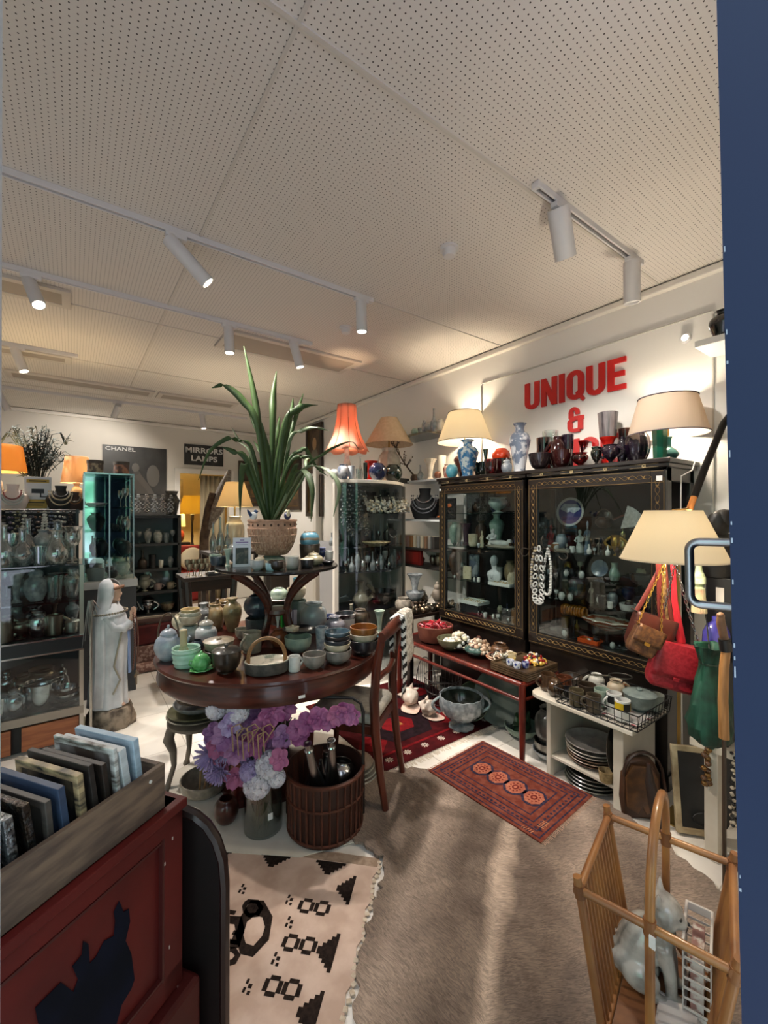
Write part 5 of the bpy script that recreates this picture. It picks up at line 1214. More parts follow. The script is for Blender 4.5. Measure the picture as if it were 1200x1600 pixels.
# trays at the near end
t=T('tray_stack','bottom brown metal tray of the stack at the near end of the bench','tray',(2.365,1.715,bz),0)
TR_=mat('#4a3a2a',.35,.5,h2='#6a563f',scale=8)
def trayg(w,d,z): return G().poly(rc(w/2,d/2),z,z+.003).ring(rc(w/2+.014,d/2+.014),rc(w/2,d/2),z+.002,z+.013)
P(t,'tray',trayg(.29,.25,0),TR_,smooth=False); t.name='metal_tray'
for k,l in enumerate(('second brown metal tray from the bottom of the bench stack','third brown metal tray from the bottom of the bench stack','top brown metal tray of the bench stack, holding beads and painted cups')):
    u=T('metal_tray',l,'tray',(2.365,1.715,bz+.0138*(k+1)),0); P(u,'tray',trayg(.29,.25,0),TR_,smooth=False)
tz=bz+.0414+.004
heap('candy_beads','heap of red, white and yellow glass beads on the top metal tray',(2.43,1.685,tz),.075,.055,[mat('#8d1c1a',.2,coat=.5),mat('#d9d3cc',.25,coat=.5),mat('#c9a24a',.25),mat('#2b2320',.3)],.0125,110,12)
BWP=mat('#cfd2da',.2,h2='#34448a',scale=45,lo=.5,hi=.56,coat=.4)
for k,(dx,dy,l,m_,w,h) in enumerate(((-.10,.03,'white and blue painted cup at the front left of the top metal tray',BWP,.05,.035),(-.11,-.03,'blue flowered white cup at the front right of the top metal tray',BWP,.05,.036),(-.05,.055,'yellow painted cup on the top metal tray',glz('#c9b04f','#d9cfa8'),.048,.034),(-.02,.075,'cream barrel cup behind the yellow cup on the top tray',glz('#c4b596','#a8966e'),.055,.05),(-.06,-.055,'dark blue and white cup beside the glass beads',glz('#27327a','#c9cbd6',scale=40),.046,.036),(-.085,.085,'clear and silver tumbler lying at the left of the top tray',CLEAR,.04,.05))):
    pot('cup',l,w,h,(2.365+dx,1.715+dy,tz),m_,n=20)
# under the bench
def conch(label,loc,s,rz):
    t=T('conch_shell',label,'shell',loc,rz,'conch shells under the bench'); g=G(); rows=[]
    for i in range(25):
        u=i/24; rr=s*(.02+.5*math.sin(PI*min(1,u*1.0))**1.1*(1-.35*u)) if u<1 else 0
        rows.append((max(.001,rr),s*(u*1.25-.2)))
    M=Matrix.Translation((0,0,s*.42))@Matrix.Rotation(math.radians(78),4,'Y')
    g.lathe([(0,rows[0][1])]+rows+[(0,rows[-1][1])],26,M=M,wob=lambda a,z:1+.10*math.sin(7*z/s*2+a)+.05*math.sin(5*a))
    SH=glz('#cfc3b6','#a88f80',rough=.45,scale=12)
    P(t,'shell',g,SH)
    for k in range(7):
        a=k*.85; u=.35+.07*k; r=s*.46*math.sin(PI*u)
        c=M@Vector((r*math.cos(a),r*math.sin(a),s*(u*1.25-.2))); d=(c-(M@Vector((0,0,s*(u*1.25-.2))))).normalized()
        if d.z>-.2: P(t,'spine',G().tube([c-d*s*.05,c+d*s*.09,c+d*s*.20],[s*.12,s*.07,s*.008],8),SH)
    g=G(); g.lathe([(0,0),(.30,0),(.40,.04),(.44,.06),(.38,.05),(0,.03)],30,M=Matrix.Diagonal((s*1.5,s*1.1,s,1)),wob=lambda a,z:1+.06*math.sin(4*a)); P(t,'lip',g,glz('#d6b6a4','#e0c9ba'))
    return t
conch('larger spiky pink-white conch shell lying under the bench at left',(2.08,2.52,.012),.15,1.0)
conch('smaller pink-white conch shell beside the glass tureen',(2.13,2.32,.012),.125,1.9)
lo=Vector((2.20,2.11,.0105))
t=T('glass_tureen','big scalloped pressed glass tureen with curled handles on a foot under the bench','tureen',lo,-.6)
GL=mat('#8d969c',.12,h2='#b9c0c4',scale=30,coat=.6,bump=.3,trans=.35)
P(t,'foot',G().lathe([(0,0),(.085,0),(.088,.008),(.03,.03),(.028,.05),(0,.05)],40,wob=lambda a,z:1+(.05*math.sin(8*a) if z<.02 else 0)),GL)
P(t,'bowl',G().lathe([(.028,.05),(.10,.07),(.145,.12),(.155,.18),(.15,.22),(.144,.22),(.148,.18),(.138,.125),(.095,.08),(0,.065)],56,wob=lambda a,z:1+.03*math.sin(14*a)),GL)
for s_ in (-1,1): P(t,'handle',G().tube([(s_*(.148+.055*math.sin(PI*i/12)),0,.10+.11*i/12) for i in range(13)],.010,8),GL)
P(t,'liner',G().lathe([(0,.075),(.09,.09),(.13,.13),(.14,.205)],32),mat('#20261f',.2,coat=.4))
t=T('green_glass_bowl','dark green glass serving bowl leaning behind the pressed glass tureen','bowl',(2.41,2.16,.10)); t.rotation_euler=(math.radians(10),math.radians(-58),0)
P(t,'bowl',vessel('bowl',.14,.07,n=36),mat('#3b4433',.15,coat=.5,h2='#566049',scale=5))
t=T('glass_charger','large round grey-green glass charger standing on edge under the bench','plate',(2.44,1.98,.20)); t.rotation_euler=(0,math.radians(-78),.15)
P(t,'plate',G().lathe([(0,0),(.14,0),(.185,.012),(.188,.018),(.14,.008),(0,.008)],48),mat('#4d5550',.12,coat=.6,h2='#6a736c',scale=5))
t=T('wire_basket','round wire bottle basket behind the conch shells under the bench','basket',(2.38,2.48,.012))
g=G(); 
for z,r in ((0,.11),(.09,.135),(.19,.15)): g.tube([(r*math.cos(2*PI*i/32),r*math.sin(2*PI*i/32),z+.004) for i in range(32)],.003,6,closed=True)
for i in range(28):
    a_=2*PI*i/28; g.tube([(.11*math.cos(a_),.11*math.sin(a_),.004),(.135*math.cos(a_),.135*math.sin(a_),.09),(.15*math.cos(a_),.15*math.sin(a_),.19)],.0018,5)
P(t,'wires',g,metal('#8d8f90',.35))
t=T('wire_tray','tall oval wire rack at the far end under the bench','rack',(2.40,2.70,.012))
g=G()
for i in range(9): g.tube([(-.0,-.10+.025*i,.0),(0,-.10+.025*i,.26*math.sqrt(max(.05,1-((i-4)/5)**2)))],.002,5)
g.tube([(0,.13*math.cos(PI*i/20),.28*math.sin(PI*i/20)) for i in range(21)],.004,6); P(t,'wires',g,metal('#77797a',.4))
pot('bowl','celadon green bowl on the floor at the near end under the bench',.24,.075,(2.45,1.79,.002),glz('#5f7263','#7f9180'))
O('leaf_bundle','bunch of dark green leaves lying in the celadon green bowl','leaves',G().ell((0,0,0),(.07,.05,.04),12,7).tube([(-.06,0,.02),(-.02,.03,.09)],[.03,.008],7).tube([(.04,0,.02),(.05,-.02,.10)],[.03,.008],7),mat('#1d3320',.5,h2='#2c4a2c',scale=20),(2.45,1.79,.062))
# pots between bench and white unit
# ================================================================ white open unit with wire tray of mugs
WU=mat('#d3cbbd',.55,h2='#c6bcab',scale=5)
UX0,UX1,UY0,UY1,UZt=2.15,2.55,.955,1.535,.46
t=T('white_unit','low cream-white open shelf unit carrying a wire tray of mugs','shelf unit',(0,0,0))
arc_=[(UX0+.07-.07*math.sin(PI/2*i/6),UY1-.07+.07*math.cos(PI/2*i/6)) for i in range(7)]
P(t,'top_board',G().poly([(UX0-.0,UY0),(UX1,UY0),(UX1,UY1)]+arc_,UZt-.022,UZt),WU,bev=.004,smooth=False)
P(t,'side_panel',G().box(((UX0+UX1)/2+.03,1.045,(UZt-.022)/2),(.36,.05,UZt-.022)),WU,bev=.003,smooth=False)
P(t,'divider',G().box(((UX0+UX1)/2+.03,1.432,(UZt-.022)/2),(.36,.025,UZt-.022)),WU,bev=.003,smooth=False)
P(t,'inner_shelf',G().box(((UX0+UX1)/2+.03,1.245,.115),(.34,.35,.016)),WU,bev=.002,smooth=False)
P(t,'back_board',G().box((UX1-.006,1.24,(UZt-.022)/2),(.012,.40,UZt-.03)),mat('#8a7f70',.7),smooth=False)
# plates in the unit
DIN=glz('#b3aa9c','#9d9486'); DIN2=glz('#7d6450','#5d4636')
ux,uy=2.345,1.255
for k,(w,h,m_,l) in enumerate(((.25,.018,DIN2,'lowest brown-edged plate of the stack in the white unit'),(.26,.018,glz('#a58f78','#8a745e'),'second brown-edged plate of the stack in the white unit'),(.262,.018,DIN2,'third plate of the stack in the white unit'),(.268,.018,DIN,'fourth plate of the stack in the white unit'),(.272,.02,DIN,'fifth, greyish plate of the stack in the white unit'),(.28,.03,glz('#8b8782','#a29d96'),'topmost grey patterned platter of the stack in the white unit'))):
    pot('plate',l,w,h,(ux,uy,.1235+.0165*k),m_,name='plate',cat='plate',n=36)
t=T('standing_platter','dark oval platter standing on edge beside the plates in the white unit','platter',(2.33,1.092,.125)); t.rotation_euler=(math.radians(82),0,0)
P(t,'plate',G().lathe([(0,0),(.08,0),(.135,.012),(.138,.016),(.08,.006),(0,.005)],40,c=(0,.138,0)),glz('#3f3a33','#575046'))
O('raffia_pot','small woven straw pot at the right of the inner shelf','pot',vessel('pan',.035,.055),mat('#a08a62',.9,h2='#7f6a45',scale=50,bump=.5),(2.22,1.115,.1235))
for k,l in enumerate(('lowest dark-striped serving plate on the floor of the white unit','second dark-striped serving plate on the floor of the white unit','third dark-striped serving plate on the floor of the white unit','topmost dark-striped serving plate on the floor of the white unit')):
    pot('plate',l,.29-.012*k,.022,(2.34,1.25,.003+.0165*k),glz('#6a6a60','#3a3a36',scale=12),name='serving_plate',cat='plate',n=36)
# left bay: big pots
pot('bowl','pale rimmed basin at the bottom of the pile behind the bench leg',.20,.05,(2.37,1.535,.003),glz('#9fa0a4','#bdbdc0'),name='basin',cat='basin')
pot('pan','grey steel bowl second in the pile behind the bench leg',.185,.07,(2.37,1.535,.037),metal('#8d8a84',.35),name='steel_bowl',cat='bowl')
pot('jar','large dark glazed pot on top of the pile behind the bench leg',.175,.22,(2.37,1.535,.085),glz('#3b3a37','#55544f'),name='pot',cat='pot')
# wire tray
t=T('wire_tray','black wire dish tray full of mugs on the white unit','tray',(2.335,1.145,UZt),0)
g=G(); w,d=.42,.36; BK=mat('#1b1b1d',.4,.6)
for z,k in ((.006,0),(.045,.01),(.085,.02)):
    g.tube([(x*(1+k/d),y*(1+k/w),z) for x,y in ((-d/2,-w/2),(d/2,-w/2),(d/2,w/2),(-d/2,w/2))],.0032 if z in(.006,.085) else .002,6,closed=True)
for i in range(13):
    y=-w/2+w*i/12; g.tube([(-d/2,y,.006),(d/2,y,.006)],.0018,5); g.tube([(-d/2,y,.006),(-d/2-.01,y*1.02,.085)],.0018,5); g.tube([(d/2,y,.006),(d/2+.01,y*1.02,.085)],.0018,5)
for i in range(11):
    x=-d/2+d*i/10; g.tube([(x,-w/2,.006),(x,w/2,.006)],.0018,5); g.tube([(x,-w/2,.006),(x*1.02,-w/2-.01,.085)],.0018,5); g.tube([(x,w/2,.006),(x*1.02,w/2+.01,.085)],.0018,5)
P(t,'wire_grid',g,BK)
P(t,'paper_liner',G().box((-.03,-.10,.010),(.20,.18,.002)),mat('#cfcac4',.7,h2='#a04048',scale=18,lo=.6,hi=.64),'printed paper lying in the tray',smooth=False)
tz=UZt+.009+.002
def um(kind,label,x,y,w,h,m_,**k): return pot(kind,label,w,h,(x,y,tz),m_,**k)
YBM=mat('#c9a81e',.3,coat=.3)
def banded_mug(label,x,y,rz):
    t=T('mug',label,'mug',(x,y,tz),rz)
    r=.036; P(t,'body',G().lathe([(0,0),(r*.95,0),(r,.004),(r,.098),(r-.004,.099),(r-.004,.008),(0,.007)],28),WHITE)
    g=G(); 
    for i,(a0,a1) in enumerate(((0,1.2),(2.6,3.6),(4.4,5.4))): g.sheet([[((r+.0006)*math.cos(a0+(a1-a0)*k/8),(r+.0006)*math.sin(a0+(a1-a0)*k/8),z) for k in range(9)] for z in (.05,.088)])
    P(t,'black_blocks',g,BLACK)
    g=G(); 
    for i,(a0,a1) in enumerate(((1.2,2.6),(3.6,4.4))): g.sheet([[((r+.0006)*math.cos(a0+(a1-a0)*k/8),(r+.0006)*math.sin(a0+(a1-a0)*k/8),z) for k in range(9)] for z in (.05,.088)])
    P(t,'yellow_blocks',g,YBM); P(t,'handle',G().tube(handle_pts(r,.1,.02,.08,.028),.005,8),WHITE); return t
banded_mug('white mug with yellow and black blocks nearest the tray front corner',2.225,1.035,1.1)
banded_mug('white mug with yellow and black blocks behind the corner one',2.275,1.100,2.6)
BM=glz('#3d3226','#524533',rough=.35)
um('mug','dark brown mug at the front middle of the wire tray',2.195,1.165,.075,.085,glz('#453c30','#5a4f40'),handle=1,rz=2.2)
um('mug','olive brown mug at the front left of the wire tray',2.195,1.26,.075,.08,glz('#4b4232','#5f553f'),handle=1,rz=1.2)
um('cup','black square dish at the left end of the wire tray',2.245,1.325,.09,.055,blk,n=4)
um('mug','dark brown glazed pot behind the olive mug in the wire tray',2.30,1.26,.095,.085,dkbrown,handle=1,rz=2.6)
um('cup','grey-green beaker in the middle of the wire tray',2.30,1.175,.08,.085,celg)
um('cup','pale grey bowl behind the grey-green beaker',2.385,1.24,.09,.06,glz('#a5a89f','#b9bab2'))
um('jar','cream jug painted with an orange flower in the wire tray',2.41,1.155,.095,.115,mat('#b9a890',.3,h2='#b3551e',scale=14,lo=.56,hi=.6,coat=.3),name='jug',cat='jug',handle=1,rz=-.6)
um('bowl','grey-green casserole with lid in the back right of the wire tray',2.40,1.03,.155,.085,glz('#6d7a78','#83908c'),name='casserole',cat='casserole',lid=glz('#7f8c88','#99a5a0'))
um('cup','stack of pale stone cups at the far corner of the wire tray',2.465,.975,.07,.085,glz('#9fa69c','#7f7a6a',scale=6))
pot('jar','white jug with handle lying behind the wire tray',.09,.095,(2.49,1.305,UZt+.001),glz('#b6b5ad','#c6c5bd'),name='jug',cat='jug',handle=1,rz=2.2)
O('sieve','wire-rimmed oval sieve leaning at the back of the wire tray','sieve',G().tube([(.06*math.cos(2*PI*i/24),.045*math.sin(2*PI*i/24),0) for i in range(24)],.004,6,closed=True).tube([(.06,0,0),(.17,0,.0)],.004,6),metal('#8d8a84',.35),(2.49,1.17,UZt+.125),2.4)
pot('mug','glossy brown handled mug at the left end of the white unit',.085,.095,(2.265,1.475,UZt+.001),glz('#3a291d','#4f3a28',rough=.12),handle=1,rz=2.5)
pot('round','small glossy brown ribbed jar in front of the brown mug',.095,.085,(2.225,1.405,UZt+.001),glz('#33241a','#46321f',rough=.12),lid=True)
pot('mug','reddish brown mug behind the ribbed brown jar',.09,.075,(2.35,1.425,UZt+.001),glz('#4d2b1c','#663a26',rough=.2),handle=1,rz=.4)
pot('bowl','dark shiny dish of metal oddments at the back of the white unit',.13,.05,(2.46,1.44,UZt+.001),dkbrown)
# ================================================================ arc lamp, bags and the corner by the door
t=lamp('large lit cream cone shade of the arc lamp above the hanging handbags',(1.925,.703,1.315),.185,.098,.195,.0,SHW,LAMP*.9,(1,.86,.66),None,None,name='arc_floor_lamp')
a0=Vector((1.925,.703,1.315))
pts=[Vector((.0,.0,.20)),Vector((.060,-.03,.195)),Vector((.10,-.04,.25)),Vector((.17,-.058,.38)),Vector((.285,-.085,.56)),Vector((.45,-.12,.70)),Vector((.66,-.17,.72)),Vector((.84,-.21,.55)),Vector((.92,-.23,.2)),Vector((.93,-.235,-.5)),Vector((.93,-.235,-1.28))]
P(t,'arc_arm',G().tube(pts[2:],.014,10),mat('#2a2624',.35,.6))
P(t,'wooden_grip',G().tube([Vector((.075,-.032,.197)),Vector((.10,-.04,.25))],.012,10),mat('#b9753a',.5),'orange wooden end of the arm')
P(t,'shade_carrier',G().tube([(0,0,.16),(0,0,.198),(.04,-.02,.2),(.08,-.034,.205)],.004,6).tube([(0,0,.09),(0,0,.16)],.012,8),BRASS)
P(t,'base',G().lathe([(0,-1.315),(.13,-1.315),(.13,-1.285),(.02,-1.27),(0,-1.27)],28,c=(.93,-.235,0)),mat('#1b1b1d',.4))
# brass stand holding the bags
t=T('bag_stand','tall square brass stand behind the handbags, foot on the floor by the leaning picture','stand',(2.405,.852,0))
P(t,'post',G().box((0,0,.66),(.020,.012,1.32)),metal('#b59a5a',.3),bev=.002)
P(t,'foot',G().box((.0,0,.004),(.16,.12,.008)),metal('#b59a5a',.3),bev=.002)
P(t,'hook',G().tube([(0,0,1.30),(-.12,-.02,1.30),(-.25,-.043,1.282),(-.27,-.046,1.295)],.006,8),metal('#b59a5a',.3))
hk=Vector((2.15,.808,1.288))
def bagbody(w,h,d,g=None,flapf=.6,seg=10):
    """soft bag body hanging in the x-z plane, y is depth"""
    g=G()
    o=[(-w/2,0),(-w/2*.98,-h*.1),(-w/2*1.05,-h*.8),(-w/2*.9,-h),(w/2*.9,-h),(w/2*1.05,-h*.8),(w/2*.98,-h*.1),(w/2,0)]
    M=Matrix.Rotation(PI/2,4,'X'); g.poly([(x,y) for x,y in o],-d/2,d/2,M=M); return g
def flap(w,h,d):
    rows=[]
    for i in range(9):
        u=i/8; a=PI*.5*(1-u)
        z=.004-h*max(0,(u-.25))/.75; y=d/2+.004-(d+.010)*min(1,u/.25) 
        rows.append([((k/8-.5)*w*1.04,y-.004*math.sin(PI*u),z) for k in range(9)])
    return G().sheet(rows)
def bag(name,label,top,w,h,d,rz,m,strapm,straps,fm=None,fl=.6,tilt=0.,chain=False,clasp=GOLD):
    t=T(name,label,'bag',top,rz); t.rotation_euler=(0,tilt,rz)
    P(t,'body',bagbody(w,h,d),m,bev=d*.22)
    P(t,'flap',flap(w,h*fl,d),fm or m,solid=.004)
    P(t,'clasp',G().box((0,-d/2-.011,-h*fl+.006),(.024,.005,.014)),clasp,bev=.001)
    Mi=(Matrix.Translation(top)@Matrix.Rotation(rz,4,'Z')@Matrix.Rotation(tilt,4,'Y')).inverted()
    e=Mi@(hk+Vector(straps[1]) if len(straps)>1 else hk)
    for s in (-1,1):
        a=Vector((s*w*.46,0,.0)); n=22 if chain else 8
        pts_=[a.lerp(e,i/n)+Vector((0,0,-.012*math.sin(PI*i/n))) for i in range(n+1)]
        if chain:
            g=G()
            for i in range(n): 
                p,q=pts_[i],pts_[i+1]; c=(p+q)/2; dd=(q-p).length*.62
                u=(q-p).normalized(); v=u.orthogonal() if i%2 else u.cross(u.orthogonal())
                g.tube([c+u*dd*math.cos(2*PI*k/10)+v.normalized()*dd*.45*math.sin(2*PI*k/10) for k in range(10)],.0016,5,closed=True)
            P(t,'chain_strap',g,strapm)
        else: P(t,'strap',G().tube(pts_,straps[0],8,flat=1.8),strapm)
    return t
LB=mat('#40190f',.42,h2='#542318',scale=9,coat=.2,bump=.03); LBR=mat('#4a2a16',.5,h2='#6e4826',scale=70,bump=.15); LR_=mat('#8c1622',.45,h2='#a32531',scale=80,bump=.2)
bag('handbag','dark brown leather flap handbag in the middle of the hanging bags',(2.118,.848,1.035),.17,.16,.055,-.75,LB,mat('#5c2018',.5),(.006,(.0,.01,0)),tilt=.28)
bag('evening_clutch','small patterned brown and gold clutch on a gold chain, leftmost of the hanging bags',(2.025,.828,1.0),.115,.12,.045,-.72,LBR,GOLD,(.004,(-.02,.0,0)),tilt=.42,chain=True,fm=LBR)
t=bag('red_handbag','red leather flap bag on a silver chain, lowest of the hanging bags',(2.165,.765,.92),.19,.20,.07,-.85,LR_,SILVER,(.004,(.01,-.03,0)),tilt=.22,chain=True,fl=.75,clasp=LR_)
P(t,'price_tag',G().box((.05,-.045,-.03),(.014,.001,.026)).tube([(.05,-.04,.03),(.05,-.044,-.017)],.0008,4),TAG,'white swing tag')
for (dx,dy,zz,m_,l) in ((.02,-.015,.36,mat('#b0202c',.45),'plain red shoulder strap hanging from the brass hook'),(-.012,.012,.46,mat('#4a3018',.6,h2='#8a6a40',scale=60),'spotted brown shoulder strap hanging from the brass hook'),(-.04,.02,.40,mat('#5a1a14',.5),'dark red-brown shoulder strap hanging from the brass hook')):
    O('bag_strap',l,'strap',G().tube([(0,0,0),(.012,.0,-zz*.5),(.04,-.01,-zz),(.028,-.006,-zz-.03),(.006,.0,-zz*.5),(.004,0,0)],.006,6,flat=1.8),m_,(hk.x+dx,hk.y+dy,hk.z),-.7)
# dark green bag
t=T('green_bag','crumpled dark green velvet drawstring bag hanging beside the wooden cane','bag',(2.11,.635,.93))
GV=mat('#0b2c21',.6,h2='#154636',scale=14,bump=.35,spec=.4)
P(t,'body',G().lathe([(0,-.37),(.05,-.37),(.085,-.345),(.098,-.29),(.085,-.20),(.062,-.11),(.045,-.04),(.060,.0),(.072,.03),(.060,.028),(.035,-.04),(0,-.05)],64,sy=.75,wob=lambda a,z:1+.10*math.sin(5*a+z*26)+.07*math.sin(11*a-z*48)+.05*math.sin(3*a+z*60)),GV)
P(t,'drawstring',G().tube([(.05*math.cos(2*PI*i/20),.031*math.sin(2*PI*i/20),-.04) for i in range(20)],.005,6,closed=True).tube([(.05,0,-.04),(.065,-.02,-.14),(.055,-.03,-.23)],.004,6),mat('#0b2c20',.6))
P(t,'tassel',G().tube([(.055,-.03,-.22),(.056,-.03,-.25),(.056,-.03,-.33)],[.006,.016,.020],10),mat('#134a36',.7))
P(t,'hanging_cord',G().tube([(.0,0,-.03),(.12,.05,.1),(.30,.12,.2)],.003,6),BLACK)
t=T('walking_cane','pale wooden cane with a dark collar hanging by the door handle','cane',(1.968,.550,0))
P(t,'shaft',G().tube([(0,0,.66),(-.004,.002,.80),(.0,0,.92),(.012,-.004,1.00)],[.017,.0165,.016,.015],12),mat('#b07f4c',.45,h2='#8f6438',scale=9,stretch=(6,6,.8)))
P(t,'collar',G().tube([(.010,-.004,.985),(.004,.0,1.03)],.020,12),BLACK)
P(t,'head',G().tube([(.004,0,1.03),(-.012,.006,1.09),(-.014,.006,1.118)],[.014,.015,.012],12).ell((-.014,.006,1.118),.013),mat('#5a4030',.45,h2='#7d5c42',scale=12))
P(t,'foot',G().tube([(0,0,.0),(0,0,.66)],.007,8),mat('#3a2a1c',.5))
# white side unit with tall black case, bust, bottle, tassel
t=T('side_unit','white square-legged side unit at the right beside the door','shelf unit',(2.58,.55,0))
P(t,'top_board',G().box((.0,.02,.485),(.70,.36,.035)),WU,bev=.003,smooth=False)
for x,y,w_ in ((-.325,.12,.05),(-.325,-.12,.05),(.325,.12,.05),(.325,-.12,.05)): P(t,'leg',G().box((x,y,.235),(w_,.05,.467)),WU,bev=.003,smooth=False)
P(t,'lower_shelf',G().box((0,0,.06),(.62,.22,.02)),WU,smooth=False)
t=T('black_case','tall black display case standing on the white side unit by the door','case',(2.52,.655,.5035))
P(t,'body',G().box((.0,0,.35),(.24,.17,.70)),mat('#101113',.45),bev=.004,smooth=False)
P(t,'paper_notes',G().box((-.121,-.04,.60),(.002,.05,.09)).box((-.121,.03,.62),(.002,.03,.07)),mat('#cfc8bd',.7),smooth=False)
t=T('black_bust','black bust of a head and shoulders on the tall black case','bust',(2.45,.695,1.2045),2.4)
BB=mat('#1a1815',.45,h2='#2a2722',scale=6)
g=G().lathe([(0,0),(.085,0),(.10,.05),(.095,.10),(.05,.14),(.034,.165),(.036,.20),(0,.2)],22,sy=.62)
g.ell((.008,0,.245),(.052,.043,.062)).ell((-.014,0,.262),(.054,.048,.052)).ell((.052,0,.238),(.014,.010,.014)).ell((.046,0,.215),(.012,.016,.008))
P(t,'bust',g,BB,smooth=True)
t=T('bottle_plinth','black plinth under the violet bottle on the white side unit','plinth',(2.305,.665,.5035))
P(t,'block',G().box((0,0,.175),(.11,.10,.35)),mat('#131315',.6),bev=.003,smooth=False)
t=T('violet_bottle','violet blue flat-shouldered bottle with a white label beside the green bag','bottle',(2.305,.672,.854),-.6)
P(t,'body',G().lathe([(0,0),(.045,0),(.055,.01),(.060,.05),(.056,.12),(.040,.155),(.018,.17),(.018,.19),(0,.19)],28,sy=.65),mat('#3a358a',.25,h2='#4a46a0',scale=5,coat=.4))
P(t,'label',G().box((0,-.0385,.075),(.030,.001,.024)),TAG,'small white label',smooth=False)
t=T('curtain_tassel','pale green curtain tassel hanging beside the black case','tassel',(2.245,.717,1.275))
TG=mat('#8a9a74',.8,h2='#b9bf9d',scale=40)
P(t,'cord_knot',G().lathe([(0,0),(.010,0),(.014,-.03),(.026,-.06),(.026,-.085),(.012,-.10),(.022,-.105),(.022,-.112),(0,-.112)],18),TG)
g=G()
for i in range(30): a=2*PI*i/30; g.tube([(.018*math.cos(a),.018*math.sin(a),-.108),(.026*math.cos(a),.026*math.sin(a),-.215)],.0042,5)
P(t,'fringe',g,mat('#b3ab86',.85,h2='#a67f6a',scale=14))
P(t,'hanging_loop',G().tube([(0,0,-.002),(0,0,.03),(.05,.085,.03)],.003,6),TG)
# high white shelf with black vase
t=T('wall_shelf','thick white wall shelf high on the right wall beside the lettering','shelf',(2.87,.62,2.40))
P(t,'board',G().box((0,0,.018),(.26,.55,.036)),mat('#e8e6e2',.5),bev=.003,smooth=False)
pot('vase','round black vase on the high white wall shelf',.13,.16,(2.86,.80,2.4385),mat('#141414',.15,coat=.6))
O('framed_board','narrow black framed board on the right wall behind the arc lamp','frame',G().box((0,0,0),(.03,.22,.85)),mat('#101012',.4),(2.983,.66,1.72),0,bev=.004)
O('power_cable','thin white lamp cord hanging down the side of the near cabinet','cable',G().tube([(2.86,.93,1.80),(2.80,.955-.03,1.74),(2.66,.93,1.70),(2.66,.935,1.30),(2.68,.94,.9),(2.7,.94,.02)],.0035,6),WHITE,(0,0,0))
# leaning pictures, leather bag, necklaces
t=T('leaning_picture','dark picture in a worn pale wooden frame leaning against the white side unit','picture',(2.375,.715,.013)); t.rotation_euler=(math.radians(-10),0,math.radians(-50))
o_=rc(.14,.18); P(t,'frame',G().ring(rc(.14,.19),rc(.115,.165),-.012,.012,M=Matrix.Translation((0,0,.19))@Matrix.Rotation(PI/2,4,'X')),mat('#8d7a5c',.6,h2='#c0b08e',scale=10),smooth=False,bev=.003)
P(t,'canvas',G().box((0,.003,.19),(.235,.008,.335)),mat('#1a1b1b',.35,h2='#23262a',scale=3),smooth=False)
P(t,'tennis_loop',G().tube([(-.02+.05*math.cos(2*PI*i/20),-.012,.07+.028*math.sin(2*PI*i/20)) for i in range(20)],.003,6,closed=True),BLACK)
t=T('leather_satchel','worn brown leather saddle bag with straps leaning beside the white unit','bag',(2.24,.945,.002),-.75)
LS=mat('#3d2415',.5,h2='#5b3a22',scale=7,bump=.12); 
P(t,'body',G().poly([(-.085,0),(.085,0),(.095,.10),(.09,.22),(.06,.285),(0,.30),(-.06,.285),(-.09,.22),(-.095,.10)],-.03,.03,M=Matrix.Translation((0,.05,.0))@Matrix.Rotation(PI/2,4,'X')),LS,bev=.015)
P(t,'flap',G().poly([(-.07,.06),(-.02,.03),(0,.07),(.02,.03),(.07,.06),(.075,.2),(.045,.265),(-.045,.265),(-.075,.2)],-.006,.006,M=Matrix.Translation((0,.014,.0))@Matrix.Rotation(PI/2,4,'X')),mat('#4a2d18',.45,h2='#69431f',scale=18,bump=.3),bev=.003)
P(t,'strap',G().tube([(.09*math.cos(PI*i/14),.0,.22+.12*math.sin(PI*i/14)) for i in range(15)],.012,8,flat=.5).tube([(.09,0,.22),(.10,-.02,.12),(.09,-.03,.0)],.012,8,flat=.5),mat('#2c190e',.5))
O('folded_umbrella','dark brown folded umbrella leaning below the saddle bag','umbrella',G().tube([(0,0,0),(.0,0,.04),(.01,.02,.16),(.02,.04,.24),(.022,.045,.32)],[.006,.022,.028,.02,.007],10),mat('#20140f',.55,h2='#33211a',scale=9),(2.165,.845,.0135),.3)
def necklace_hang(name,label,top,L,n,r,mats,tag=False,twist=0):
    t=T(name,label,'necklace',top)
    for mi,m_ in enumerate(mats):
        g=G()
        for i in range(n):
            if i%len(mats)!=mi: continue
            u=i/(n-1); a=u*2*PI
            x=.016*math.sin(a)+.006*math.sin(i*2.1)*twist; z=-L*math.sin(a/2)**1
            y=.006*math.cos(i*twist)
            g.ell((x*1.0,y-.01,z),(r,r,r*.9),8,6)
        P(t,'beads',g,m_)
    if tag: P(t,'price_tag',G().box((0,-.014,-L-.012),(.016,.001,.022)),TAG)
    return t
necklace_hang('chunky_necklace','chunky amber-brown chain necklace hanging in front of the leaning picture',(2.225,.690,.52),.19,30,.013,[mat('#5d3d24',.25,coat=.4),metal('#8a6a42',.3)],True,2.2)
necklace_hang('twisted_beads','long black and white twisted bead rope hanging on the white side unit',(2.225,.60,.50),.30,56,.0075,[mat('#141110',.3),mat('#b9ac98',.35)],False,1.7)
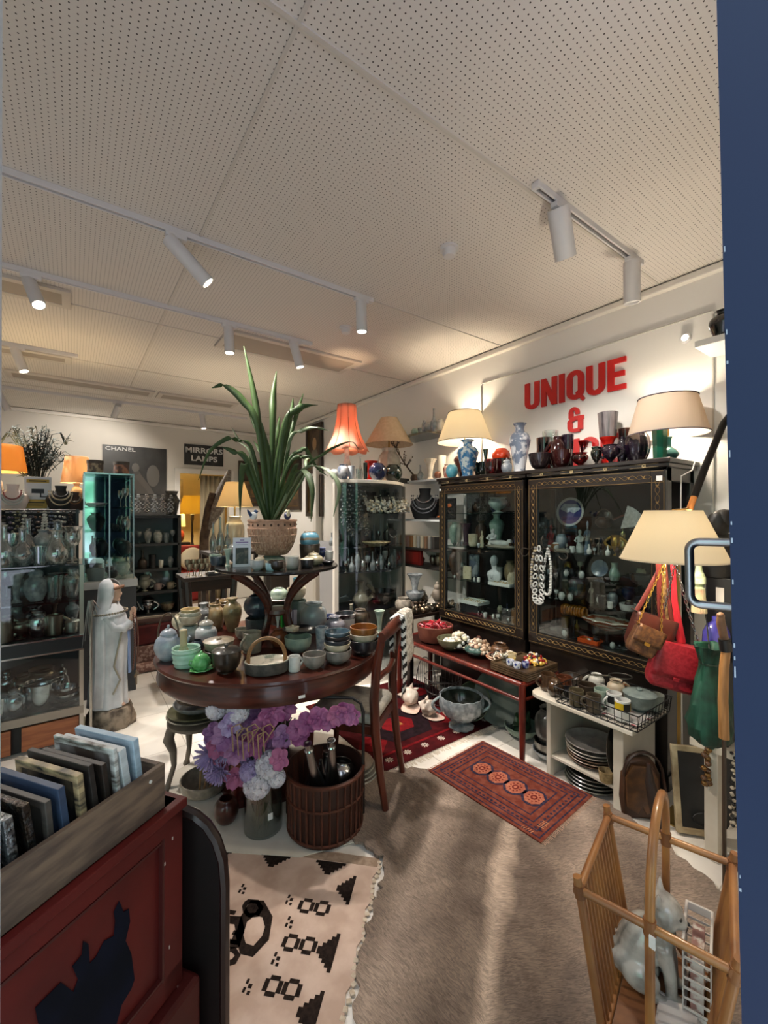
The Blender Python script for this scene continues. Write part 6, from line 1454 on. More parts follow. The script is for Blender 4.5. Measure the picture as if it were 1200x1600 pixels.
# ================================================================ rattan magazine basket with the ceramic cat
RA=mat('#8a5a34',.42,h2='#a9753f',scale=6,coat=.25,stretch=(1,1,1),bump=.03); RA2=mat('#6f4426',.5,h2='#8a5a34',scale=8)
A,B,C,D=Vector((1.145,.65,.45)),Vector((1.504,.748,.45)),Vector((1.600,.427,.45)),Vector((1.228,.322,.45))
ctr=(A+B+C+D)/4; ax=(B-A+C-D).normalized(); ay=(A-D+B-C).normalized()
rb=T('rattan_basket','open rattan magazine basket with slatted sides and a tall hoop handle beside the door','basket',(ctr.x,ctr.y,.0))
def loc_(p): return Vector((p.x-ctr.x,p.y-ctr.y,p.z))
a_,b_,c_,d_=[loc_(p) for p in (A,B,C,D)]
# bottoms lie closer together: slatted sides A-B and C-D lean inward
cw=(ay*.115); 
def bot(p,s): q=Vector((p.x,p.y,0)); k=q.dot(ay); return q-ay*k+ay*s*.095+Vector((0,0,.0))
ab,bb,cb,db=bot(a_,1),bot(b_,1),bot(c_,-1),bot(d_,-1)
for p,q in ((a_,ab),(b_,bb),(c_,cb),(d_,db)):
    top=p+(p-q).normalized()*.035; P(rb,'corner_post',G().tube([top,p,q],.0115,10),RA)
    P(rb,'binding',G().tube([p+(p-q).normalized()*.012,p,p-(p-q).normalized()*.02],.0145,10).tube([p-ax*.012,p+ax*.012],.014,10),RA2)
for p,q,n_ in ((a_,b_,'rail'),(b_,c_,'rail'),(c_,d_,'rail'),(d_,a_,'rail')): P(rb,'top_rail',G().tube([p,q],.0105,10),RA)
for (p,q,pb,qb) in ((a_,b_,ab,bb),(c_,d_,cb,db)):
    lo1,lo2=pb.lerp(p,.16),qb.lerp(q,.16); P(rb,'lower_rail',G().tube([lo1,lo2],.009,10),RA)
    for i in range(1,13):
        u=i/13; P(rb,'slat',G().tube([p.lerp(q,u),lo1.lerp(lo2,u)],.0048,6),RA)
m1,m2=(d_+a_)/2,(b_+c_)/2
hp=[]
for i in range(25):
    u=i/24; h=math.sin(PI*u)
    q=m1.lerp(m2,.5-.5*math.cos(PI*u)); hp.append(Vector((q.x,q.y,.45+.215*h**.75)))
P(rb,'hoop_handle',G().tube([Vector((m1.x,m1.y,0.02))]+hp+[Vector((m2.x,m2.y,0.02))],.0115,10),RA)
for m_ in (m1,m2): P(rb,'binding',G().tube([m_+Vector((0,0,-.02)),m_+Vector((0,0,.02))],.0150,10),RA2)
for pa,pb_ in ((db,ab),(bb,cb)):
    P(rb,'end_rail',G().tube([pa.lerp(Vector((pa.x,pa.y,.45)),.17),pb_.lerp(Vector((pb_.x,pb_.y,.45)),.17)],.009,8),RA)
    P(rb,'curved_foot',G().tube([pa+(pb_-pa)*(i/12)+Vector((0,0,.012+.13*math.sin(PI*i/12))) for i in range(13)],.010,8),RA)
fl=[x.lerp(Vector((x.x,x.y,.45)),.17) for x in (ab,bb,cb,db)]
P(rb,'base_board',G().add([p+Vector((0,0,0)) for p in fl]+[p+Vector((0,0,.006)) for p in fl],[(0,1,2,3),(7,6,5,4),(0,4,5,1),(1,5,6,2),(2,6,7,3),(3,7,4,0)]),RA2,smooth=False)
P(rb,'price_tag',G().box((m1.x-.016,m1.y-.012,.43),(.004,.014,.03)),TAG,'small white tag')
bz_=.084
# ceramic cat: body as one remeshed surface
ct_=T('ceramic_cat','glazed grey-white ceramic cat figurine sitting in the rattan basket','cat figurine',(1.41,.60,bz_),-1.25)
g=G()
E_=lambda c,r,M=None: g.ell(c,r,20,14,M)
Rt=lambda a,ax_,c: Matrix.Translation(c)@Matrix.Rotation(a,4,ax_)
E_((0,0,0),(.062,.058,.095),Rt(.35,'Y',(-.005,0,.105)))      # torso leaning
E_((-.025,0,.055),(.075,.068,.055)); E_((.045,0,.165),(.045,.045,.055))
E_((.055,0,.235),(.052,.05,.047)); E_((.095,0,.222),(.022,.026,.018)); E_((.062,.026,.222),(.03,.024,.024)); E_((.062,-.026,.222),(.03,.024,.024))
for s in (-1,1):
    g.lathe([(0,-.01),(.020,0),(.012,.022),(0,.040)],14,M=Matrix.Translation((.045,s*.032,.268))@Matrix.Rotation(-s*.25,4,'X')@Matrix.Diagonal((.55,1,1,1)))
    g.tube([(.055,s*.030,.15),(.072,s*.030,.08),(.078,s*.030,.012)],[.024,.019,.016],12); E_((.09,s*.030,.012),(.024,.017,.012))
    E_((.0,s*.052,.045),(.052,.028,.042)); E_((.045,s*.055,.012),(.032,.017,.012))
g.tube([(-.085,0,.03),(-.10,.04,.018),(-.07,.085,.015),(-.01,.10,.015),(.04,.085,.015)],[.02,.018,.016,.014,.010],12)
CAT=mat('#bdbab3',.15,h2='#8a8780',scale=14,coat=.6,lo=.42,hi=.62)
o=P(ct_,'body',g,CAT); rm=o.modifiers.new('remesh','REMESH'); rm.mode='VOXEL'; rm.voxel_size=.0045; rm.use_smooth_shade=True
sm=o.modifiers.new('smooth','SMOOTH'); sm.iterations=6; sm.factor=.6
fc=mat('#2b2826',.3)
g=G()
for s in (-1,1): g.ell((.098,s*.021,.243),(.005,.009,.005)); g.tube([(.1155,0,.212),(.111,s*.012,.206),(.104,s*.02,.208)],.0015,5)
g.ell((.117,0,.224),(.004,.006,.004)); P(ct_,'face_markings',g,fc,'dark painted eyes, nose and mouth')
# white lattice tote leaning in the basket
t=T('lattice_crate','white plastic lattice carrier standing in the rattan basket behind the cat','carrier',(1.475,.475,bz_),math.atan2(ax.y,ax.x))
WP=mat('#d0cbc6',.45); 
P(t,'rim',G().ring(rc(.085,.035),rc(.078,.028),.19,.215),WP,bev=.002,smooth=False); P(t,'foot_rim',G().ring(rc(.075,.030),rc(.07,.025),0,.02),WP,bev=.002,smooth=False)
g=G()
for i in range(7):
    u=-.08+.16*i/6
    for s in (-1,1): g.box((u*.95,s*.0315,.105),(.008,.003,.18)); 
for k in range(6):
    z=.03+.028*k
    for s in (-1,1): g.box((0,s*.0315,z),(.16,.003,.006)); g.box((s*.078,0,z),(.003,.06,.006))
P(t,'lattice',g,WP,smooth=False)
P(t,'paper_wrap',G().box((0,.0,.09),(.13,.03,.16)),mat('#a57a72',.7,h2='#e0d9d2',scale=26,lo=.45,hi=.55),'patterned paper inside',smooth=False)
O('folded_newspaper','white folded papers lying at the near end of the rattan basket','papers',G().poly([(-.08,-.05),(.07,-.055),(.085,.05),(-.07,.055)],0,.012).poly([(-.07,-.045),(.075,-.04),(.07,.05),(-.075,.045)],.012,.02),mat('#d9d4cf',.7,h2='#bcb4ae',scale=9),(1.335,.475,bz_),.3,smooth=False)

# ================================================================ red chest, crate and framed pictures at the lower left
dv=Vector((.822,.569,0)); bk=Vector((-.569,.822,0)); c0=Vector((.236,1.232,0)); CL=.72; CDp=.30
Mc=Matrix.Translation(c0)@Matrix(((dv.x,bk.x,0),(dv.y,bk.y,0),(0,0,1))).to_4x4()   # local x along the front (0 at the right corner, negative to the left), y into the chest
REDP=mat('#4a1110',.55,h2='#5a1613',scale=4,bump=.05,spec=.3); 
t=T('red_chest','large worn dark red painted chest with a black stain at lower left','chest',c0)
def L(g_): g_.v=[tuple((Mc@Vector(v))-c0) for v in g_.v]; return g_
P(t,'body',L(G().box((-CL/2,CDp/2,.375),(CL-.02,CDp-.02,.75))),REDP,smooth=False)
P(t,'top',L(G().box((-CL/2,CDp/2-.002,.738),(CL+.012,CDp+.02,.024))),REDP,bev=.003,smooth=False)
fr=G().box((-.03,.004,.50),(.06,.012,.46)).box((-CL/2,.004,.705),(CL,.012,.05)).box((-CL/2,.004,.30),(CL,.012,.06)).box((-CL+.03,.004,.5),(.06,.012,.46))
P(t,'front_frame',L(fr),REDP,bev=.003,smooth=False)
P(t,'moulding',L(G().box((-.064,.003,.505),(.006,.012,.36)).box((-CL/2,.003,.677),(CL-.12,.012,.006)).box((-CL/2,.003,.334),(CL-.12,.012,.006))),mat('#3d0c0b',.5),smooth=False)
P(t,'plinth',L(G().box((-CL/2+.012,CDp/2-.01,.13),(CL+.05,CDp+.04,.26))),mat('#3a0e0c',.55,h2='#4a1311',scale=4,spec=.3),bev=.012,smooth=False)
# stain on the front, outline read off the photograph's chest front
def on_front(px,py,y=-.001):
    o=CP; dd=(CF+CR*((px-600)/FL)+CU*((800-py)/FL)); n=bk; s=((c0+bk*y)-o).dot(n)/dd.dot(n); p=o+dd*s
    q=Mc.inverted()@p; return (q.x,q.z)
st=[(186,1408),(193,1425),(201,1420),(203,1440),(196,1470),(205,1490),(210,1530),(205,1545),(190,1570),(182,1600),(60,1600),(55,1575),(75,1555),(95,1535),(115,1550),(122,1530),(113,1510),(128,1492),(130,1470),(138,1475),(140,1505),(150,1495),(163,1470),(178,1462),(180,1440),(178,1425)]
pts=[on_front(x,y,.0078) for x,y in st]
g=G().poly([(x,z) for x,z in pts],0,.0016,M=Matrix(((1,0,0,0),(0,0,-1,.0085),(0,1,0,0),(0,0,0,1))))
P(t,'black_stain',L(g),mat('#070914',.85,h2='#0b0e1e',scale=10,spec=.15),'blue-black worn patch on the red paint',smooth=False)
g=G(); 
for px,py in ((270,1310),(265,1480),(258,1350),(150,1373)): x,z=on_front(px,py,-.003); g.box((x,-.0025,z),(.003,.001,.008))
P(t,'paint_chips',L(g),mat('#b9a7a0',.7),smooth=False)
# arched board behind the chest
t=T('arched_headboard','dark mahogany board with a rounded corner standing behind the red chest','headboard',(.335,1.225,.0))
dr_=Vector((.81,-.585,0)); 
out_=[(-.16,0),(0,0),(0,.46),(-.006,.53),(-.024,.585),(-.05,.625),(-.08,.65),(-.12,.668),(-.16,.675)]
Mh=Matrix(((dr_.x,0,.585,0),(dr_.y,0,.81,0),(0,1,0,0),(0,0,0,1)))
P(t,'panel',G().poly(out_,0.005,.03,M=Mh),mat('#0c0506',.55,h2='#140809',scale=5,spec=.25),smooth=False)
P(t,'edge_moulding',G().tube([Mh@Vector((x,y,.018)) for x,y in out_[1:]],.016,8),mat('#1c0a0a',.35,coat=.3))
# crate
WC=mat('#4f4038',.7,h2='#75604f',scale=7,stretch=(1,1,5),bump=.1); 
t=T('wooden_crate','long worn brown wooden crate holding framed pictures on top of the red chest','crate',c0+Vector((0,0,.7505)))
zc=0
x1=-.045; 
def Lz(g_): g_.v=[tuple((Mc@Vector(v))-c0) for v in g_.v]; return g_
P(t,'front_board',Lz(G().box((x1-.33,.018,.056),(.66,.014,.112))),WC,bev=.002,smooth=False)
P(t,'back_board',Lz(G().box((x1-.33,.26,.05),(.66,.014,.10))),WC,bev=.002,smooth=False)
P(t,'end_board',Lz(G().box((x1-.007,.139,.056),(.014,.228,.112))),WC,bev=.002,smooth=False)
P(t,'end_board',Lz(G().box((x1-.653,.139,.056),(.014,.228,.112))),WC,bev=.002,smooth=False)
P(t,'bottom',Lz(G().box((x1-.33,.139,.004),(.64,.228,.008))),WC,smooth=False)
P(t,'nail_head',Lz(G().lathe([(0,0),(.004,0),(.004,.002),(0,.003)],12,M=Matrix.Translation((x1-.045,.011,.09))@Matrix.Rotation(PI/2,4,'X'))),mat('#d9d4cc',.5),'white nail head')
FR=[(.030,.19,'pale blue canvas edge, last in the crate at right','#a9bccb','#8ea3b4',.016),(.060,.185,'white boxed canvas second from the right in the crate','#c9ced0','#b5babd',.018),
(.088,.195,'white-edged brown board third from the right in the crate','#cfd0cd','#4a3d33',.010),(.112,.175,'small dark frame with a bright gilt corner in the crate','#2b2019','#1b1512',.012),
(.140,.19,'dark frame behind the cream-edged book in the crate','#1d1714','#2b2522',.012),(.170,.182,'black picture with a cream edge in the middle of the crate','#b09a74','#16171c',.014),
(.205,.178,'slate blue canvas in the middle of the crate','#2d3c54','#33445f',.014),(.238,.165,'low grey wooden frame left of the slate blue canvas','#4a443f','#3a3633',.012),
(.266,.185,'brown wooden frame right of the silver one in the crate','#3f352d','#28231f',.014),(.300,.178,'ornate silver bead-textured frame in the crate','#8d9094','#3a3c42',.016),
(.335,.17,'grey weathered frame left of the silver frame','#4d4b4a','#3b3a3b',.012),(.365,.165,'thin dark grey frame second left of the silver frame','#3a3a3d','#2c2d31',.012),(.40,.17,'brown-grey frame near the left end of the crate','#4a4744','#33363f',.014),(.44,.16,'dark violet picture at the left end of the crate','#3b3a45','#2a2a3a',.014)]
for (s,h,l,cf,cp,th_) in FR:
    p=Mc@Vector((x1-.012-s,.135,.7505+.0095)); sil='silver' in l
    t=T('framed_picture',l,'picture',p,math.atan2(bk.y,bk.x)); t.rotation_euler=(math.radians(random.uniform(-9,-5)),0,math.atan2(bk.y,bk.x))
    w=.20; M=Matrix.Translation((0,0,h/2+.002))@Matrix.Rotation(PI/2,4,'X'); fw=.028 if sil else .016
    fm=mat(cf,.3,.8,h2='#3a3a3c',scale=70,bump=.9) if sil else mat(cf,.6,h2=cp,scale=14,stretch=(1,1,4))
    P(t,'frame',G().ring(rc(w/2,h/2),rc(w/2-fw,h/2-fw),-th_/2,th_/2,M=M),fm,smooth=False,bev=.0015)
    P(t,'picture_panel',G().box((0,0,h/2+.002),(w-fw*1.9,th_*.5,h-fw*1.9)),mat(cp,.6,h2=cf,scale=6,lo=.5,hi=.8),smooth=False)
# ================================================================ under the round table
t=T('stool','small grey-painted stool with cabriole legs under the left of the round table','stool',(.585,2.60,0))
GW=mat('#5f564c',.55,h2='#766b5e',scale=8)
P(t,'seat',G().lathe([(0,.315),(.15,.315),(.165,.325),(.165,.338),(.15,.345),(0,.345)],36),GW)
for k in range(4):
    a=math.radians(190+90*k); ca,sa=math.cos(a),math.sin(a)
    P(t,'cabriole_leg',G().tube([(r*ca,r*sa,z) for r,z in ((.175,.004),(.165,.03),(.135,.12),(.14,.2),(.165,.27),(.15,.32))],[.02,.014,.014,.02,.028,.026],10),GW)
for k,(w,l,m_) in enumerate(((.34,'lowest wide tan plate on the cabriole stool',stone),(.33,'second dark-rimmed plate on the cabriole stool',olive),(.27,'grey bowl on the plates of the cabriole stool',grey),(.24,'topmost dark plate on the cabriole stool',umber))):
    pot('plate' if k!=2 else 'bowl',l,w,.025 if k!=2 else .05,(.585,2.60,.346+(0,.018,.034,.085)[k]),m_,name='plate' if k!=2 else 'bowl',cat='plate' if k!=2 else 'bowl',n=36)
pot('deep','cream stoneware bowl with dark band on the floor under the stool',.245,.085,(.575,2.43,.0025),glz('#8e8576','#6f675b'))
O('wooden_sticks','bundle of pale wooden sticks lying in the cream stoneware bowl','sticks',G().tube([(0,0,.02),(.06,.10,.14)],.006,6).tube([(-.02,.01,.02),(.02,.12,.17)],.006,6).tube([(.02,-.02,.02),(.10,.07,.11)],.006,6),mat('#9c7d55',.6),(.565,2.40,.012))
pot('round','small dark red-brown pot on the floor left of the glass flower vase',.115,.12,(.605,2.13,.0025),glz('#35150f','#4a2018'))
pot('tumbler','tall dark red mottled jar behind the purple flowers',.11,.30,(.70,2.22,.0025),mat('#4a1613',.3,h2='#6a2a22',scale=40,coat=.3),name='jar',cat='jar')
# glass vase with artificial flowers
vb=Vector((.735,1.985,.0115)); 
t=T('glass_vase','tall clear cylinder glass vase of purple and white flowers on the white cloth','vase',vb)
GV_=glass('#e6ecea',.16)
P(t,'glass',G().lathe([(0,0),(.085,0),(.088,.004),(.088,.30),(.085,.30),(.085,.012),(0,.010)],36),GV_)
P(t,'price_tag',G().box((.0,-.089,.10),(.022,.001,.03)),TAG)
t=T('flower_bouquet','bouquet of purple orchids and white hydrangeas in the tall glass vase','flowers',vb+Vector((0,0,.02)))
ST=mat('#2f4a2a',.5); PUR=mat('#86578a',.55,h2='#ab82ab',scale=20,spec=.3); MAG=mat('#8a3f74',.55,h2='#a86492',scale=20); WHF=mat('#cfc8d2',.6,h2='#e6e2e8',scale=30); LIL=mat('#9a86b8',.55,h2='#b9a9d0',scale=25); PNK=mat('#b0668e',.55)
rnd=random.Random(5)
for i in range(18):
    a=rnd.uniform(0,2*PI); r0=rnd.uniform(.02,.06); b_=rnd.uniform(0,2*PI); r1=rnd.uniform(.05,.18)
    P(t,'stem',G().tube([(r0*math.cos(a),r0*math.sin(a),.005),(r0*.5*math.cos(b_),r0*.5*math.sin(b_),.2),(.06*math.cos(b_),.06*math.sin(b_),.33),(r1*math.cos(b_),r1*math.sin(b_),.45)],.0035,5),ST)
def petal(g,M,l,w,cup=.25):
    rows=[]
    for i in range(6):
        u=i/5; ww=w*math.sin(PI*(.10+.80*u))**.7
        rows.append([M@Vector((l*u,ww*(k/4-.5),cup*l*u*u*(1 if k in(0,4) else .75)+.12*w*abs(k-2)/2)) for k in range(5)])
    g.sheet(rows)
def orchid(c,s,dirv,m_,name='orchid_bloom'):
    q=Vector(dirv).to_track_quat('Z','Y').to_matrix().to_4x4(); g=G(); B_=Matrix.Translation(c)@q
    a0_=rnd.random()
    for k in range(5): petal(g,B_@Matrix.Rotation(2*PI*k/5+a0_,4,'Z'),s,s*(1.15 if k%2 else .85),.3)
    g.ell(tuple(B_@Vector((0,0,s*.12))),s*.16,8,6); return P(t,name,g,m_,solid=.001)
def hydrangea(c,s,m_):
    g=G()
    for k in range(60):
        z=1-2*(k+.5)/60; a=k*2.39996; r=math.sqrt(1-z*z); d_=Vector((r*math.cos(a),r*math.sin(a),z)); q=d_.to_track_quat('Z','Y').to_matrix().to_4x4()
        B_=Matrix.Translation(Vector(c)+d_*s*.8)@q
        for j in range(4): petal(g,B_@Matrix.Rotation(PI/2*j+k,4,'Z'),s*.30,s*.30,.2)
    return P(t,'hydrangea_head',g,m_,'pale ball of tiny petals')
def chrys(c,s,dirv,m_):
    q=Vector(dirv).to_track_quat('Z','Y').to_matrix().to_4x4(); g=G(); B_=Matrix.Translation(c)@q
    for k in range(36): petal(g,B_@Matrix.Rotation(k*2.4,4,'Z')@Matrix.Rotation(-.2-.9*(k/36),4,'Y'),s,s*.16,.1)
    return P(t,'chrysanthemum_bloom',g,m_,solid=.001)
def fl(px,py,D): p=at(px,py,D=D); return p-Vector(t.location)
def cdir(px): return (-.5+rnd.uniform(-.5,.5),-.8,rnd.uniform(-.1,.5))
for px,py,s,m_ in ((402,1120,.06,PUR),(425,1112,.055,MAG),(444,1105,.05,MAG),(352,1150,.05,PUR),(340,1165,.045,PNK),(398,1160,.055,MAG),(415,1170,.055,PUR),(433,1165,.05,MAG),(380,1140,.05,PUR),(370,1172,.05,PUR),(345,1195,.045,PNK),(368,1213,.045,PNK),(360,1130,.045,LIL),(388,1185,.04,LIL),(440,1150,.045,PUR),(412,1140,.05,MAG),(335,1145,.045,PUR),(438,1185,.04,PNK)):
    orchid(fl(px,py,1.93+rnd.uniform(-.06,.08)),s*1.15,cdir(px),m_)
for px,py,s,m_ in ((402,1225,.068,WHF),(420,1195,.065,WHF),(372,1112,.055,WHF),(338,1108,.05,WHF),(390,1205,.05,LIL),(432,1215,.045,WHF)): hydrangea(fl(px,py,1.93),s,m_)
for px,py,s in ((330,1178,.075),(345,1205,.06),(352,1170,.06),(336,1205,.05)): chrys(fl(px,py,1.95),s,(-.7,-.7,.1),LIL)
g=G()
for i in range(7):
    p=fl(372+8*i,1150+6*(i%3),1.86); g.tube([p,p+Vector((.02,-.01,.03)),p+Vector((.0,-.02,.06)),p+Vector((-.03,-.01,.05)),p+Vector((-.02,0,-.06))],.003,5)
P(t,'curled_tendrils',g,mat('#a58a6a',.6))
# spray of orchids over the basket
t=T('orchid_spray','spray of magenta orchids lying over the handle of the brown basket','flowers',(.99,1.80,.55))
for px,py,s in ((463,1140,.04),(478,1130,.045),(497,1122,.045),(512,1125,.04),(527,1115,.045),(541,1112,.045),(550,1120,.035),(470,1150,.04)): orchid(fl(px,py,1.93),s*1.1,cdir(px),rnd.choice((PUR,MAG,PNK)))
P(t,'stem',G().tube([fl(452,1150,1.93),fl(490,1128,1.93),fl(530,1117,1.93),fl(558,1118,1.93)],.004,6),ST)
# brown basket with silver bottles
kb=Vector((.985,1.835,.0115)); 
BA=mat('#2a120b',.6,h2='#3a1a10',scale=10); BA2=mat('#5a2c1d',.5,h2='#45200f',scale=20)
t=T('round_basket','round dark brown slatted basket with a tall black handle holding silver bottles','basket',kb)
R=.182;H=.285
P(t,'body',G().lathe([(0,0),(R*.93,0),(R*.95,.01),(R,H),(R*.965,H),(R*.92,.014),(0,.014)],56),BA)
for i in range(32):
    a=2*PI*i/32; q=Matrix.Rotation(a,4,'Z'); P(t,'slat',G().tube([q@Vector((R*.958,0,.012)),q@Vector((R*.975,0,H*.5)),q@Vector((R*1.0,0,H-.01))],.0105,5,flat=.35),BA2)
for z,rr in ((.02,.972),(H*.60,.995),(H-.008,1.01)): P(t,'hoop',G().tube([(R*rr*math.cos(2*PI*i/56),R*rr*math.sin(2*PI*i/56),z) for i in range(56)],.008 if z>.2 else .006,6,closed=True),BA2)
hx=Matrix.Rotation(math.radians(-36),4,'Z')
P(t,'handle',G().tube([hx@Vector(v) for v in ((-R,0,.05),(-R,0,.52),(-R+.015,0,.56),(-R+.05,0,.585),(0,0,.605),(R-.05,0,.60),(R-.012,0,.575),(R,0,.53),(R,0,.05))],.008,8),mat('#141010',.5))
for k,(dx,dy,lean,az,L_,l) in enumerate(((-.045,-.05,.34,2.6,.37,'silver horn-shaped bottle standing leftmost in the brown basket'),(.01,-.06,.26,2.2,.35,'silver horn-shaped bottle in the middle of the brown basket'),(.07,-.0,.2,.4,.2,'round-bellied silver teapot body at the right in the brown basket'),(-.08,.03,.2,1.4,.16,'small silver cruet at the left in the brown basket'),(.02,.07,.15,1.2,.17,'dark silver jug at the back of the brown basket'))):
    t=T('silver_bottle',l,'bottle',kb+Vector((dx,dy,.13))); t.rotation_euler=(lean*math.sin(az),lean*math.cos(az),0) if k<2 else (0,lean,0)
    if k==2: P(t,'body',vessel('round',.075,.14),SILVER); P(t,'spout',G().tube([(-.06,0,.06),(-.11,0,.10),(-.13,0,.16)],[.018,.012,.008],8),SILVER)
    else: P(t,'body',G().lathe([(0,0),(.03,0),(.04,.03),(.036,L_*.35),(.022,L_*.6),(.016,L_*.95),(.019,L_),(.010,L_),(0,L_*.98)],24),SILVER); P(t,'collar',G().lathe([(.0165,L_*.88),(.021,L_*.9),(.0165,L_*.92)],20),CHROME)
# crockery on the floor right of the basket
for k,(w,l) in enumerate(((.30,'lowest white-rimmed plate on the floor behind the chair leg'),(.29,'second white-rimmed plate on the floor behind the chair leg'),(.26,'third white-rimmed plate on the floor behind the chair leg'),(.24,'topmost brown-patterned plate on the floor behind the chair leg'))):
    pot('plate',l,w,.022,(1.30,2.10,.002+.018*k),glz('#b5b3aa','#7d7b70',scale=8) if k<3 else glz('#7d6a5c','#9a887a'),name='plate',cat='plate',n=36)
pot('jar','pale grey-blue ginger jar on the floor behind the brown basket',.17,.24,(1.12,2.01,.002),glz('#7c878c','#97a0a3'))

# ================================================================ statue
t=T('robed_statue','white plaster robed praying statue standing on a brown rock base by the glass case','statue',(.225,3.60,.001),math.radians(-28))
ROBE=mat('#c9ccd2',.6,h2='#b3b6bd',scale=8,bump=.05); SKIN=mat('#c9a591',.55,h2='#b8917c',scale=8); ROCK=mat('#4a3f36',.8,h2='#8d7f6f',scale=14,bump=.5)
P(t,'rock_base',G().lathe([(0,0),(.145,0),(.150,.05),(.142,.10),(.125,.135),(.09,.15),(0,.155)],30,sy=.85,wob=lambda a,z:1+.05*math.sin(5*a+z*30)+.04*math.sin(9*a)),ROCK)
def ringrow(z,xc,rx,ry,n=44,fold=0,ph=0):
    return [Vector((xc+rx*math.cos(2*PI*i/n)*(1+fold*math.sin(9*2*PI*i/n+ph)),ry*math.sin(2*PI*i/n)*(1+fold*math.sin(9*2*PI*i/n+ph)),z)) for i in range(n+1)]
rows=[ringrow(z,x,rx,ry,fold=f,ph=z*3) for z,x,rx,ry,f in ((.145,-.015,.118,.105,.06),(.22,-.012,.112,.10,.06),(.35,-.006,.104,.096,.05),(.48,.004,.100,.098,.045),(.60,.012,.098,.102,.035),(.70,.010,.094,.108,.025),(.77,.0,.085,.108,.015),(.82,-.006,.070,.092,.01),(.85,-.01,.055,.066,.0),(.865,-.012,.048,.055,0))]
g=G().sheet(rows); P(t,'robe',g,ROBE)
g=G()   # veil over the head and down the back
vr=[]
for z,x,rx,ry in ((.16,-.055,.085,.10),(.35,-.045,.075,.105),(.55,-.036,.072,.112),(.72,-.034,.07,.116),(.80,-.030,.066,.100),(.86,-.022,.060,.074),(.91,-.012,.064,.066),(.96,-.008,.066,.064),(1.0,-.012,.056,.054),(1.025,-.016,.034,.034),(1.034,-.018,.004,.004)):
    a0=.72 if z<.84 else .80; n=26
    vr.append([Vector((x+rx*1.08*math.cos(a0+(2*PI-2*a0)*i/n),ry*1.08*math.sin(a0+(2*PI-2*a0)*i/n)*(1+.045*math.sin(i*1.9)*(z<.8)),z)) for i in range(n+1)])
P(t,'veil',G().sheet(vr),ROBE,solid=.006)
g=G().ell((.010,0,.935),(.052,.045,.066),24,16); g.ell((.058,0,.928),(.012,.009,.016)).ell((.050,0,.905),(.010,.014,.007)).ell((.040,0,.885),(.018,.018,.014)).tube([(-.005,0,.83),(.0,0,.90)],.032,14)
for s in (-1,1): g.ell((.045,s*.019,.948),(.008,.010,.006)); 
P(t,'face',g,SKIN,'painted flesh-coloured face')
P(t,'hair_band',G().tube([(.02+.052*math.cos(a),.058*math.sin(a),.965+.012*math.cos(a)) for a in [ -1.2+2.4*i/14 for i in range(15)]],.010,8),mat('#6d4b33',.7))
for s in (-1,1):
    P(t,'sleeve',G().tube([(-.0,s*.080,.78),(.045,s*.070,.70),(.10,s*.045,.69),(.135,s*.018,.735)],[.032,.034,.032,.024],14),ROBE)
    g=G().tube([(.128,s*.016,.735),(.142,s*.011,.765),(.146,s*.009,.79)],[.014,.015,.012],10)
    for k in range(4): g.tube([(.137+.008*k-.006,s*.008,.78),(.142+.007*k-.006,s*.006,.81),(.140+.006*k-.004,s*.004,.832-.004*abs(k-1.5))],[.0052,.0048,.0036],7)
    g.tube([(.132,s*.012,.77),(.128,s*.008,.792),(.127,s*.005,.806)],[.005,.005,.004],7)
    P(t,'hand',g,SKIN)
    P(t,'foot',G().ell((.075,s*.035,.155),(.035,.018,.016)),SKIN)
P(t,'sash',G().tube([(.110,.01,.66),(.112,.012,.5),(.116,.014,.36)],.018,8,flat=.4),mat('#7f96c4',.6),'pale blue sash down the front')
P(t,'mantle_hem',G().tube([(.10,-.06,.70),(.085,-.085,.58),(.06,-.095,.44),(.09,-.07,.34),(.055,-.10,.25)],.0065,7),mat('#8c8577',.5,.3))
g=G()
for i in range(40): a=2*PI*i/40; g.ell((-.012+.105*math.cos(a),.118*math.sin(a),.80+.006*math.cos(a)),.0085,7,5)
P(t,'bead_collar',g,OLDSILVER,'silver bead strand round the shoulders')
t2=T('rosary','long brown bead rosary with a cross hanging from the praying hands of the statue','rosary',(.225,3.60,.001),math.radians(-28))
g=G()
for i in range(46):
    u=i/45; g.ell((.150+.012*math.sin(PI*u),-.016-.006*(i%2),.79-.40*u),.0062,6,5)
    if i<40: g.ell((.152+.02*math.sin(PI*u),.014,.78-.40*u),.0062,6,5)
P(t2,'beads',g,mat('#5a3428',.45))
P(t2,'cross',G().box((.165,0,.325),(.006,.022,.105)).box((.165,0,.345),(.006,.072,.022)),mat('#6d5f4d',.4,.6),bev=.002,smooth=False)

# ================================================================ left glass showcase
AL=metal('#a9a39b',.35); DKG=mat('#15181f',.3)
X0,X1,Y0,Y1=-1.15,.062,3.45,3.86
t=T('showcase','aluminium framed glass showcase at left full of crystal and silver','showcase',(0,0,0))
for x in (X0,X1-.012):
    for y in (Y0,Y1): P(t,'post',G().box((x,y,.58),(.022,.022,1.16)),AL,smooth=False)
cx_=(X0+X1)/2; cw_=X1-X0; cy_=(Y0+Y1)/2; cd_=Y1-Y0
P(t,'bottom_band',G().box((cx_,Y0-.004,.215),(cw_,.02,.05)),mat('#8d8379',.4,.5),smooth=False)
P(t,'middle_band',G().box((cx_,Y0-.004,.655),(cw_,.016,.085)),DKG,smooth=False)
P(t,'band_trim',G().box((cx_,Y0-.014,.70),(cw_,.012,.010)).box((cx_,Y0-.014,.612),(cw_,.012,.010)),CHROME,smooth=False)
for z in (.235,.70,.935): P(t,'shelf',G().box((cx_,cy_,z-.008),(cw_-.03,cd_-.02,.012)),glass('#c9d6da',.2) if z>.9 else DKG,smooth=False)
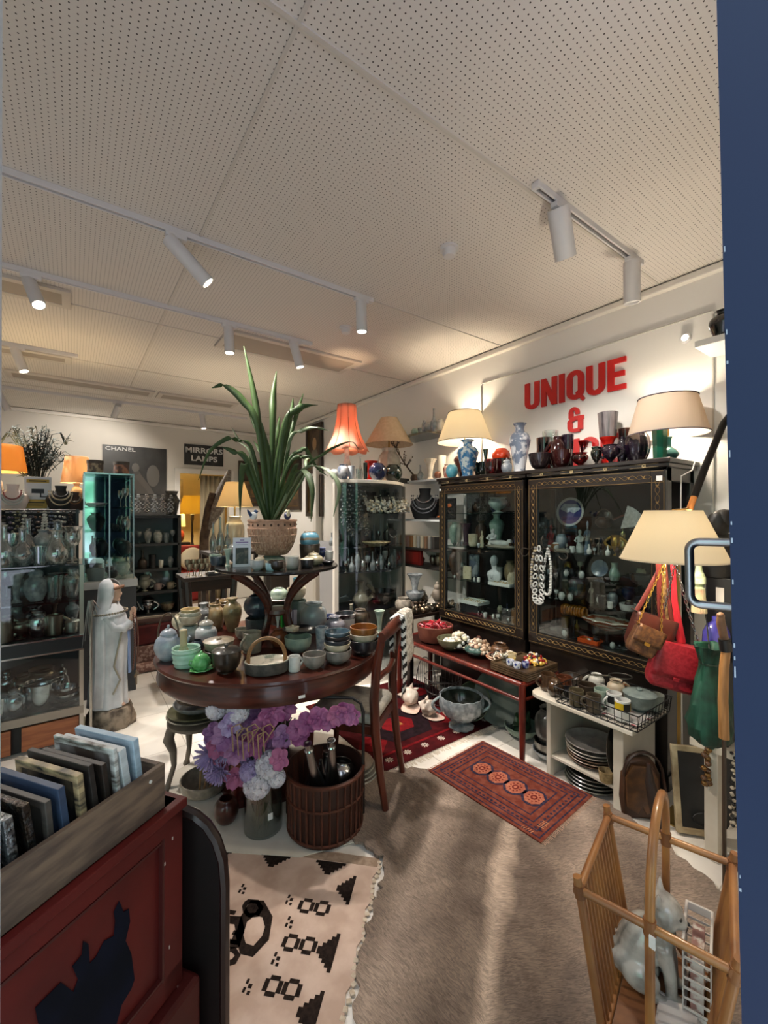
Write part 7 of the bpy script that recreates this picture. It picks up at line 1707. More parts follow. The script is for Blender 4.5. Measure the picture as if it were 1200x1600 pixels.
P(t,'top_glass',G().box((cx_,cy_,1.163),(cw_,cd_,.008)),glass('#d6e2e4',.25),smooth=False)
P(t,'front_pane',G().box((cx_,Y0-.002,.93),(cw_-.03,.003,.44)),PANE,smooth=False)
P(t,'lower_pane',G().box((cx_,Y0-.002,.425),(cw_-.03,.003,.36)),glass('#e6ecec',.06),smooth=False)
P(t,'back_panel',G().box((cx_,Y1-.004,.62),(cw_-.02,.006,1.06)),mat('#2a2f38',.35),smooth=False)
P(t,'plinth',G().box((cx_,cy_+.02,.10),(cw_-.02,cd_-.06,.19)),mat('#1b1a1c',.6),smooth=False)
for k in range(3): P(t,'drawer',G().box((X1-.17-.34*k,Y0+.018,.095),(.29,.02,.15)),mat('#8a4c2c',.5,h2='#a5623a',scale=5,stretch=(1,4,8)),'orange-brown wooden drawer front',bev=.003,smooth=False)
# contents, front row seen through the glass: upper floor .70, glass shelf .935, top 1.167, lower floor .235
od=['first','second','third','fourth','fifth','sixth','seventh','eighth','ninth','tenth']
CGL=[glass('#eef4f4',.30),glass('#dbe6ea',.34),mat('#aeb6bc',.08,h2='#dfe5e8',scale=30,coat=.6,trans=.55)]
SL2=metal('#b9bcc2',.16)
def row(nm,z,y,xs,kinds,hs,seed,mats,mn):
    rnd=random.Random(seed)
    for i,x in enumerate(xs):
        k=kinds[i%len(kinds)]; h=hs[i%len(hs)]; w={'bottle':.42,'gourd':.5,'goblet':.45,'vase':.55,'trumpet':.5,'tumbler':.62,'bowl':1.5,'jar':.75,'urn':.8,'mug':.75,'round':.95,'baluster':.45,'pear':.6,'swirl':.6,'plate':4,'candle':.4,'cup':.9,'deep':1.3}[k]*h
        nn={'bottle':'decanter','gourd':'decanter','goblet':'goblet','vase':'vase','trumpet':'vase','tumbler':'tumbler','bowl':'bowl','jar':'jar','urn':'urn','mug':'tankard','round':'pot','baluster':'vase','pear':'decanter','swirl':'vase','plate':'dish','candle':'candlestick','cup':'beaker','deep':'bowl'}[k]
        m_=mats[rnd.randrange(len(mats))]
        pot(k,'%s %s on %s of showcase, %s from right'%(mn,nn,nm,od[i]),w,h,(x,y+rnd.uniform(-.012,.012),z),m_,name=nn,cat=nn,n=18,group='%s on %s of the showcase'%(mn,nm),lid=(k in('gourd','pear','jar') and i%2==0) or None,handle=1 if k=='mug' else None)
row('the front top',1.1675,3.53,[.0,-.085,-.17,-.255,-.34],['goblet','pear','tumbler','gourd','bottle'],[.20,.22,.12,.24,.26],1,CGL,'clear cut glass')
row('the rear top',1.1675,3.70,[.0,-.08,-.16,-.24,-.32,-.40],['trumpet','gourd','vase','bottle','tumbler','pear'],[.24,.28,.22,.30,.2,.27],2,CGL,'tall clear glass')
row('the glass shelf',.9355,3.55,[.0,-.095,-.19,-.285],['vase','tumbler','jar','trumpet'],[.18,.15,.17,.19],3,CGL,'pale crystal')
row('the back of the glass shelf',.9355,3.72,[.0,-.09,-.18,-.27,-.35],['goblet','urn','vase','bottle','goblet'],[.17,.15,.18,.2,.18],4,CGL,'small crystal')
pot('round','ruby red glass ball vase with a white label on the showcase glass shelf',.115,.15,(-.055,3.635,.9355),glass('#8d1420',.2),name='vase',cat='vase')
row('the upper floor',.701,3.56,[-.095,-.18,-.265,-.35],['mug','jar','urn','mug'],[.13,.16,.12,.15],5,[SL2,CHROME,OLDSILVER],'shiny silver')
row('the back of the upper floor',.701,3.73,[.0,-.10,-.2,-.3],['baluster','candle','jar','pear'],[.19,.2,.17,.2],6,[SL2,OLDSILVER,CGL[2]],'tall silver')
pot('cup','pale ribbed silver jar with lid at the right of the showcase upper floor',.085,.075,(-.0,3.545,.701),metal('#b5b3ac',.4),lid=True,name='lidded_jar',cat='jar')
t=T('ice_bucket','large polished silver ice bucket in the lower part of the glass showcase','bucket',(-.165,3.58,.2355))
P(t,'body',G().lathe([(0,0),(.075,0),(.078,.01),(.088,.16),(.094,.165),(.09,.168),(.083,.16),(.074,.012),(0,.012)],36),CHROME)
for s in (-1,1): P(t,'ring_handle',G().tube([(s*.098+.0*math.cos(2*PI*i/16),.022*math.cos(2*PI*i/16),.125+.022*math.sin(2*PI*i/16)) for i in range(16)],.004,6,closed=True),CHROME)
O('cake_slice','polished silver triangular cake slice resting across the ice bucket','server',G().poly([(-.11,0),(.02,-.03),(.10,-.035),(.10,.035),(.02,.03)],0,.005),CHROME,(-.155,3.58,.405),.5,smooth=False)
pot('jar','silver lidded urn right of the ice bucket in the lower showcase',.085,.16,(-.055,3.72,.2355),SL2,lid=True,name='urn',cat='urn')
for k,(w,l) in enumerate(((.17,'lowest silver tray of the pile at the right of the lower showcase'),(.15,'middle silver dish of the pile at the right of the lower showcase'),(.12,'topmost silver dish of the pile at the right of the lower showcase'))):
    pot('pan',l,w,.035,(-.035,3.56,.2355+.039*k),SL2,name='silver_dish',cat='dish')
row('the back of the lower floor',.2355,3.75,[-.17,-.26,-.35],['urn','jar','baluster'],[.2,.18,.22],7,[SL2,OLDSILVER],'large silver')
row('the lower floor',.2355,3.54,[-.29,-.37],['jar','mug'],[.15,.13],8,[SL2,CHROME],'silver')
t=T('paper_flowers','silvery white ribbon bow standing between the showcase and the statue','bow',(.10,3.46,0))
g=G()
for k in range(7): 
    a=-.5+.17*k; g.tube([(.0,-.01,.80),(.0+.03*math.sin(a),-.02,.92),(.10*math.sin(a),-.03,.62+.04*k)],[.006,.010,.004],6,flat=.3)
P(t,'ribbons',g,metal('#b9b9b9',.3)); P(t,'stand_post',G().tube([(.0,.0,0),(.0,.0,.82)],.010,8),AL); P(t,'stand_foot',G().box((0,.0,.006),(.06,.10,.012)),AL)
# ================================================================ back counter at far left with sign, lamps, plant and busts
t=T('back_counter','dark back counter behind the showcase carrying lamps and display busts','counter',(-.65,4.55,0))
P(t,'body',G().box((0,0,.75),(1.35,.50,1.50)),mat('#1d2028',.6),smooth=False)
P(t,'top',G().box((0,0,1.51),(1.40,.54,.022)),mat('#8d8f94',.4),smooth=False,bev=.003)
zc=1.5225
ORS=shade('#ecc07a',.5); PKS=shade('#eed3b0',.5)
lamp('amber drum lamp glowing at the far left edge beside the dried plant',(-.50,4.60,zc),.20,.17,.21,.31,ORS,LAMP*.55,(1,.72,.36),('vase',.05,.30),glz('#c9b9a0'),trim=None)
lamp('peach pleated lamp shade glowing left of the tall mirror case',(.03,4.62,zc),.115,.085,.23,.24,PKS,LAMP*.5,(1,.74,.42),('vase',.045,.24),glz('#b99a7a')) 
lo=at(59,798,Y=4.38); t=T('camera_sign','white notice with a black camera picture between amber bars, standing on the back counter','sign',(lo.x,4.38,zc)); t.rotation_euler=(math.radians(-6),0,0)
hS=53*dep((lo.x,4.38,zc))/FL; wS=43*dep((lo.x,4.38,zc))/FL/1.27
P(t,'board',G().box((0,0,hS/2),(wS,.006,hS)),mat('#c9ccd0',.5),bev=.002,smooth=False)
AMS=mat('#a58a3a',.5); P(t,'amber_bar',G().box((.0,-.004,hS*.87),(wS*.82,.002,hS*.10)),AMS,smooth=False); P(t,'amber_bar',G().box((-.01,-.004,hS*.19),(wS*.80,.002,hS*.26)),AMS,smooth=False)
P(t,'text_lines',G().box((.0,-.0055,hS*.87),(wS*.62,.001,hS*.035)).box((-.01,-.0055,hS*.23),(wS*.62,.001,hS*.04)).box((-.01,-.0055,hS*.15),(wS*.5,.001,hS*.03)),mat('#3a3216',.5),smooth=False)
P(t,'camera_symbol',G().box((-.0,-.004,hS*.57),(wS*.46,.002,hS*.13),M=Matrix.Rotation(0,4,'Y')).box((wS*.10,-.004,hS*.46),(wS*.05,.002,hS*.14)).box((wS*.20,-.004,hS*.40),(wS*.26,.002,hS*.03)),mat('#1d2026',.5),'black camera pictogram',smooth=False)
# dried plant
t=T('dried_plant','bushy dark grey-green dried plant arrangement at far left above the camera sign','plant',(-.245,4.72,zc))
P(t,'vase',vessel('vase',.06,.14),mat('#23262a',.4))
rnd=random.Random(11); DP=mat('#1d231f',.85,h2='#2b332d',scale=12); DP2=mat('#3f4743',.85)
for i in range(46):
    a=rnd.uniform(0,2*PI); sp=rnd.uniform(.02,.26); h=rnd.uniform(.25,.66)*(1-.5*sp); tip=Vector((sp*math.cos(a),sp*.7*math.sin(a),.12+h))
    g=G(); mid=Vector((tip.x*.4,tip.y*.4,.14+h*.55)); g.tube([(0,0,.10),mid,tip],.003,4)
    for k in range(26):
        u=rnd.uniform(.45,1); c=mid.lerp(tip,(u-.45)/.55); d_=Vector((rnd.uniform(-1,1),rnd.uniform(-1,1),rnd.uniform(-.2,1))).normalized()*rnd.uniform(.03,.075)
        g.tube([c,c+d_*.6,c+d_+Vector((0,0,-.012))],[.0035,.0045,.001],4,flat=.5)
    P(t,'frond',g,DP if i%4 else DP2)
for k,(x0,h) in enumerate(((-.12,.62),(.10,.66))): P(t,'seed_stalk',G().tube([(0,0,.1),(x0*.5,0,.45),(x0,-.02,h),(x0*1.6,-.03,h+.02),(x0*2.0,-.03,h-.08)],[.004,.004,.004,.008,.012],5),DP)
P_B=mat('#d3a9a0',.55)
lo=at(20,792,Y=4.36); bust('pale pink display bust with layered pearl and coral strands at far left',(lo.x,4.36,zc),.20,0,mat('#d9c9c2',.6),beads=((mat('#8a4a45',.35),.26,.34,.030),(PALE,.32,.45,.028),(PALE,.36,.56,.028)))
lo=at(95,790,Y=4.36); bust('dark display bust with cream and black strands right of the camera sign',(lo.x,4.36,zc),.20,0,mat('#1a1816',.6),beads=((IV,.30,.34,.032),(BLACK,.24,.22,.03),(IV,.38,.55,.03)))
lo=at(117,805,Y=4.34); bust('small brown display bust with amber strands under the peach lamp',(lo.x,4.36,zc),.15,0,mat('#3a2018',.6),beads=((mat('#8a5a34',.3),.30,.40,.035),(OLDSILVER,.22,.3,.03)))
# hanging necklaces on a rail between the showcase and the counter
t=T('necklace_rail','black rail holding hanging necklaces behind the glass showcase','rail',(-.24,4.02,0))
P(t,'bar',G().tube([(-.42,0,1.52),(.27,0,1.52)],.008,8),BLACK)
for x in (-.42,.27): P(t,'upright',G().box((x,0,.765),(.02,.02,1.53)),BLACK,smooth=False)
P(t,'backing_board',G().box((-.075,.03,1.22),(.67,.012,.50)),mat('#1e222b',.8),smooth=False); P(t,'rail_foot',G().box((-.075,0,.01),(.72,.16,.02)),BLACK,smooth=False)
NM=[('dark grey beads',mat('#3a4150',.3)),('blue-grey beads',mat('#4d5a72',.3)),('black beads',mat('#16171c',.25)),('pearl beads',PALE),('white beads',mat('#c9cbd0',.4)),('silver chain links',SILVER),('olive beads',mat('#5a5a40',.35)),('brown beads',mat('#4a3a30',.35)),('cream cord links',mat('#b9ad98',.5)),('violet beads',mat('#4a4560',.3))]
for i in range(17):
    x=-.62+.038*i; nmn,mm=NM[(i*7)%10] if i not in (12,14) else NM[3]
    rr=.009 if i%3 else .012
    o=necklace_hang('hanging_necklace','%s necklace on the black rail, %s from its right end'%(nmn,['last','first','second','third','fourth','fifth','sixth','seventh','eighth','ninth','tenth','eleventh','twelfth','thirteenth','fourteenth','fifteenth','sixteenth','seventeenth'][17-i]),(x,4.00,1.508),.26+.07*((i*5)%4),40,rr,[mm],False,i%3)
    o['group']='necklaces on the black rail'
# ================================================================ tall mirror case
t=T('mirror_case','tall mirrored glass display tower at left of the dark poster','display case',(.248,4.2,0))
zb,zt_=.945,1.825; w=.345; dpt=.30
P(t,'stand',G().box((0,.16,.44),(w+.04,dpt+.04,.88)),mat('#3a3d42',.6),smooth=False)
P(t,'base',G().box((0,.16,.912),(w+.06,dpt+.05,.064)),mat('#c5c7c9',.45),bev=.006,smooth=False)
for x in (-w/2,0,w/2): P(t,'edge_strip',G().box((x,0,(zb+zt_)/2),(.010,.010,zt_-zb)),metal('#b9c3c9',.25),smooth=False)
for x in (-w/2,w/2): P(t,'edge_strip',G().box((x,.31,(zb+zt_)/2),(.010,.010,zt_-zb)),metal('#b9c3c9',.25),smooth=False)
for z in (1.14,1.35,1.55,1.80): P(t,'glass_shelf',G().box((0,.15,z-.004),(w-.012,.28,.006)),glass('#cfeae4',.25),smooth=False)
P(t,'top',G().box((0,.155,zt_),(w+.01,.32,.012)),metal('#b9c3c9',.25),smooth=False)
P(t,'mirror_back',G().box((0,.305,(zb+zt_)/2),(w-.01,.006,zt_-zb)),metal('#cfe0dd',.04),'mirror back reflecting the garden outside',smooth=False)
P(t,'front_pane',G().box((0,0,(zb+zt_)/2),(w-.012,.003,zt_-zb-.01)),glass('#eef6f4',.08),smooth=False)
TC=[(-.085,.06,1.553,'grey dish propped on the top shelf of the mirror case','plate',.15,.03,mat('#8d8f96',.3)),(-.085,.10,1.353,'black velvet necklace form in the mirror case','vase',.12,.15,mat('#17171b',.8)),(.0+.05,.06,1.353,'dark jar beside the black velvet form in the mirror case','round',.05,.05,mat('#24242a',.4)),
(-.10,.07,1.143,'slim silver bottle on the third shelf of the mirror case','bottle',.05,.15,OLDSILVER),(-.045,.08,1.143,'dark bronze figure vase on the third shelf of the mirror case','jar',.09,.13,mat('#2b2a28',.4,.5)),(.11,.08,1.143,'large dark jar at the right of the third shelf in the mirror case','round',.11,.12,mat('#25282b',.3)),
(-.09,.09,.948,'white box-shaped dish at the bottom of the mirror case','pan',.13,.09,mat('#a9abb0',.4)),(.10,.05,.948,'white lion-like ornament at the bottom right of the mirror case','urn',.10,.14,PALE),(.03,.12,.948,'dark stone ornament at the bottom middle of the mirror case','deep',.08,.06,blk),(.12,.08,1.553,'silver hoop earring stand on the top shelf of the mirror case','goblet',.05,.16,SILVER),(.12,.07,1.353,'silver trinket jar at the right of the second shelf in the mirror case','jar',.07,.12,SILVER)]
for dx,dy,z,l,k,w_,h_,m_ in TC: pot(k,l,w_,h_,(.248+dx,4.2+dy,z),m_,n=20)
HB=mat('#5a5148',.7,h2='#a59a80',scale=26,lo=.48,hi=.6)
for x,l in ((.155,'round floral hat box on the left top of the mirror case'),(.345,'round rose-printed hat box on the right top of the mirror case')):
    t=T('hat_box',l,'box',(x,4.36,zt_+.007)); P(t,'box',G().lathe([(0,0),(.058,0),(.058,.10),(0,.10)],28),HB if x<.2 else mat('#5c4740',.7,h2='#a8785f',scale=22,lo=.48,hi=.6)); P(t,'lid',G().lathe([(.059,.085),(.061,.085),(.061,.112),(0,.113)],28),mat('#4a443c',.7))
# ================================================================ black shelf unit on a red bench, poster and signs
t=T('black_shelf','black open shelf unit of glass and china in front of the dark poster','shelf unit',(.66,5.05,0))
BS=mat('#15171b',.5); sw=.50
for x in (-sw/2,sw/2): P(t,'side',G().box((x,0,.96),(.03,.30,1.04)),BS,smooth=False)
P(t,'back',G().box((0,.145,.96),(sw,.01,1.04)),mat('#7d8188',.5),smooth=False)
LV=[.47,.70,.93,1.19,1.475]
for z in LV: P(t,'shelf',G().box((0,0,z-.012),(sw,.30,.024)),BS,smooth=False)
P(t,'pale_edge',G().box((0,-.155,.445),(sw+.03,.012,.03)),mat('#b9aca0',.6),smooth=False)
od2=['first','second','third','fourth','fifth','sixth']
def srow(nm,z,xs,items):
    for i,(x,(k,w,h,m_,d_)) in enumerate(zip(xs,items)):
        pot(k,'%s on %s of the black shelf unit, %s from the left'%(d_,nm,od2[i]),w,h,(.66+x,5.0,z+.001),m_,n=20,name=d_.split()[-1],cat=d_.split()[-1],handle=1 if 'cup' in d_ or 'pot' in d_.split()[-1] else None,lid='pot' in d_ or 'jar' in d_ or None,spout='teapot' in d_)
Cg=CGL[2]
srow('the second shelf',LV[3],[-.19,-.11,-.03,.06,.14,.20],[('goblet',.05,.12,Cg,'cut glass goblet'),('goblet',.05,.12,Cg,'tall glass goblet'),('vase',.07,.15,Cg,'smoky glass vase'),('jar',.09,.13,Cg,'grey glass vase'),('tumbler',.06,.10,Cg,'clear glass tumbler'),('goblet',.05,.13,Cg,'narrow glass goblet')])
srow('the third shelf',LV[2],[-.18,-.08,.01,.09,.18],[('goblet',.06,.14,Cg,'grey glass goblet'),('bottle',.09,.19,mat('#2a2422',.3),'dark brown bottle'),('tumbler',.07,.14,blk,'black glass beaker'),('cup',.05,.08,PALE,'white china mug'),('vase',.06,.12,Cg,'clear glass vase')])
srow('the fourth shelf',LV[1],[-.17,-.06,.06,.18],[('cup',.08,.07,glz('#b5b2a6'),'pale china cup'),('urn',.11,.14,glz('#a5a598'),'tall china teapot'),('cup',.08,.07,glz('#a8908c'),'pink china cup'),('cup',.08,.07,glz('#b9a58c'),'gilded china cup')])
srow('the lowest shelf',LV[0],[-.15,-.03,.15],[('jar',.07,.10,SILVER,'small silver beaker'),('urn',.12,.14,CHROME,'shiny silver teapot'),('bowl',.14,.08,glz('#8a6a58','#b0a080'),'flowered china bowl')])
for dx,l in ((-.08,'grey glass charger standing behind the china on the fourth shelf, left'),(.09,'dark charger standing behind the china on the fourth shelf, right')):
    t=T('charger_plate',l,'plate',(.66+dx,5.13,LV[1]+.002)); t.rotation_euler=(math.radians(78),0,0); P(t,'plate',G().lathe([(0,0),(.06,0),(.105,.012),(.107,.016),(.06,.006),(0,.005)],32,c=(0,.107,0)),mat('#5a6068',.2,coat=.5))
for i in range(6): necklace_hang('bead_stand','cluster of sparkling beads on top of the black shelf unit, %s from the left'%od2[i],(.46+.075*i,4.98,LV[4]+.21),.17,26,.010,[CGL[2] if i%2 else SILVER],False,2)['group']='sparkling beads on the black shelf top'
t=T('bead_rack','low dark rack for the sparkling beads on the black shelf unit','rack',(.65,5.0,LV[4]+.001))
P(t,'bar',G().tube([(-.22,0,.215),(.24,0,.215)],.005,6),BLACK); P(t,'upright',G().box((-.22,0,.108),(.01,.01,.216)),BLACK); P(t,'upright',G().box((.24,0,.108),(.01,.01,.216)),BLACK); P(t,'foot',G().box((.01,.0,.004),(.48,.10,.008)),BLACK)
t=T('bead_form','dark ruffled display form at the right end of the black shelf top','jewellery display',(.86,5.06,LV[4]+.001)); P(t,'form',G().lathe([(0,0),(.05,0),(.06,.08),(.08,.16),(.05,.22),(.06,.26),(0,.26)],26,wob=lambda a,z:1+.12*math.sin(5*a+z*30)),mat('#3a3836',.8,h2='#57534e',scale=30))
t=T('red_bench','dark red upholstered bench with a patterned lower front under the black shelf unit','bench',(.56,4.98,0))
P(t,'seat',G().box((0,0,.33),(.86,.60,.20)),mat('#5a1a1c',.85,h2='#48141a',scale=8),bev=.03)
P(t,'back_rail',G().box((0,.0,.434),(.84,.58,.012)),mat('#2a1513',.6),smooth=False)
P(t,'patterned_front',G().box((0,-.27,.115),(.84,.06,.225)),mat('#7a5a52',.9,h2='#b39a90',scale=34,lo=.45,hi=.55),'mottled grey-pink fabric front',bev=.01)
O('patterned_bolster','mottled bolster lying along the front of the red bench','bolster',G().tube([(-.30,0,.0),(.30,0,.0)],.045,16),mat('#7a5a52',.9,h2='#a58a80',scale=34,lo=.45,hi=.55),(.56,4.60,.047))
# poster and sign
def flattext(par,name,body,loc,size,m_,off=.01,align='LEFT',sx=1.0):
    c=bpy.data.curves.new(name,'FONT'); c.body=body; c.size=size; c.extrude=.002; c.offset=off*size; c.align_x=align; c.align_y='BOTTOM'; c.space_character=1.05
    q=bpy.data.objects.new('text',c); COL.objects.link(q); bpy.context.view_layer.update()
    me=bpy.data.meshes.new_from_object(q.evaluated_get(bpy.context.evaluated_depsgraph_get())); bpy.data.objects.remove(q); bpy.data.curves.remove(c)
    me.transform(Matrix.Rotation(PI/2,4,'X')@Matrix.Diagonal((sx,1,1,1))); me.materials.clear(); me.materials.append(m_)
    o=bpy.data.objects.new(name,me); COL.objects.link(o); o.parent=par; o.location=loc; return o
pa,pb=at(160,694,Y=YB-.02),at(260,702,Y=YB-.02)
pw=pb.x-pa.x; ph=1.15; t=T('fashion_poster','large dark grey fashion poster with one white word at its top on the back wall','poster',((pa.x+pb.x)/2,YB-.012,pa.z-ph))
P(t,'panel',G().box((0,0,ph/2),(pw,.02,ph)),mat('#3b3b3a',.45,h2='#2c2c2c',scale=3),smooth=False)
g=G()
for (u,v,rx,rz,mi) in ((.24,.62,.09,.12,0),(.50,.72,.05,.07,1),(.52,.55,.07,.16,0),(.78,.62,.09,.17,1),(.62,.40,.10,.14,0)): g.mi=mi; g.ell(((u-.5)*pw,-.010,v*ph),(rx,.003,rz),24,12)
P(t,'photo_shapes',g,[mat('#4b4844',.6),mat('#625f5a',.6)],'blurred pale shapes of the printed photograph')
P(t,'arm_shape',G().tube([(.02,-.11,.62*ph),(.16,-.12,.46*ph),(.27,-.11,.30*ph)],[.05,.04,.03],8,M=Matrix.Diagonal((1,.1,1,1))),mat('#56524d',.6))
flattext(t,'lettering','CHANEL',(-pw*.46,-.0105,ph*.92),.078,mat('#c9c9c6',.5),.02,sx=1.25)
sa,sb=at(288,696,Y=YB-.02),at(349,729,Y=YB-.02); sw_=sb.x-sa.x; sh=sa.z-sb.z+.03
t=T('direction_sign','black wall sign reading MIRRORS LAMPS above the opening to the lamp room','sign',((sa.x+sb.x)/2,YB-.012,sb.z+.0))
P(t,'board',G().box((0,0,sh/2),(sw_,.02,sh)),mat('#262625',.5),smooth=False)
flattext(t,'lettering','MIRRORS',(0,-.0105,sh*.53),sh*.36,mat('#d6d6d2',.5),.03,'CENTER',1.15); flattext(t,'lettering','LAMPS',(0,-.0105,sh*.13),sh*.36,mat('#d6d6d2',.5),.03,'CENTER',1.15)
# ================================================================ lamp room seen through the opening
lo=at(300,790,Y=8.3)
lamp('yellow cone lamp on a dark slender base inside the lamp room',(lo.x+.08,8.66,.8555),.25,.15,.34,.63,shade('#ead27a',.5),LAMP*1.6,(1,.80,.45),('candle',.06,.62),mat('#2a1c14',.4))
lo2=at(281,810,Y=8.8)
lamp('small bright lamp with red base at the left inside the lamp room',(lo2.x+.0,8.90,.9455),.12,.10,.26,.30,shade('#f2dda0',.5),LAMP*1.0,(1,.82,.5),('round',.10,.24),glz('#8a3a22'))
t=T('side_table','dark side table holding two lamps inside the lamp room','table',(1.78,8.72,0)); P(t,'top',G().box((0,0,.84),(1.0,.50,.03)),DARKW,smooth=False); P(t,'riser',G().box((-.16,.16,.90),(.4,.2,.09)),DARKW,smooth=False)
for x in (-.45,.45):
    for y in (-.21,.21): P(t,'leg',G().box((x,y,.41),(.05,.05,.825)),DARKW,smooth=False)
t=T('armchair','red upholstered armchair with pale cushion inside the lamp room','armchair',(1.62,8.02,0)); P(t,'seat',G().box((0,0,.25),(.55,.5,.5)),mat('#8a1f18',.8),bev=.05); P(t,'back',G().box((0,.22,.68),(.55,.10,.5)),mat('#8a1f18',.8),bev=.05)
O('cushion','pale cream cushion leaning on the red armchair in the lamp room','cushion',G().ell((0,0,0),(.24,.09,.20),20,12),mat('#c9bfa5',.9),(1.68,7.98,.705),.5)
O('room_picture','small pale framed picture on the far wall of the lamp room','picture',G().box((0,0,0),(.45,.02,.40)).box((0,-.012,0),(.37,.01,.32)),mat('#d9cfae',.6,h2='#b9a986',scale=4),(1.62,YB+1.995,2.0),0,smooth=False)
g=G(); rows=[]
for z in (0.02,1.0,2.14): rows.append([Vector((i*.011,.022*math.sin(i*.9),z)) for i in range(38)])
O('curtain','beige curtain panel hanging in the right half of the lamp room opening','curtain',G().sheet(rows),mat('#b0a284',.9,h2='#9a8c70',scale=6,stretch=(6,6,.4)),(1.75,YB+.10,0),0,solid=.006)
# driftwood piece, mid lamp, small tables
t=T('driftwood','tall twisted driftwood piece with grey bark left of the cream table lamp','driftwood',(1.36,5.6,0))
DWD=mat('#3a2a22',.9,h2='#57463a',scale=14,bump=.5); DW2=mat('#6b6158',.95,h2='#8d857b',scale=30,bump=.8)
P(t,'trunk',G().tube([(-.05,0,0),(-.05,0,.6),(-.04,0,1.2),(.02,0,1.55),(.06,0,1.75)],[.07,.06,.055,.06,.04],12),DWD)
P(t,'bark',G().tube([(.0,0,1.30),(.10,-.02,1.55),(.20,0,1.80),(.27,.02,2.05)],[.05,.13,.13,.04],16,flat=.6),DW2); P(t,'foot',G().lathe([(0,0),(.18,0),(.16,.04),(0,.05)],24),DWD)
t=T('lamp_table','dark narrow table behind the round table carrying a cream lamp','table',(1.40,4.6,0)); P(t,'top',G().box((0,0,1.09),(.62,.42,.03)),DARKW,smooth=False)
for x in (-.28,.28):
    for y in (-.18,.18): P(t,'leg',G().box((x,y,.5375),(.04,.04,1.075)),DARKW,smooth=False)
lo=at(367,800,Y=4.6)
lamp('cream cone table lamp behind the round table near the driftwood',(lo.x,4.6,1.106),.185,.095,.26,.46,shade('#efe0c0',.5),LAMP*1.0,(1,.82,.55),('jar',.10,.36),glz('#c9bd9f'))
row2=[(-.26,.3),(-.19,.36),(-.12,.28)]
for i,(dx,h) in enumerate(row2): pot('bottle',('tall clear glass bottle left of the cream lamp','tallest clear glass bottle left of the cream lamp','short clear glass bottle next to the cream lamp')[i],.07,h,(1.40+dx,4.48,1.106),CGL[1])
# small table of silver candle holders
t=T('hall_table','dark wooden side table with scroll legs carrying silver ornaments at left behind the round table','table',(.90,3.72,0)); P(t,'top',G().box((0,0,.985),(.42,.34,.03)),DARKW,bev=.004,smooth=False); P(t,'apron',G().box((0,0,.93),(.36,.28,.09)),DARKW,smooth=False)
for x in (-.18,.18):
    for y in (-.13,.13): P(t,'leg',G().tube([(x,y,0),(x*1.05,y,.3),(x*.86,y,.6),(x,y,.97)],[.018,.018,.024,.03],8),DARKW)
BZ_=metal('#8f8371',.4)
for i in range(8):
    dx,dy=-.16+.045*(i%4),-.12+.07*(i//4); pot('goblet',('silver goblet in front row on the dark side table, %s from left' if i<4 else 'silver goblet in rear row on the dark side table, %s from left')%od2[i%4],.045,.10+.03*(i//4),(.90+dx,3.72+dy,1.0005),BZ_,n=14,group='silver goblets on the side table')
t=T('candelabra','tarnished silver branched candelabra at the right of the dark side table','candelabra',(1.03,3.66,1.0005))
P(t,'stem',vessel('candle',.04,.18),BZ_)
for s in (-1,0,1): P(t,'arm',G().tube([(0,0,.14),(s*.04,0,.15),(s*.05,0,.19)],.006,6).lathe([(.008,.19),(.016,.20),(.014,.23),(0,.23)],12,c=(s*.05,0,0)),BZ_)
t=T('trinket_tray','dark tray of small pale trinkets on the front of the dark side table','tray',(.96,3.60,1.0005)); P(t,'tray',G().ring(rc(.09,.045),rc(.084,.039),0,.02).poly(rc(.085,.04),0,.006),blk,smooth=False)
heap('trinkets','pale trinkets filling the dark tray on the side table',(.96,3.60,1.007),.035,.012,[PALE,IV,OLDSILVER],.008,40,31,'trinkets')
# ================================================================ corner display cabinet with round glass front
Ac=Vector((1.83,3.25,0)); Bc=Vector((2.70,3.37,0)); ux_=(Bc-Ac).normalized(); an=math.atan2(ux_.y,ux_.x); Wc=(Bc-Ac).length; ZT=1.795
t=T('curved_cabinet','white round-fronted glass display cabinet in the corner under the orange lamp','cabinet',Ac,an)
def front(n=20,off=0,inset=0): 
    return [(inset+(Wc-2*inset)*i/n,-.20*math.sin(PI*i/n)**.9+off) for i in range(n+1)]
def slab(z0,z1,inset=0,off=0): f=front(20,off,inset); return G().poly(f+[(Wc-inset,.30),(.235+inset,.30)],z0,z1)
WH=mat('#e3dcd2',.5)
P(t,'top_board',slab(ZT-.03,ZT),WH,bev=.004,smooth=False); P(t,'plinth',slab(0,.10),WH,smooth=False)
P(t,'stile',G().box((.015,-.0,ZT/2),(.045,.03,ZT-.06)),WH,smooth=False); P(t,'stile',G().box((Wc-.012,.0,ZT/2),(.024,.03,ZT-.06)),mat('#a59d92',.6),smooth=False)
P(t,'back_panel',G().box((Wc/2+.1175,.30,ZT/2),(Wc-.235,.012,ZT-.06)),mat('#b7b4ae',.6),smooth=False)
P(t,'side_panel',G().box((Wc-.003,.15,ZT/2),(.006,.30,ZT-.06)),mat('#b7b4ae',.6),smooth=False); P(t,'side_panel',G().poly([(.006,.0),(.014,.0),(.243,.30),(.235,.30)],.04,ZT-.04),mat('#b7b4ae',.6),smooth=False)
SHZ=[.64,.98,1.20,1.50]
for z in SHZ: P(t,'glass_shelf',slab(z-.006,z,.02,.012),glass('#b5c4c0',.2) if z>1.1 else DKG,smooth=False)
f=front(24,-.002,.02); g=G().sheet([[Vector((x,y,.10)) for x,y in f],[Vector((x,y,ZT-.03)) for x,y in f]]); P(t,'curved_glass',g,glass('#eef4f4',.12))
def cc(u,v): p=Ac+ux_*u+Vector((-ux_.y,ux_.x,0))*v; return p
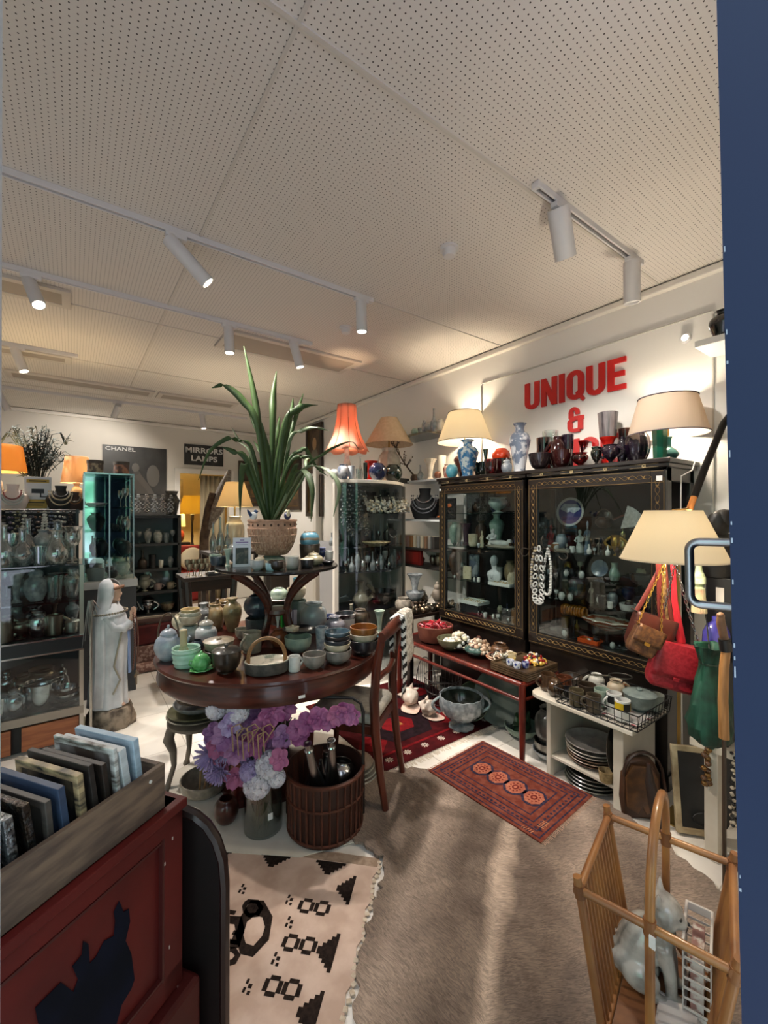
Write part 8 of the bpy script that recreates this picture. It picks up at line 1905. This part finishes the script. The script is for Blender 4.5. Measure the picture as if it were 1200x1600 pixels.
def ccp(kind,label,u,v,z,w,h,m_,**k): p=cc(u,v); return pot(kind,label,w,h,(p.x,p.y,z+.0005),m_,**k)
# contents
WBD=mat('#cfcabd',.45)
for i in range(5):
    p=cc(.40+.09*i,.0+.04*(i%2)); bust(('black neck form with pearl loops at the left','black neck form with white bead bundles second from left','tall black neck form in the middle','black neck form with cream strands second from the right','black neck form at the right end')[i]+' on curved cabinet top shelf',(p.x,p.y,1.501),.20+.02*(i==2),an,mat('#17171a',.7),beads=((WBD,.30,.38,.035),(WBD,.40,.62,.040),(WBD,.34,.52,.04)) if i!=2 else ((WBD,.24,.6,.03),))
for i in range(6):
    p=cc(.08+.05*i,-.02-.02*(i%2)); o=necklace_hang('crystal_strand','sparkling crystal strand in the left of the curved cabinet, %s from the left'%od2[i],(p.x,p.y,1.74),.34+.05*(i%3),34,.009,[CGL[2],SILVER][i%2:i%2+1],False,2); o['group']='crystal strands in the curved cabinet'
t=T('strand_rail','thin rail under the curved cabinet top holding crystal strands','rail',cc(.05,.0),an); P(t,'bar',G().tube([(0,-.03,1.742),(.34,-.03,1.742)],.004,6).tube([(0,-.03,1.742),(0,-.03,1.766)],.004,6).tube([(.34,-.03,1.742),(.34,-.03,1.766)],.004,6),SILVER)
p=cc(.70,.02); bust('black neck form with a silver necklace in the curved cabinet',(p.x,p.y,1.2005),.20,an,mat('#17171a',.7),beads=((SILVER,.32,.45,.03),))
ccp('plate','pale tasselled basket tray on the second shelf of the curved cabinet',.42,-.08,1.2005,.26,.035,mat('#9a8c6a',.8,h2='#c9bb98',scale=40),name='tray',cat='tray')
ccp('cup','black display block under the glass figures in the curved cabinet',.48,.12,1.2005,.14,.13,blk,n=4)
rnd=random.Random(17)
for i in range(14):
    u=.10+.052*i; ccp(('goblet','bottle','vase','jar')[i%4],'small crystal ornament in front row of curved cabinet third shelf, %s from left'%(od2+['seventh','eighth','ninth','tenth','eleventh','twelfth','thirteenth','fourteenth'])[i],u,-.10*math.sin(PI*u/Wc)+.0,.981,.055,.10+.035*(i%3),CGL[2] if i%3 else SILVER,n=12,name='crystal_ornament',cat='ornament',group='crystal ornaments on the curved cabinet third shelf')
for i in range(12):
    u=.12+.058*i; ccp(('round','vase','bottle')[i%3],'dark trinket in back row of curved cabinet third shelf, %s from left'%(od2+['seventh','eighth','ninth','tenth','eleventh','twelfth'])[i],u,.10,.981,.06,.15+.04*(i%3),[blk,slate,SILVER,BRN][i%4],n=12,name='dark_trinket',cat='ornament',group='dark trinkets on the curved cabinet third shelf')
for i in range(10):
    u=.10+.065*i; ccp(('bottle','goblet','vase','jar')[i%4],'small glass bottle along the second shelf of the curved cabinet, %s from the left'%(od2+['seventh','eighth','ninth','tenth'])[i],u,.17,1.2005,.05,.12+.03*(i%3),[CGL[2],SILVER,BRN,CLEAR][i%4],n=12,name='small_bottle',cat='bottle',group='small bottles on the curved cabinet second shelf')
p=cc(.66,.14); t=T('dark_platter','dark purple round platter standing at the right of the curved cabinet third shelf','platter',(p.x,p.y,.982),an); t.rotation_euler=(math.radians(78),0,an); P(t,'plate',G().lathe([(0,0),(.06,0),(.105,.012),(.107,.016),(.06,.006),(0,.005)],32,c=(0,.107,0)),mat('#2a1a22',.3,coat=.4))
ccp('gourd','grey-brown pitcher on the low shelf of the curved cabinet',.30,.0,.6405,.15,.24,stone,handle=1); ccp('bowl','wide dark bowl on the low shelf of the curved cabinet',.55,.0,.6405,.28,.12,blk)
for i in range(8):
    p=cc(.34+.065*i,-.13+.03*abs(i-3.5)/3.5); o=heap('bead_bunch','bunch of white bead strands in front on the curved cabinet top shelf, %s from left'%(od2+['seventh','eighth'])[i],(p.x,p.y,1.501),.034,.13,[WBD,PALE,IV],.012,46,60+i,'bead bunch'); del o['kind']; o['group']='white bead bunches in the curved cabinet'
# top of the curved cabinet
zt=ZT+.0005
ORL=shade('#f6bda4',.5)
p=at(540,705,Y=3.42); p=Vector((p.x,3.40,zt)); t=T('orange_lamp','lit orange bell-shaped silk lamp with scalloped hem on the curved cabinet','lamp',p)
sp=[(.085,.70),(.088,.66),(.092,.58),(.105,.50),(.13,.41),(.165,.335),(.20,.285)]
P(t,'base',G().lathe([(0,0),(.07,0),(.075,.02),(.03,.05),(.045,.12),(.022,.22),(.02,.36),(0,.36)],24),glz('#c9c6c2','#8f949c',scale=16))
P(t,'twisted_stem',G().tube([(.012*math.cos(i*1.2),.012*math.sin(i*1.2),.20+.012*i) for i in range(22)],.010,8),glz('#c9bfae'))
s_=P(t,'lamp_shade',G().lathe(sp,48,wob=lambda a,z:1+.05*math.cos(8*a)*(1-.4*(z>.5))),ORL,solid=.002)
for v in s_.data.vertices:
    if v.co.z<.29: v.co.z-=.022*abs(math.cos(4*math.atan2(v.co.y,v.co.x)))
for k in range(8):
    a=2*PI*(k+.5)/8; P(s_,'seam_trim',G().tube([(r*.955*math.cos(a),r*.955*math.sin(a),z) for r,z in sp],.003,5),mat('#8a3a24',.7))
P(t,'bulb',G().ell((0,0,.43),.030,14,8),emis('#ffd9a0',14)); point('lamp_glow',p+Vector((0,0,.43)),LAMP*.5,(1,.66,.40),.04)
p=Vector((at(597,690,Y=3.62).x,3.50,zt))
t=lamp('large unlit beige bell-shaped lamp shade on a white ribbed jar behind the orange lamp',p,.245,.085,.27,.40,mat('#cfb594',.8,h2='#d8c0a0',scale=30),LAMP,(1,.8,.5),None,None,bulb=False)
P(t,'base',vessel('jar',.115,.36,n=48,wavy=.03,lobes=18),glz('#cfc8bc','#bdb5a8')); P(t,'stem',G().tube([(0,0,.34),(0,0,.52)],.008,8),BRASS)
def top(kind,label,px,w,h,m_,y=3.26,**k): 
    q=at(px,745,Y=y); return pot(kind,label,w,h,(q.x,y,zt),m_,**k)
top('round','small white ball vase at the left end of the curved cabinet top',522,.075,.085,PALE,3.27)
top('jar','blue and white round vase under the orange lamp shade',536,.105,.13,PORC,3.24)
top('tumbler','pale blue-white cylinder vase beside the blue and white round vase',549,.06,.12,glz('#b5bcc4','#cfd3d8'),3.22)
top('bottle','clear bud bottle in the middle of the curved cabinet top',563,.05,.22,CLEAR,3.30)
top('tumbler','dark green slim glass vase beside the red fan vase',571,.04,.16,mat('#1a2620',.2,coat=.5),3.25)
top('tumbler','small clear glass beaker at the front of the curved cabinet top',560,.05,.09,CLEAR,3.15)
top('swirl','red fan-shaped vase between the dark glass globes',580,.13,.19,REDS,3.32)
top('round','dark blue glass globe vase at the front of the curved cabinet top',590,.165,.15,mat('#141a33',.1,h2='#20284a',scale=6,coat=.6),3.16)
top('round','dark green glass globe vase right of the blue globe',614,.18,.165,mat('#121c18',.1,h2='#1c2a22',scale=6,coat=.6),3.32-.05)
O('black_box','flat black box at the right end of the curved cabinet top','box',G().box((0,0,.025),(.16,.12,.05)),BLACK,(at(626,745,Y=3.36).x,3.36+.02,zt),an,bev=.003)
# ================================================================ shelves on the right wall beyond the cabinets
def gshelf(z,y0,y1,label,m_=None):
    t=T('wall_shelf',label,'shelf',(XR-.15,(y0+y1)/2,z),0); P(t,'board',G().box((0,0,-.01),(.29,y1-y0,.02)),m_ or mat('#c5c8c9',.3),bev=.002,smooth=False)
gshelf(2.28,3.02,3.55,'upper pale wall shelf of little bottles left of the cream lamp',glass('#b5c0c0',.3)); gshelf(1.82,2.80,3.45,'white wall shelf of ribbed vases beside the far cabinet'); gshelf(1.44,2.80,3.50,'white wall shelf with the black necklace bust'); gshelf(1.16,2.80,3.50,'dark wall shelf of small books beside the far cabinet',mat('#35302c',.5)); gshelf(.99,2.80,3.50,'low dark wall shelf of bronze oddments beside the far cabinet',mat('#25211f',.5))
for i,(px,k,w,h,m_,l) in enumerate(((648,'round',.07,.075,JADE,'small green globe bottle at the left of the upper wall shelf'),(657,'tumbler',.06,.10,Cg,'clear glass scent bottle on the upper wall shelf'),(663,'jar',.055,.13,Cg,'stoppered glass scent bottle on the upper wall shelf'),(671,'round',.10,.10,glz('#8a8f90','#a9a9a4'),'grey glazed round bottle on the upper wall shelf'),(678,'bottle',.07,.22,Cg,'tall cut glass bottle on the upper wall shelf'),(688,'jar',.07,.10,PALE,'white little jar at the right of the upper wall shelf'))):
    q=at(px,680,X=2.80 if i!=1 else 2.92); pot(k,l,w,h,(q.x,q.y,2.2805),m_,n=18)
for i,(px,X_,k,w,h,m_,l) in enumerate(((657,2.82,'bottle',.07,.16,Cg,'small clear bottle on the white shelf of ribbed vases'),(672,2.80,'trumpet',.13,.20,glz('#cdc4b6','#bdb2a2'),'cream ribbed fan vase on the white wall shelf'),(690,2.92,'tumbler',.09,.24,glz('#d6d0c6'),'tall plain white cylinder on the white wall shelf'),(684,2.78,'round',.07,.07,rust,'small brown pot on the white wall shelf'),(648,2.88,'round',.09,.08,BRN,'brown ball pot holding the dry branch on the white wall shelf'),(697,2.80,'vase',.06,.13,mat('#8a3a34',.3,h2='#c9a99a',scale=30),'small red patterned vase on the white wall shelf'))):
    q=at(px,750,X=X_); pot(k,l,w,h,(q.x,q.y,1.8205),m_,n=30,wavy=.04 if k=='trumpet' else 0,lobes=14 if k=='trumpet' else 0)
q=at(648,750,X=2.88); t=T('dry_branch','dry twiggy branch leaning out of the brown ball pot toward the beige lamp','branch',(q.x,q.y,1.86))
TW=mat('#4a3a30',.8); rnd=random.Random(3); stems=[Vector((0,0,.02)),Vector((-.10,.03,.14)),Vector((-.20,.03,.26)),Vector((-.28,.02,.38))]
P(t,'main_stem',G().tube(stems,[.010,.008,.006,.003],6),TW)
for i in range(22):
    u=rnd.uniform(.25,1)*3; k=min(2,int(u)); c=stems[k].lerp(stems[k+1],u-k); d_=Vector((rnd.uniform(-.8,.6),rnd.uniform(-.5,.3),rnd.uniform(.1,1))).normalized()*rnd.uniform(.05,.13)
    g=G().tube([c,c+d_*.5+Vector((0,0,.01)),c+d_],[.003,.0025,.0012],5)
    for j in range(3): g.ell(tuple(c+d_*(.4+.3*j)),(.006,.006,.008),6,4)
    P(t,'twig',g,TW)
q=at(664,800,X=2.78); bust('black display bust with a beaded bib necklace on the white wall shelf',(q.x,q.y,1.4405),.30,-.9,mat('#101012',.7),beads=((SILVER,.24,.22,.025),(mat('#77787c',.3),.36,.44,.028),(mat('#5d5d63',.3),.42,.56,.028)))
t=T('jewellery_case','open black jewellery case with amber pieces beside the black bust','case',(2.84,2.93,1.4405)); P(t,'case',G().box((.02,0,.10),(.02,.24,.20)).box((-.04,0,.008),(.12,.24,.016)),mat('#141214',.8),bev=.003,smooth=False)
P(t,'amber_pieces',G().ell((-.02,.03,.024),(.03,.05,.012)).ell((.005,-.05,.13),(.008,.03,.02)).ell((.005,.04,.16),(.006,.03,.012)),mat('#c9692a',.3)); P(t,'bead_strand',G().tube([(.005,-.10+.02*i,.04+.012*i) for i in range(10)],.008,6),OLDSILVER)
for i in range(9):
    t=T('small_book','small %s book standing on the dark wall shelf, %s from the left'%(('cream','pink','pale orange','cream','grey','cream','brown','grey','dark')[i],(od2+['seventh','eighth','ninth'])[i]),'book',(2.80,3.44-.055*i,1.1605)); hh=.115+.01*((i*3)%3)
    P(t,'cover',G().box((0,0,hh/2),(.10,.036,hh)),mat(('#d0b59a','#c99a92','#c98a5a','#cdbfa5','#a5a29a','#c4b59a','#8a6a52','#8d8a84','#4a4440')[i],.6),bev=.003,smooth=False); P(t,'pages',G().box((.002,0,hh/2+.002),(.094,.028,hh)),mat('#d9d0bc',.8),smooth=False)
t=T('red_box','dark red box with embossed front standing on the low dark wall shelf','box',(2.76,3.30,.9905)); P(t,'box',G().box((0,0,.075),(.04,.26,.15)),mat('#6a1512',.5),bev=.004,smooth=False); P(t,'embossing',G().box((-.0205,0,.075),(.002,.20,.10)).box((-.022,.04,.075),(.002,.02,.07)).box((-.022,0,.07),(.002,.02,.06)).box((-.022,-.05,.075),(.002,.02,.07)),mat('#7d221c',.4),smooth=False)
for i in range(7): pot(('round','jar','urn','vase')[i%4],'dark bronze oddment on the low dark wall shelf, %s from the left'%(od2+['seventh'])[i],.07,.08+.02*(i%3),(2.86,3.42-.075*i if i>3 else 3.44-.05*i,.9905),[BRN,OLDSILVER,BZ_][i%3],n=14,name='bronze_oddment',cat='ornament',group='bronze oddments on the low wall shelf')
# corner table of silver and stone ornaments
t=T('corner_table','dark low corner table of silver and stone ornaments behind the red bangles','table',(2.62,2.97,0)); P(t,'top',G().box((0,0,.605),(.60,.30,.03)),DARKW,bev=.004,smooth=False)
for x in (-.27,.27):
    for y in (-.12,.12): P(t,'leg',G().box((x,y,.295),(.04,.04,.59)),DARKW,smooth=False)
ST2=mat('#8a7d6f',.6,h2='#a5998a',scale=14); zz=.6205
def ct(k,l,x,y,w,h,m_,z=zz,**kk): return pot(k,l,w,h,(x,y,z),m_,**kk)
ct('bowl','cut glass bowl at the bottom of the crystal pile on the corner table',2.52,2.99,.19,.09,metal('#a5968a',.2)); ct('bowl','cut glass dish second in the crystal pile on the corner table',2.52,2.99,.17,.08,Cg,zz+.085); ct('trumpet','frosted crystal vase on top of the crystal pile on the corner table',2.52,2.99,.15,.17,Cg,zz+.155)
t=T('stone_carving','carved stone head on the corner table near the far cabinet','carving',(2.74,2.93,zz),2.6); g=G().lathe([(0,0),(.05,0),(.04,.03),(.035,.06),(0,.06)],20).ell((0,0,.12),(.055,.05,.07)).ell((0,0,.19),(.035,.035,.035)).ell((0,0,.225),(.016,.016,.02)).ell((.054,0,.115),(.012,.01,.018)); P(t,'head',g,ST2)
t=T('stone_house','small pale stone house ornament in front of the carved head','ornament',(2.64,2.90,zz)); P(t,'body',G().box((0,0,.035),(.06,.06,.07)),ST2); P(t,'roof',G().lathe([(.055,.07),(0,.13)],4),mat('#a8a094',.6))
for i in range(9):
    x,y=2.38+.055*i,2.86+.02*(i%2); x=min(x,2.88)
    t=T('bird_ornament','small silver bird ornament along the front of the corner table, %s from the left'%(od2+['seventh','eighth','ninth'])[i],'ornament',(2.36+.062*i,2.845+.012*(i%2),zz),i*.9,'silver bird ornaments on the corner table'); P(t,'body',G().ell((0,0,.03),(.036,.025,.03)).ell((.026,0,.062),(.016,.015,.016)).tube([(-.02,0,.03),(-.05,0,.05)],[.014,.003],6).tube([(.038,0,.062),(.054,0,.06)],[.006,.001],6),[BZ_,OLDSILVER,metal('#8a7660',.35)][i%3])
ct('jar','speckled grey cushion-shaped stone jar at the left of the corner table',2.41,3.02,.15,.12,mat('#9a9184',.7,h2='#6f675c',scale=40)); ct('round','round tarnished silver pot at the back of the corner table',2.72,3.12,.12,.11,OLDSILVER,lid=True); ct('urn','tarnished silver urn at the back left of the corner table',2.64,3.05,.10,.15,BZ_)
# ================================================================ paintings
FRM=mat('#2b2018',.45,h2='#3d2e20',scale=8); FRG=mat('#6a5530',.4,.5)
def painting(label,c,w,h,wall,subj,name='painting'):
    """wall 'R': hangs on the right wall, 'B': on the back wall"""
    rz=-PI/2 if wall=='R' else 0
    t=T(name,label,'painting',c,rz); M=Matrix.Rotation(PI/2,4,'X')
    P(t,'frame',G().ring(rc(w/2,h/2),rc(w/2-.06,h/2-.06),0,.045,M=M),FRM,smooth=False,bev=.006); P(t,'slip',G().ring(rc(w/2-.058,h/2-.058),rc(w/2-.075,h/2-.075),0,.032,M=M),FRG,smooth=False)
    P(t,'canvas',G().box((0,-.012,0),(w-.13,.012,h-.13)),mat('#3a2c20',.5,h2='#5d4a34',scale=5),smooth=False)
    if subj=='portrait':
        g=G(); g.ell((0,-.020,h*.10),(w*.13,.003,h*.13),20,10); g.mi=1; g.ell((0,-.0195,-h*.20),(w*.24,.003,h*.20),20,10); P(t,'painted_sitter',g,[mat('#a98a66',.6),mat('#6f6a5c',.6)])
    elif subj=='land': g=G().box((0,-.0195,-h*.12),(w-.14,.002,h*.35)); P(t,'painted_ground',g,mat('#7a5a34',.6,h2='#46402c',scale=8),smooth=False)
painting('dark portrait painting of a pale head, uppermost beside the orange lamp',(XR-.002,5.90,2.48),.52,.74,'R','portrait'); painting('portrait painting of a pale-dressed sitter below the upper portrait',(XR-.002,5.90,1.76),.52,.62,'R','portrait'); painting('dark framed painting behind the plant leaves on the right wall',(XR-.002,6.75,2.0),.74,.9,'R','land'); painting('wood-framed picture with wide pale mount on the back wall right of the opening',(2.60,YB-.002,2.02),.50,.80,'B','land')
O('white_board','white board leaning below the portraits behind the curved cabinet','board',G().box((0,0,.55),(.03,.7,1.1)),mat('#c9cdd6',.5),(2.90,5.20,.001),0,smooth=False)
pot('tumbler','tall dark green bottle left of the portraits behind the planter',.12,.42,(1.86,4.62,.001+1.0),mat('#16201c',.25,coat=.4),name='bottle',cat='bottle')
t=T('bottle_stand','dark pedestal under the tall green bottle behind the round table','pedestal',(1.86,4.62,0)); P(t,'column',G().box((0,0,.49),(.22,.22,.98)),DARKW,smooth=False); P(t,'cap',G().box((0,0,.99),(.26,.26,.02)),DARKW,smooth=False)
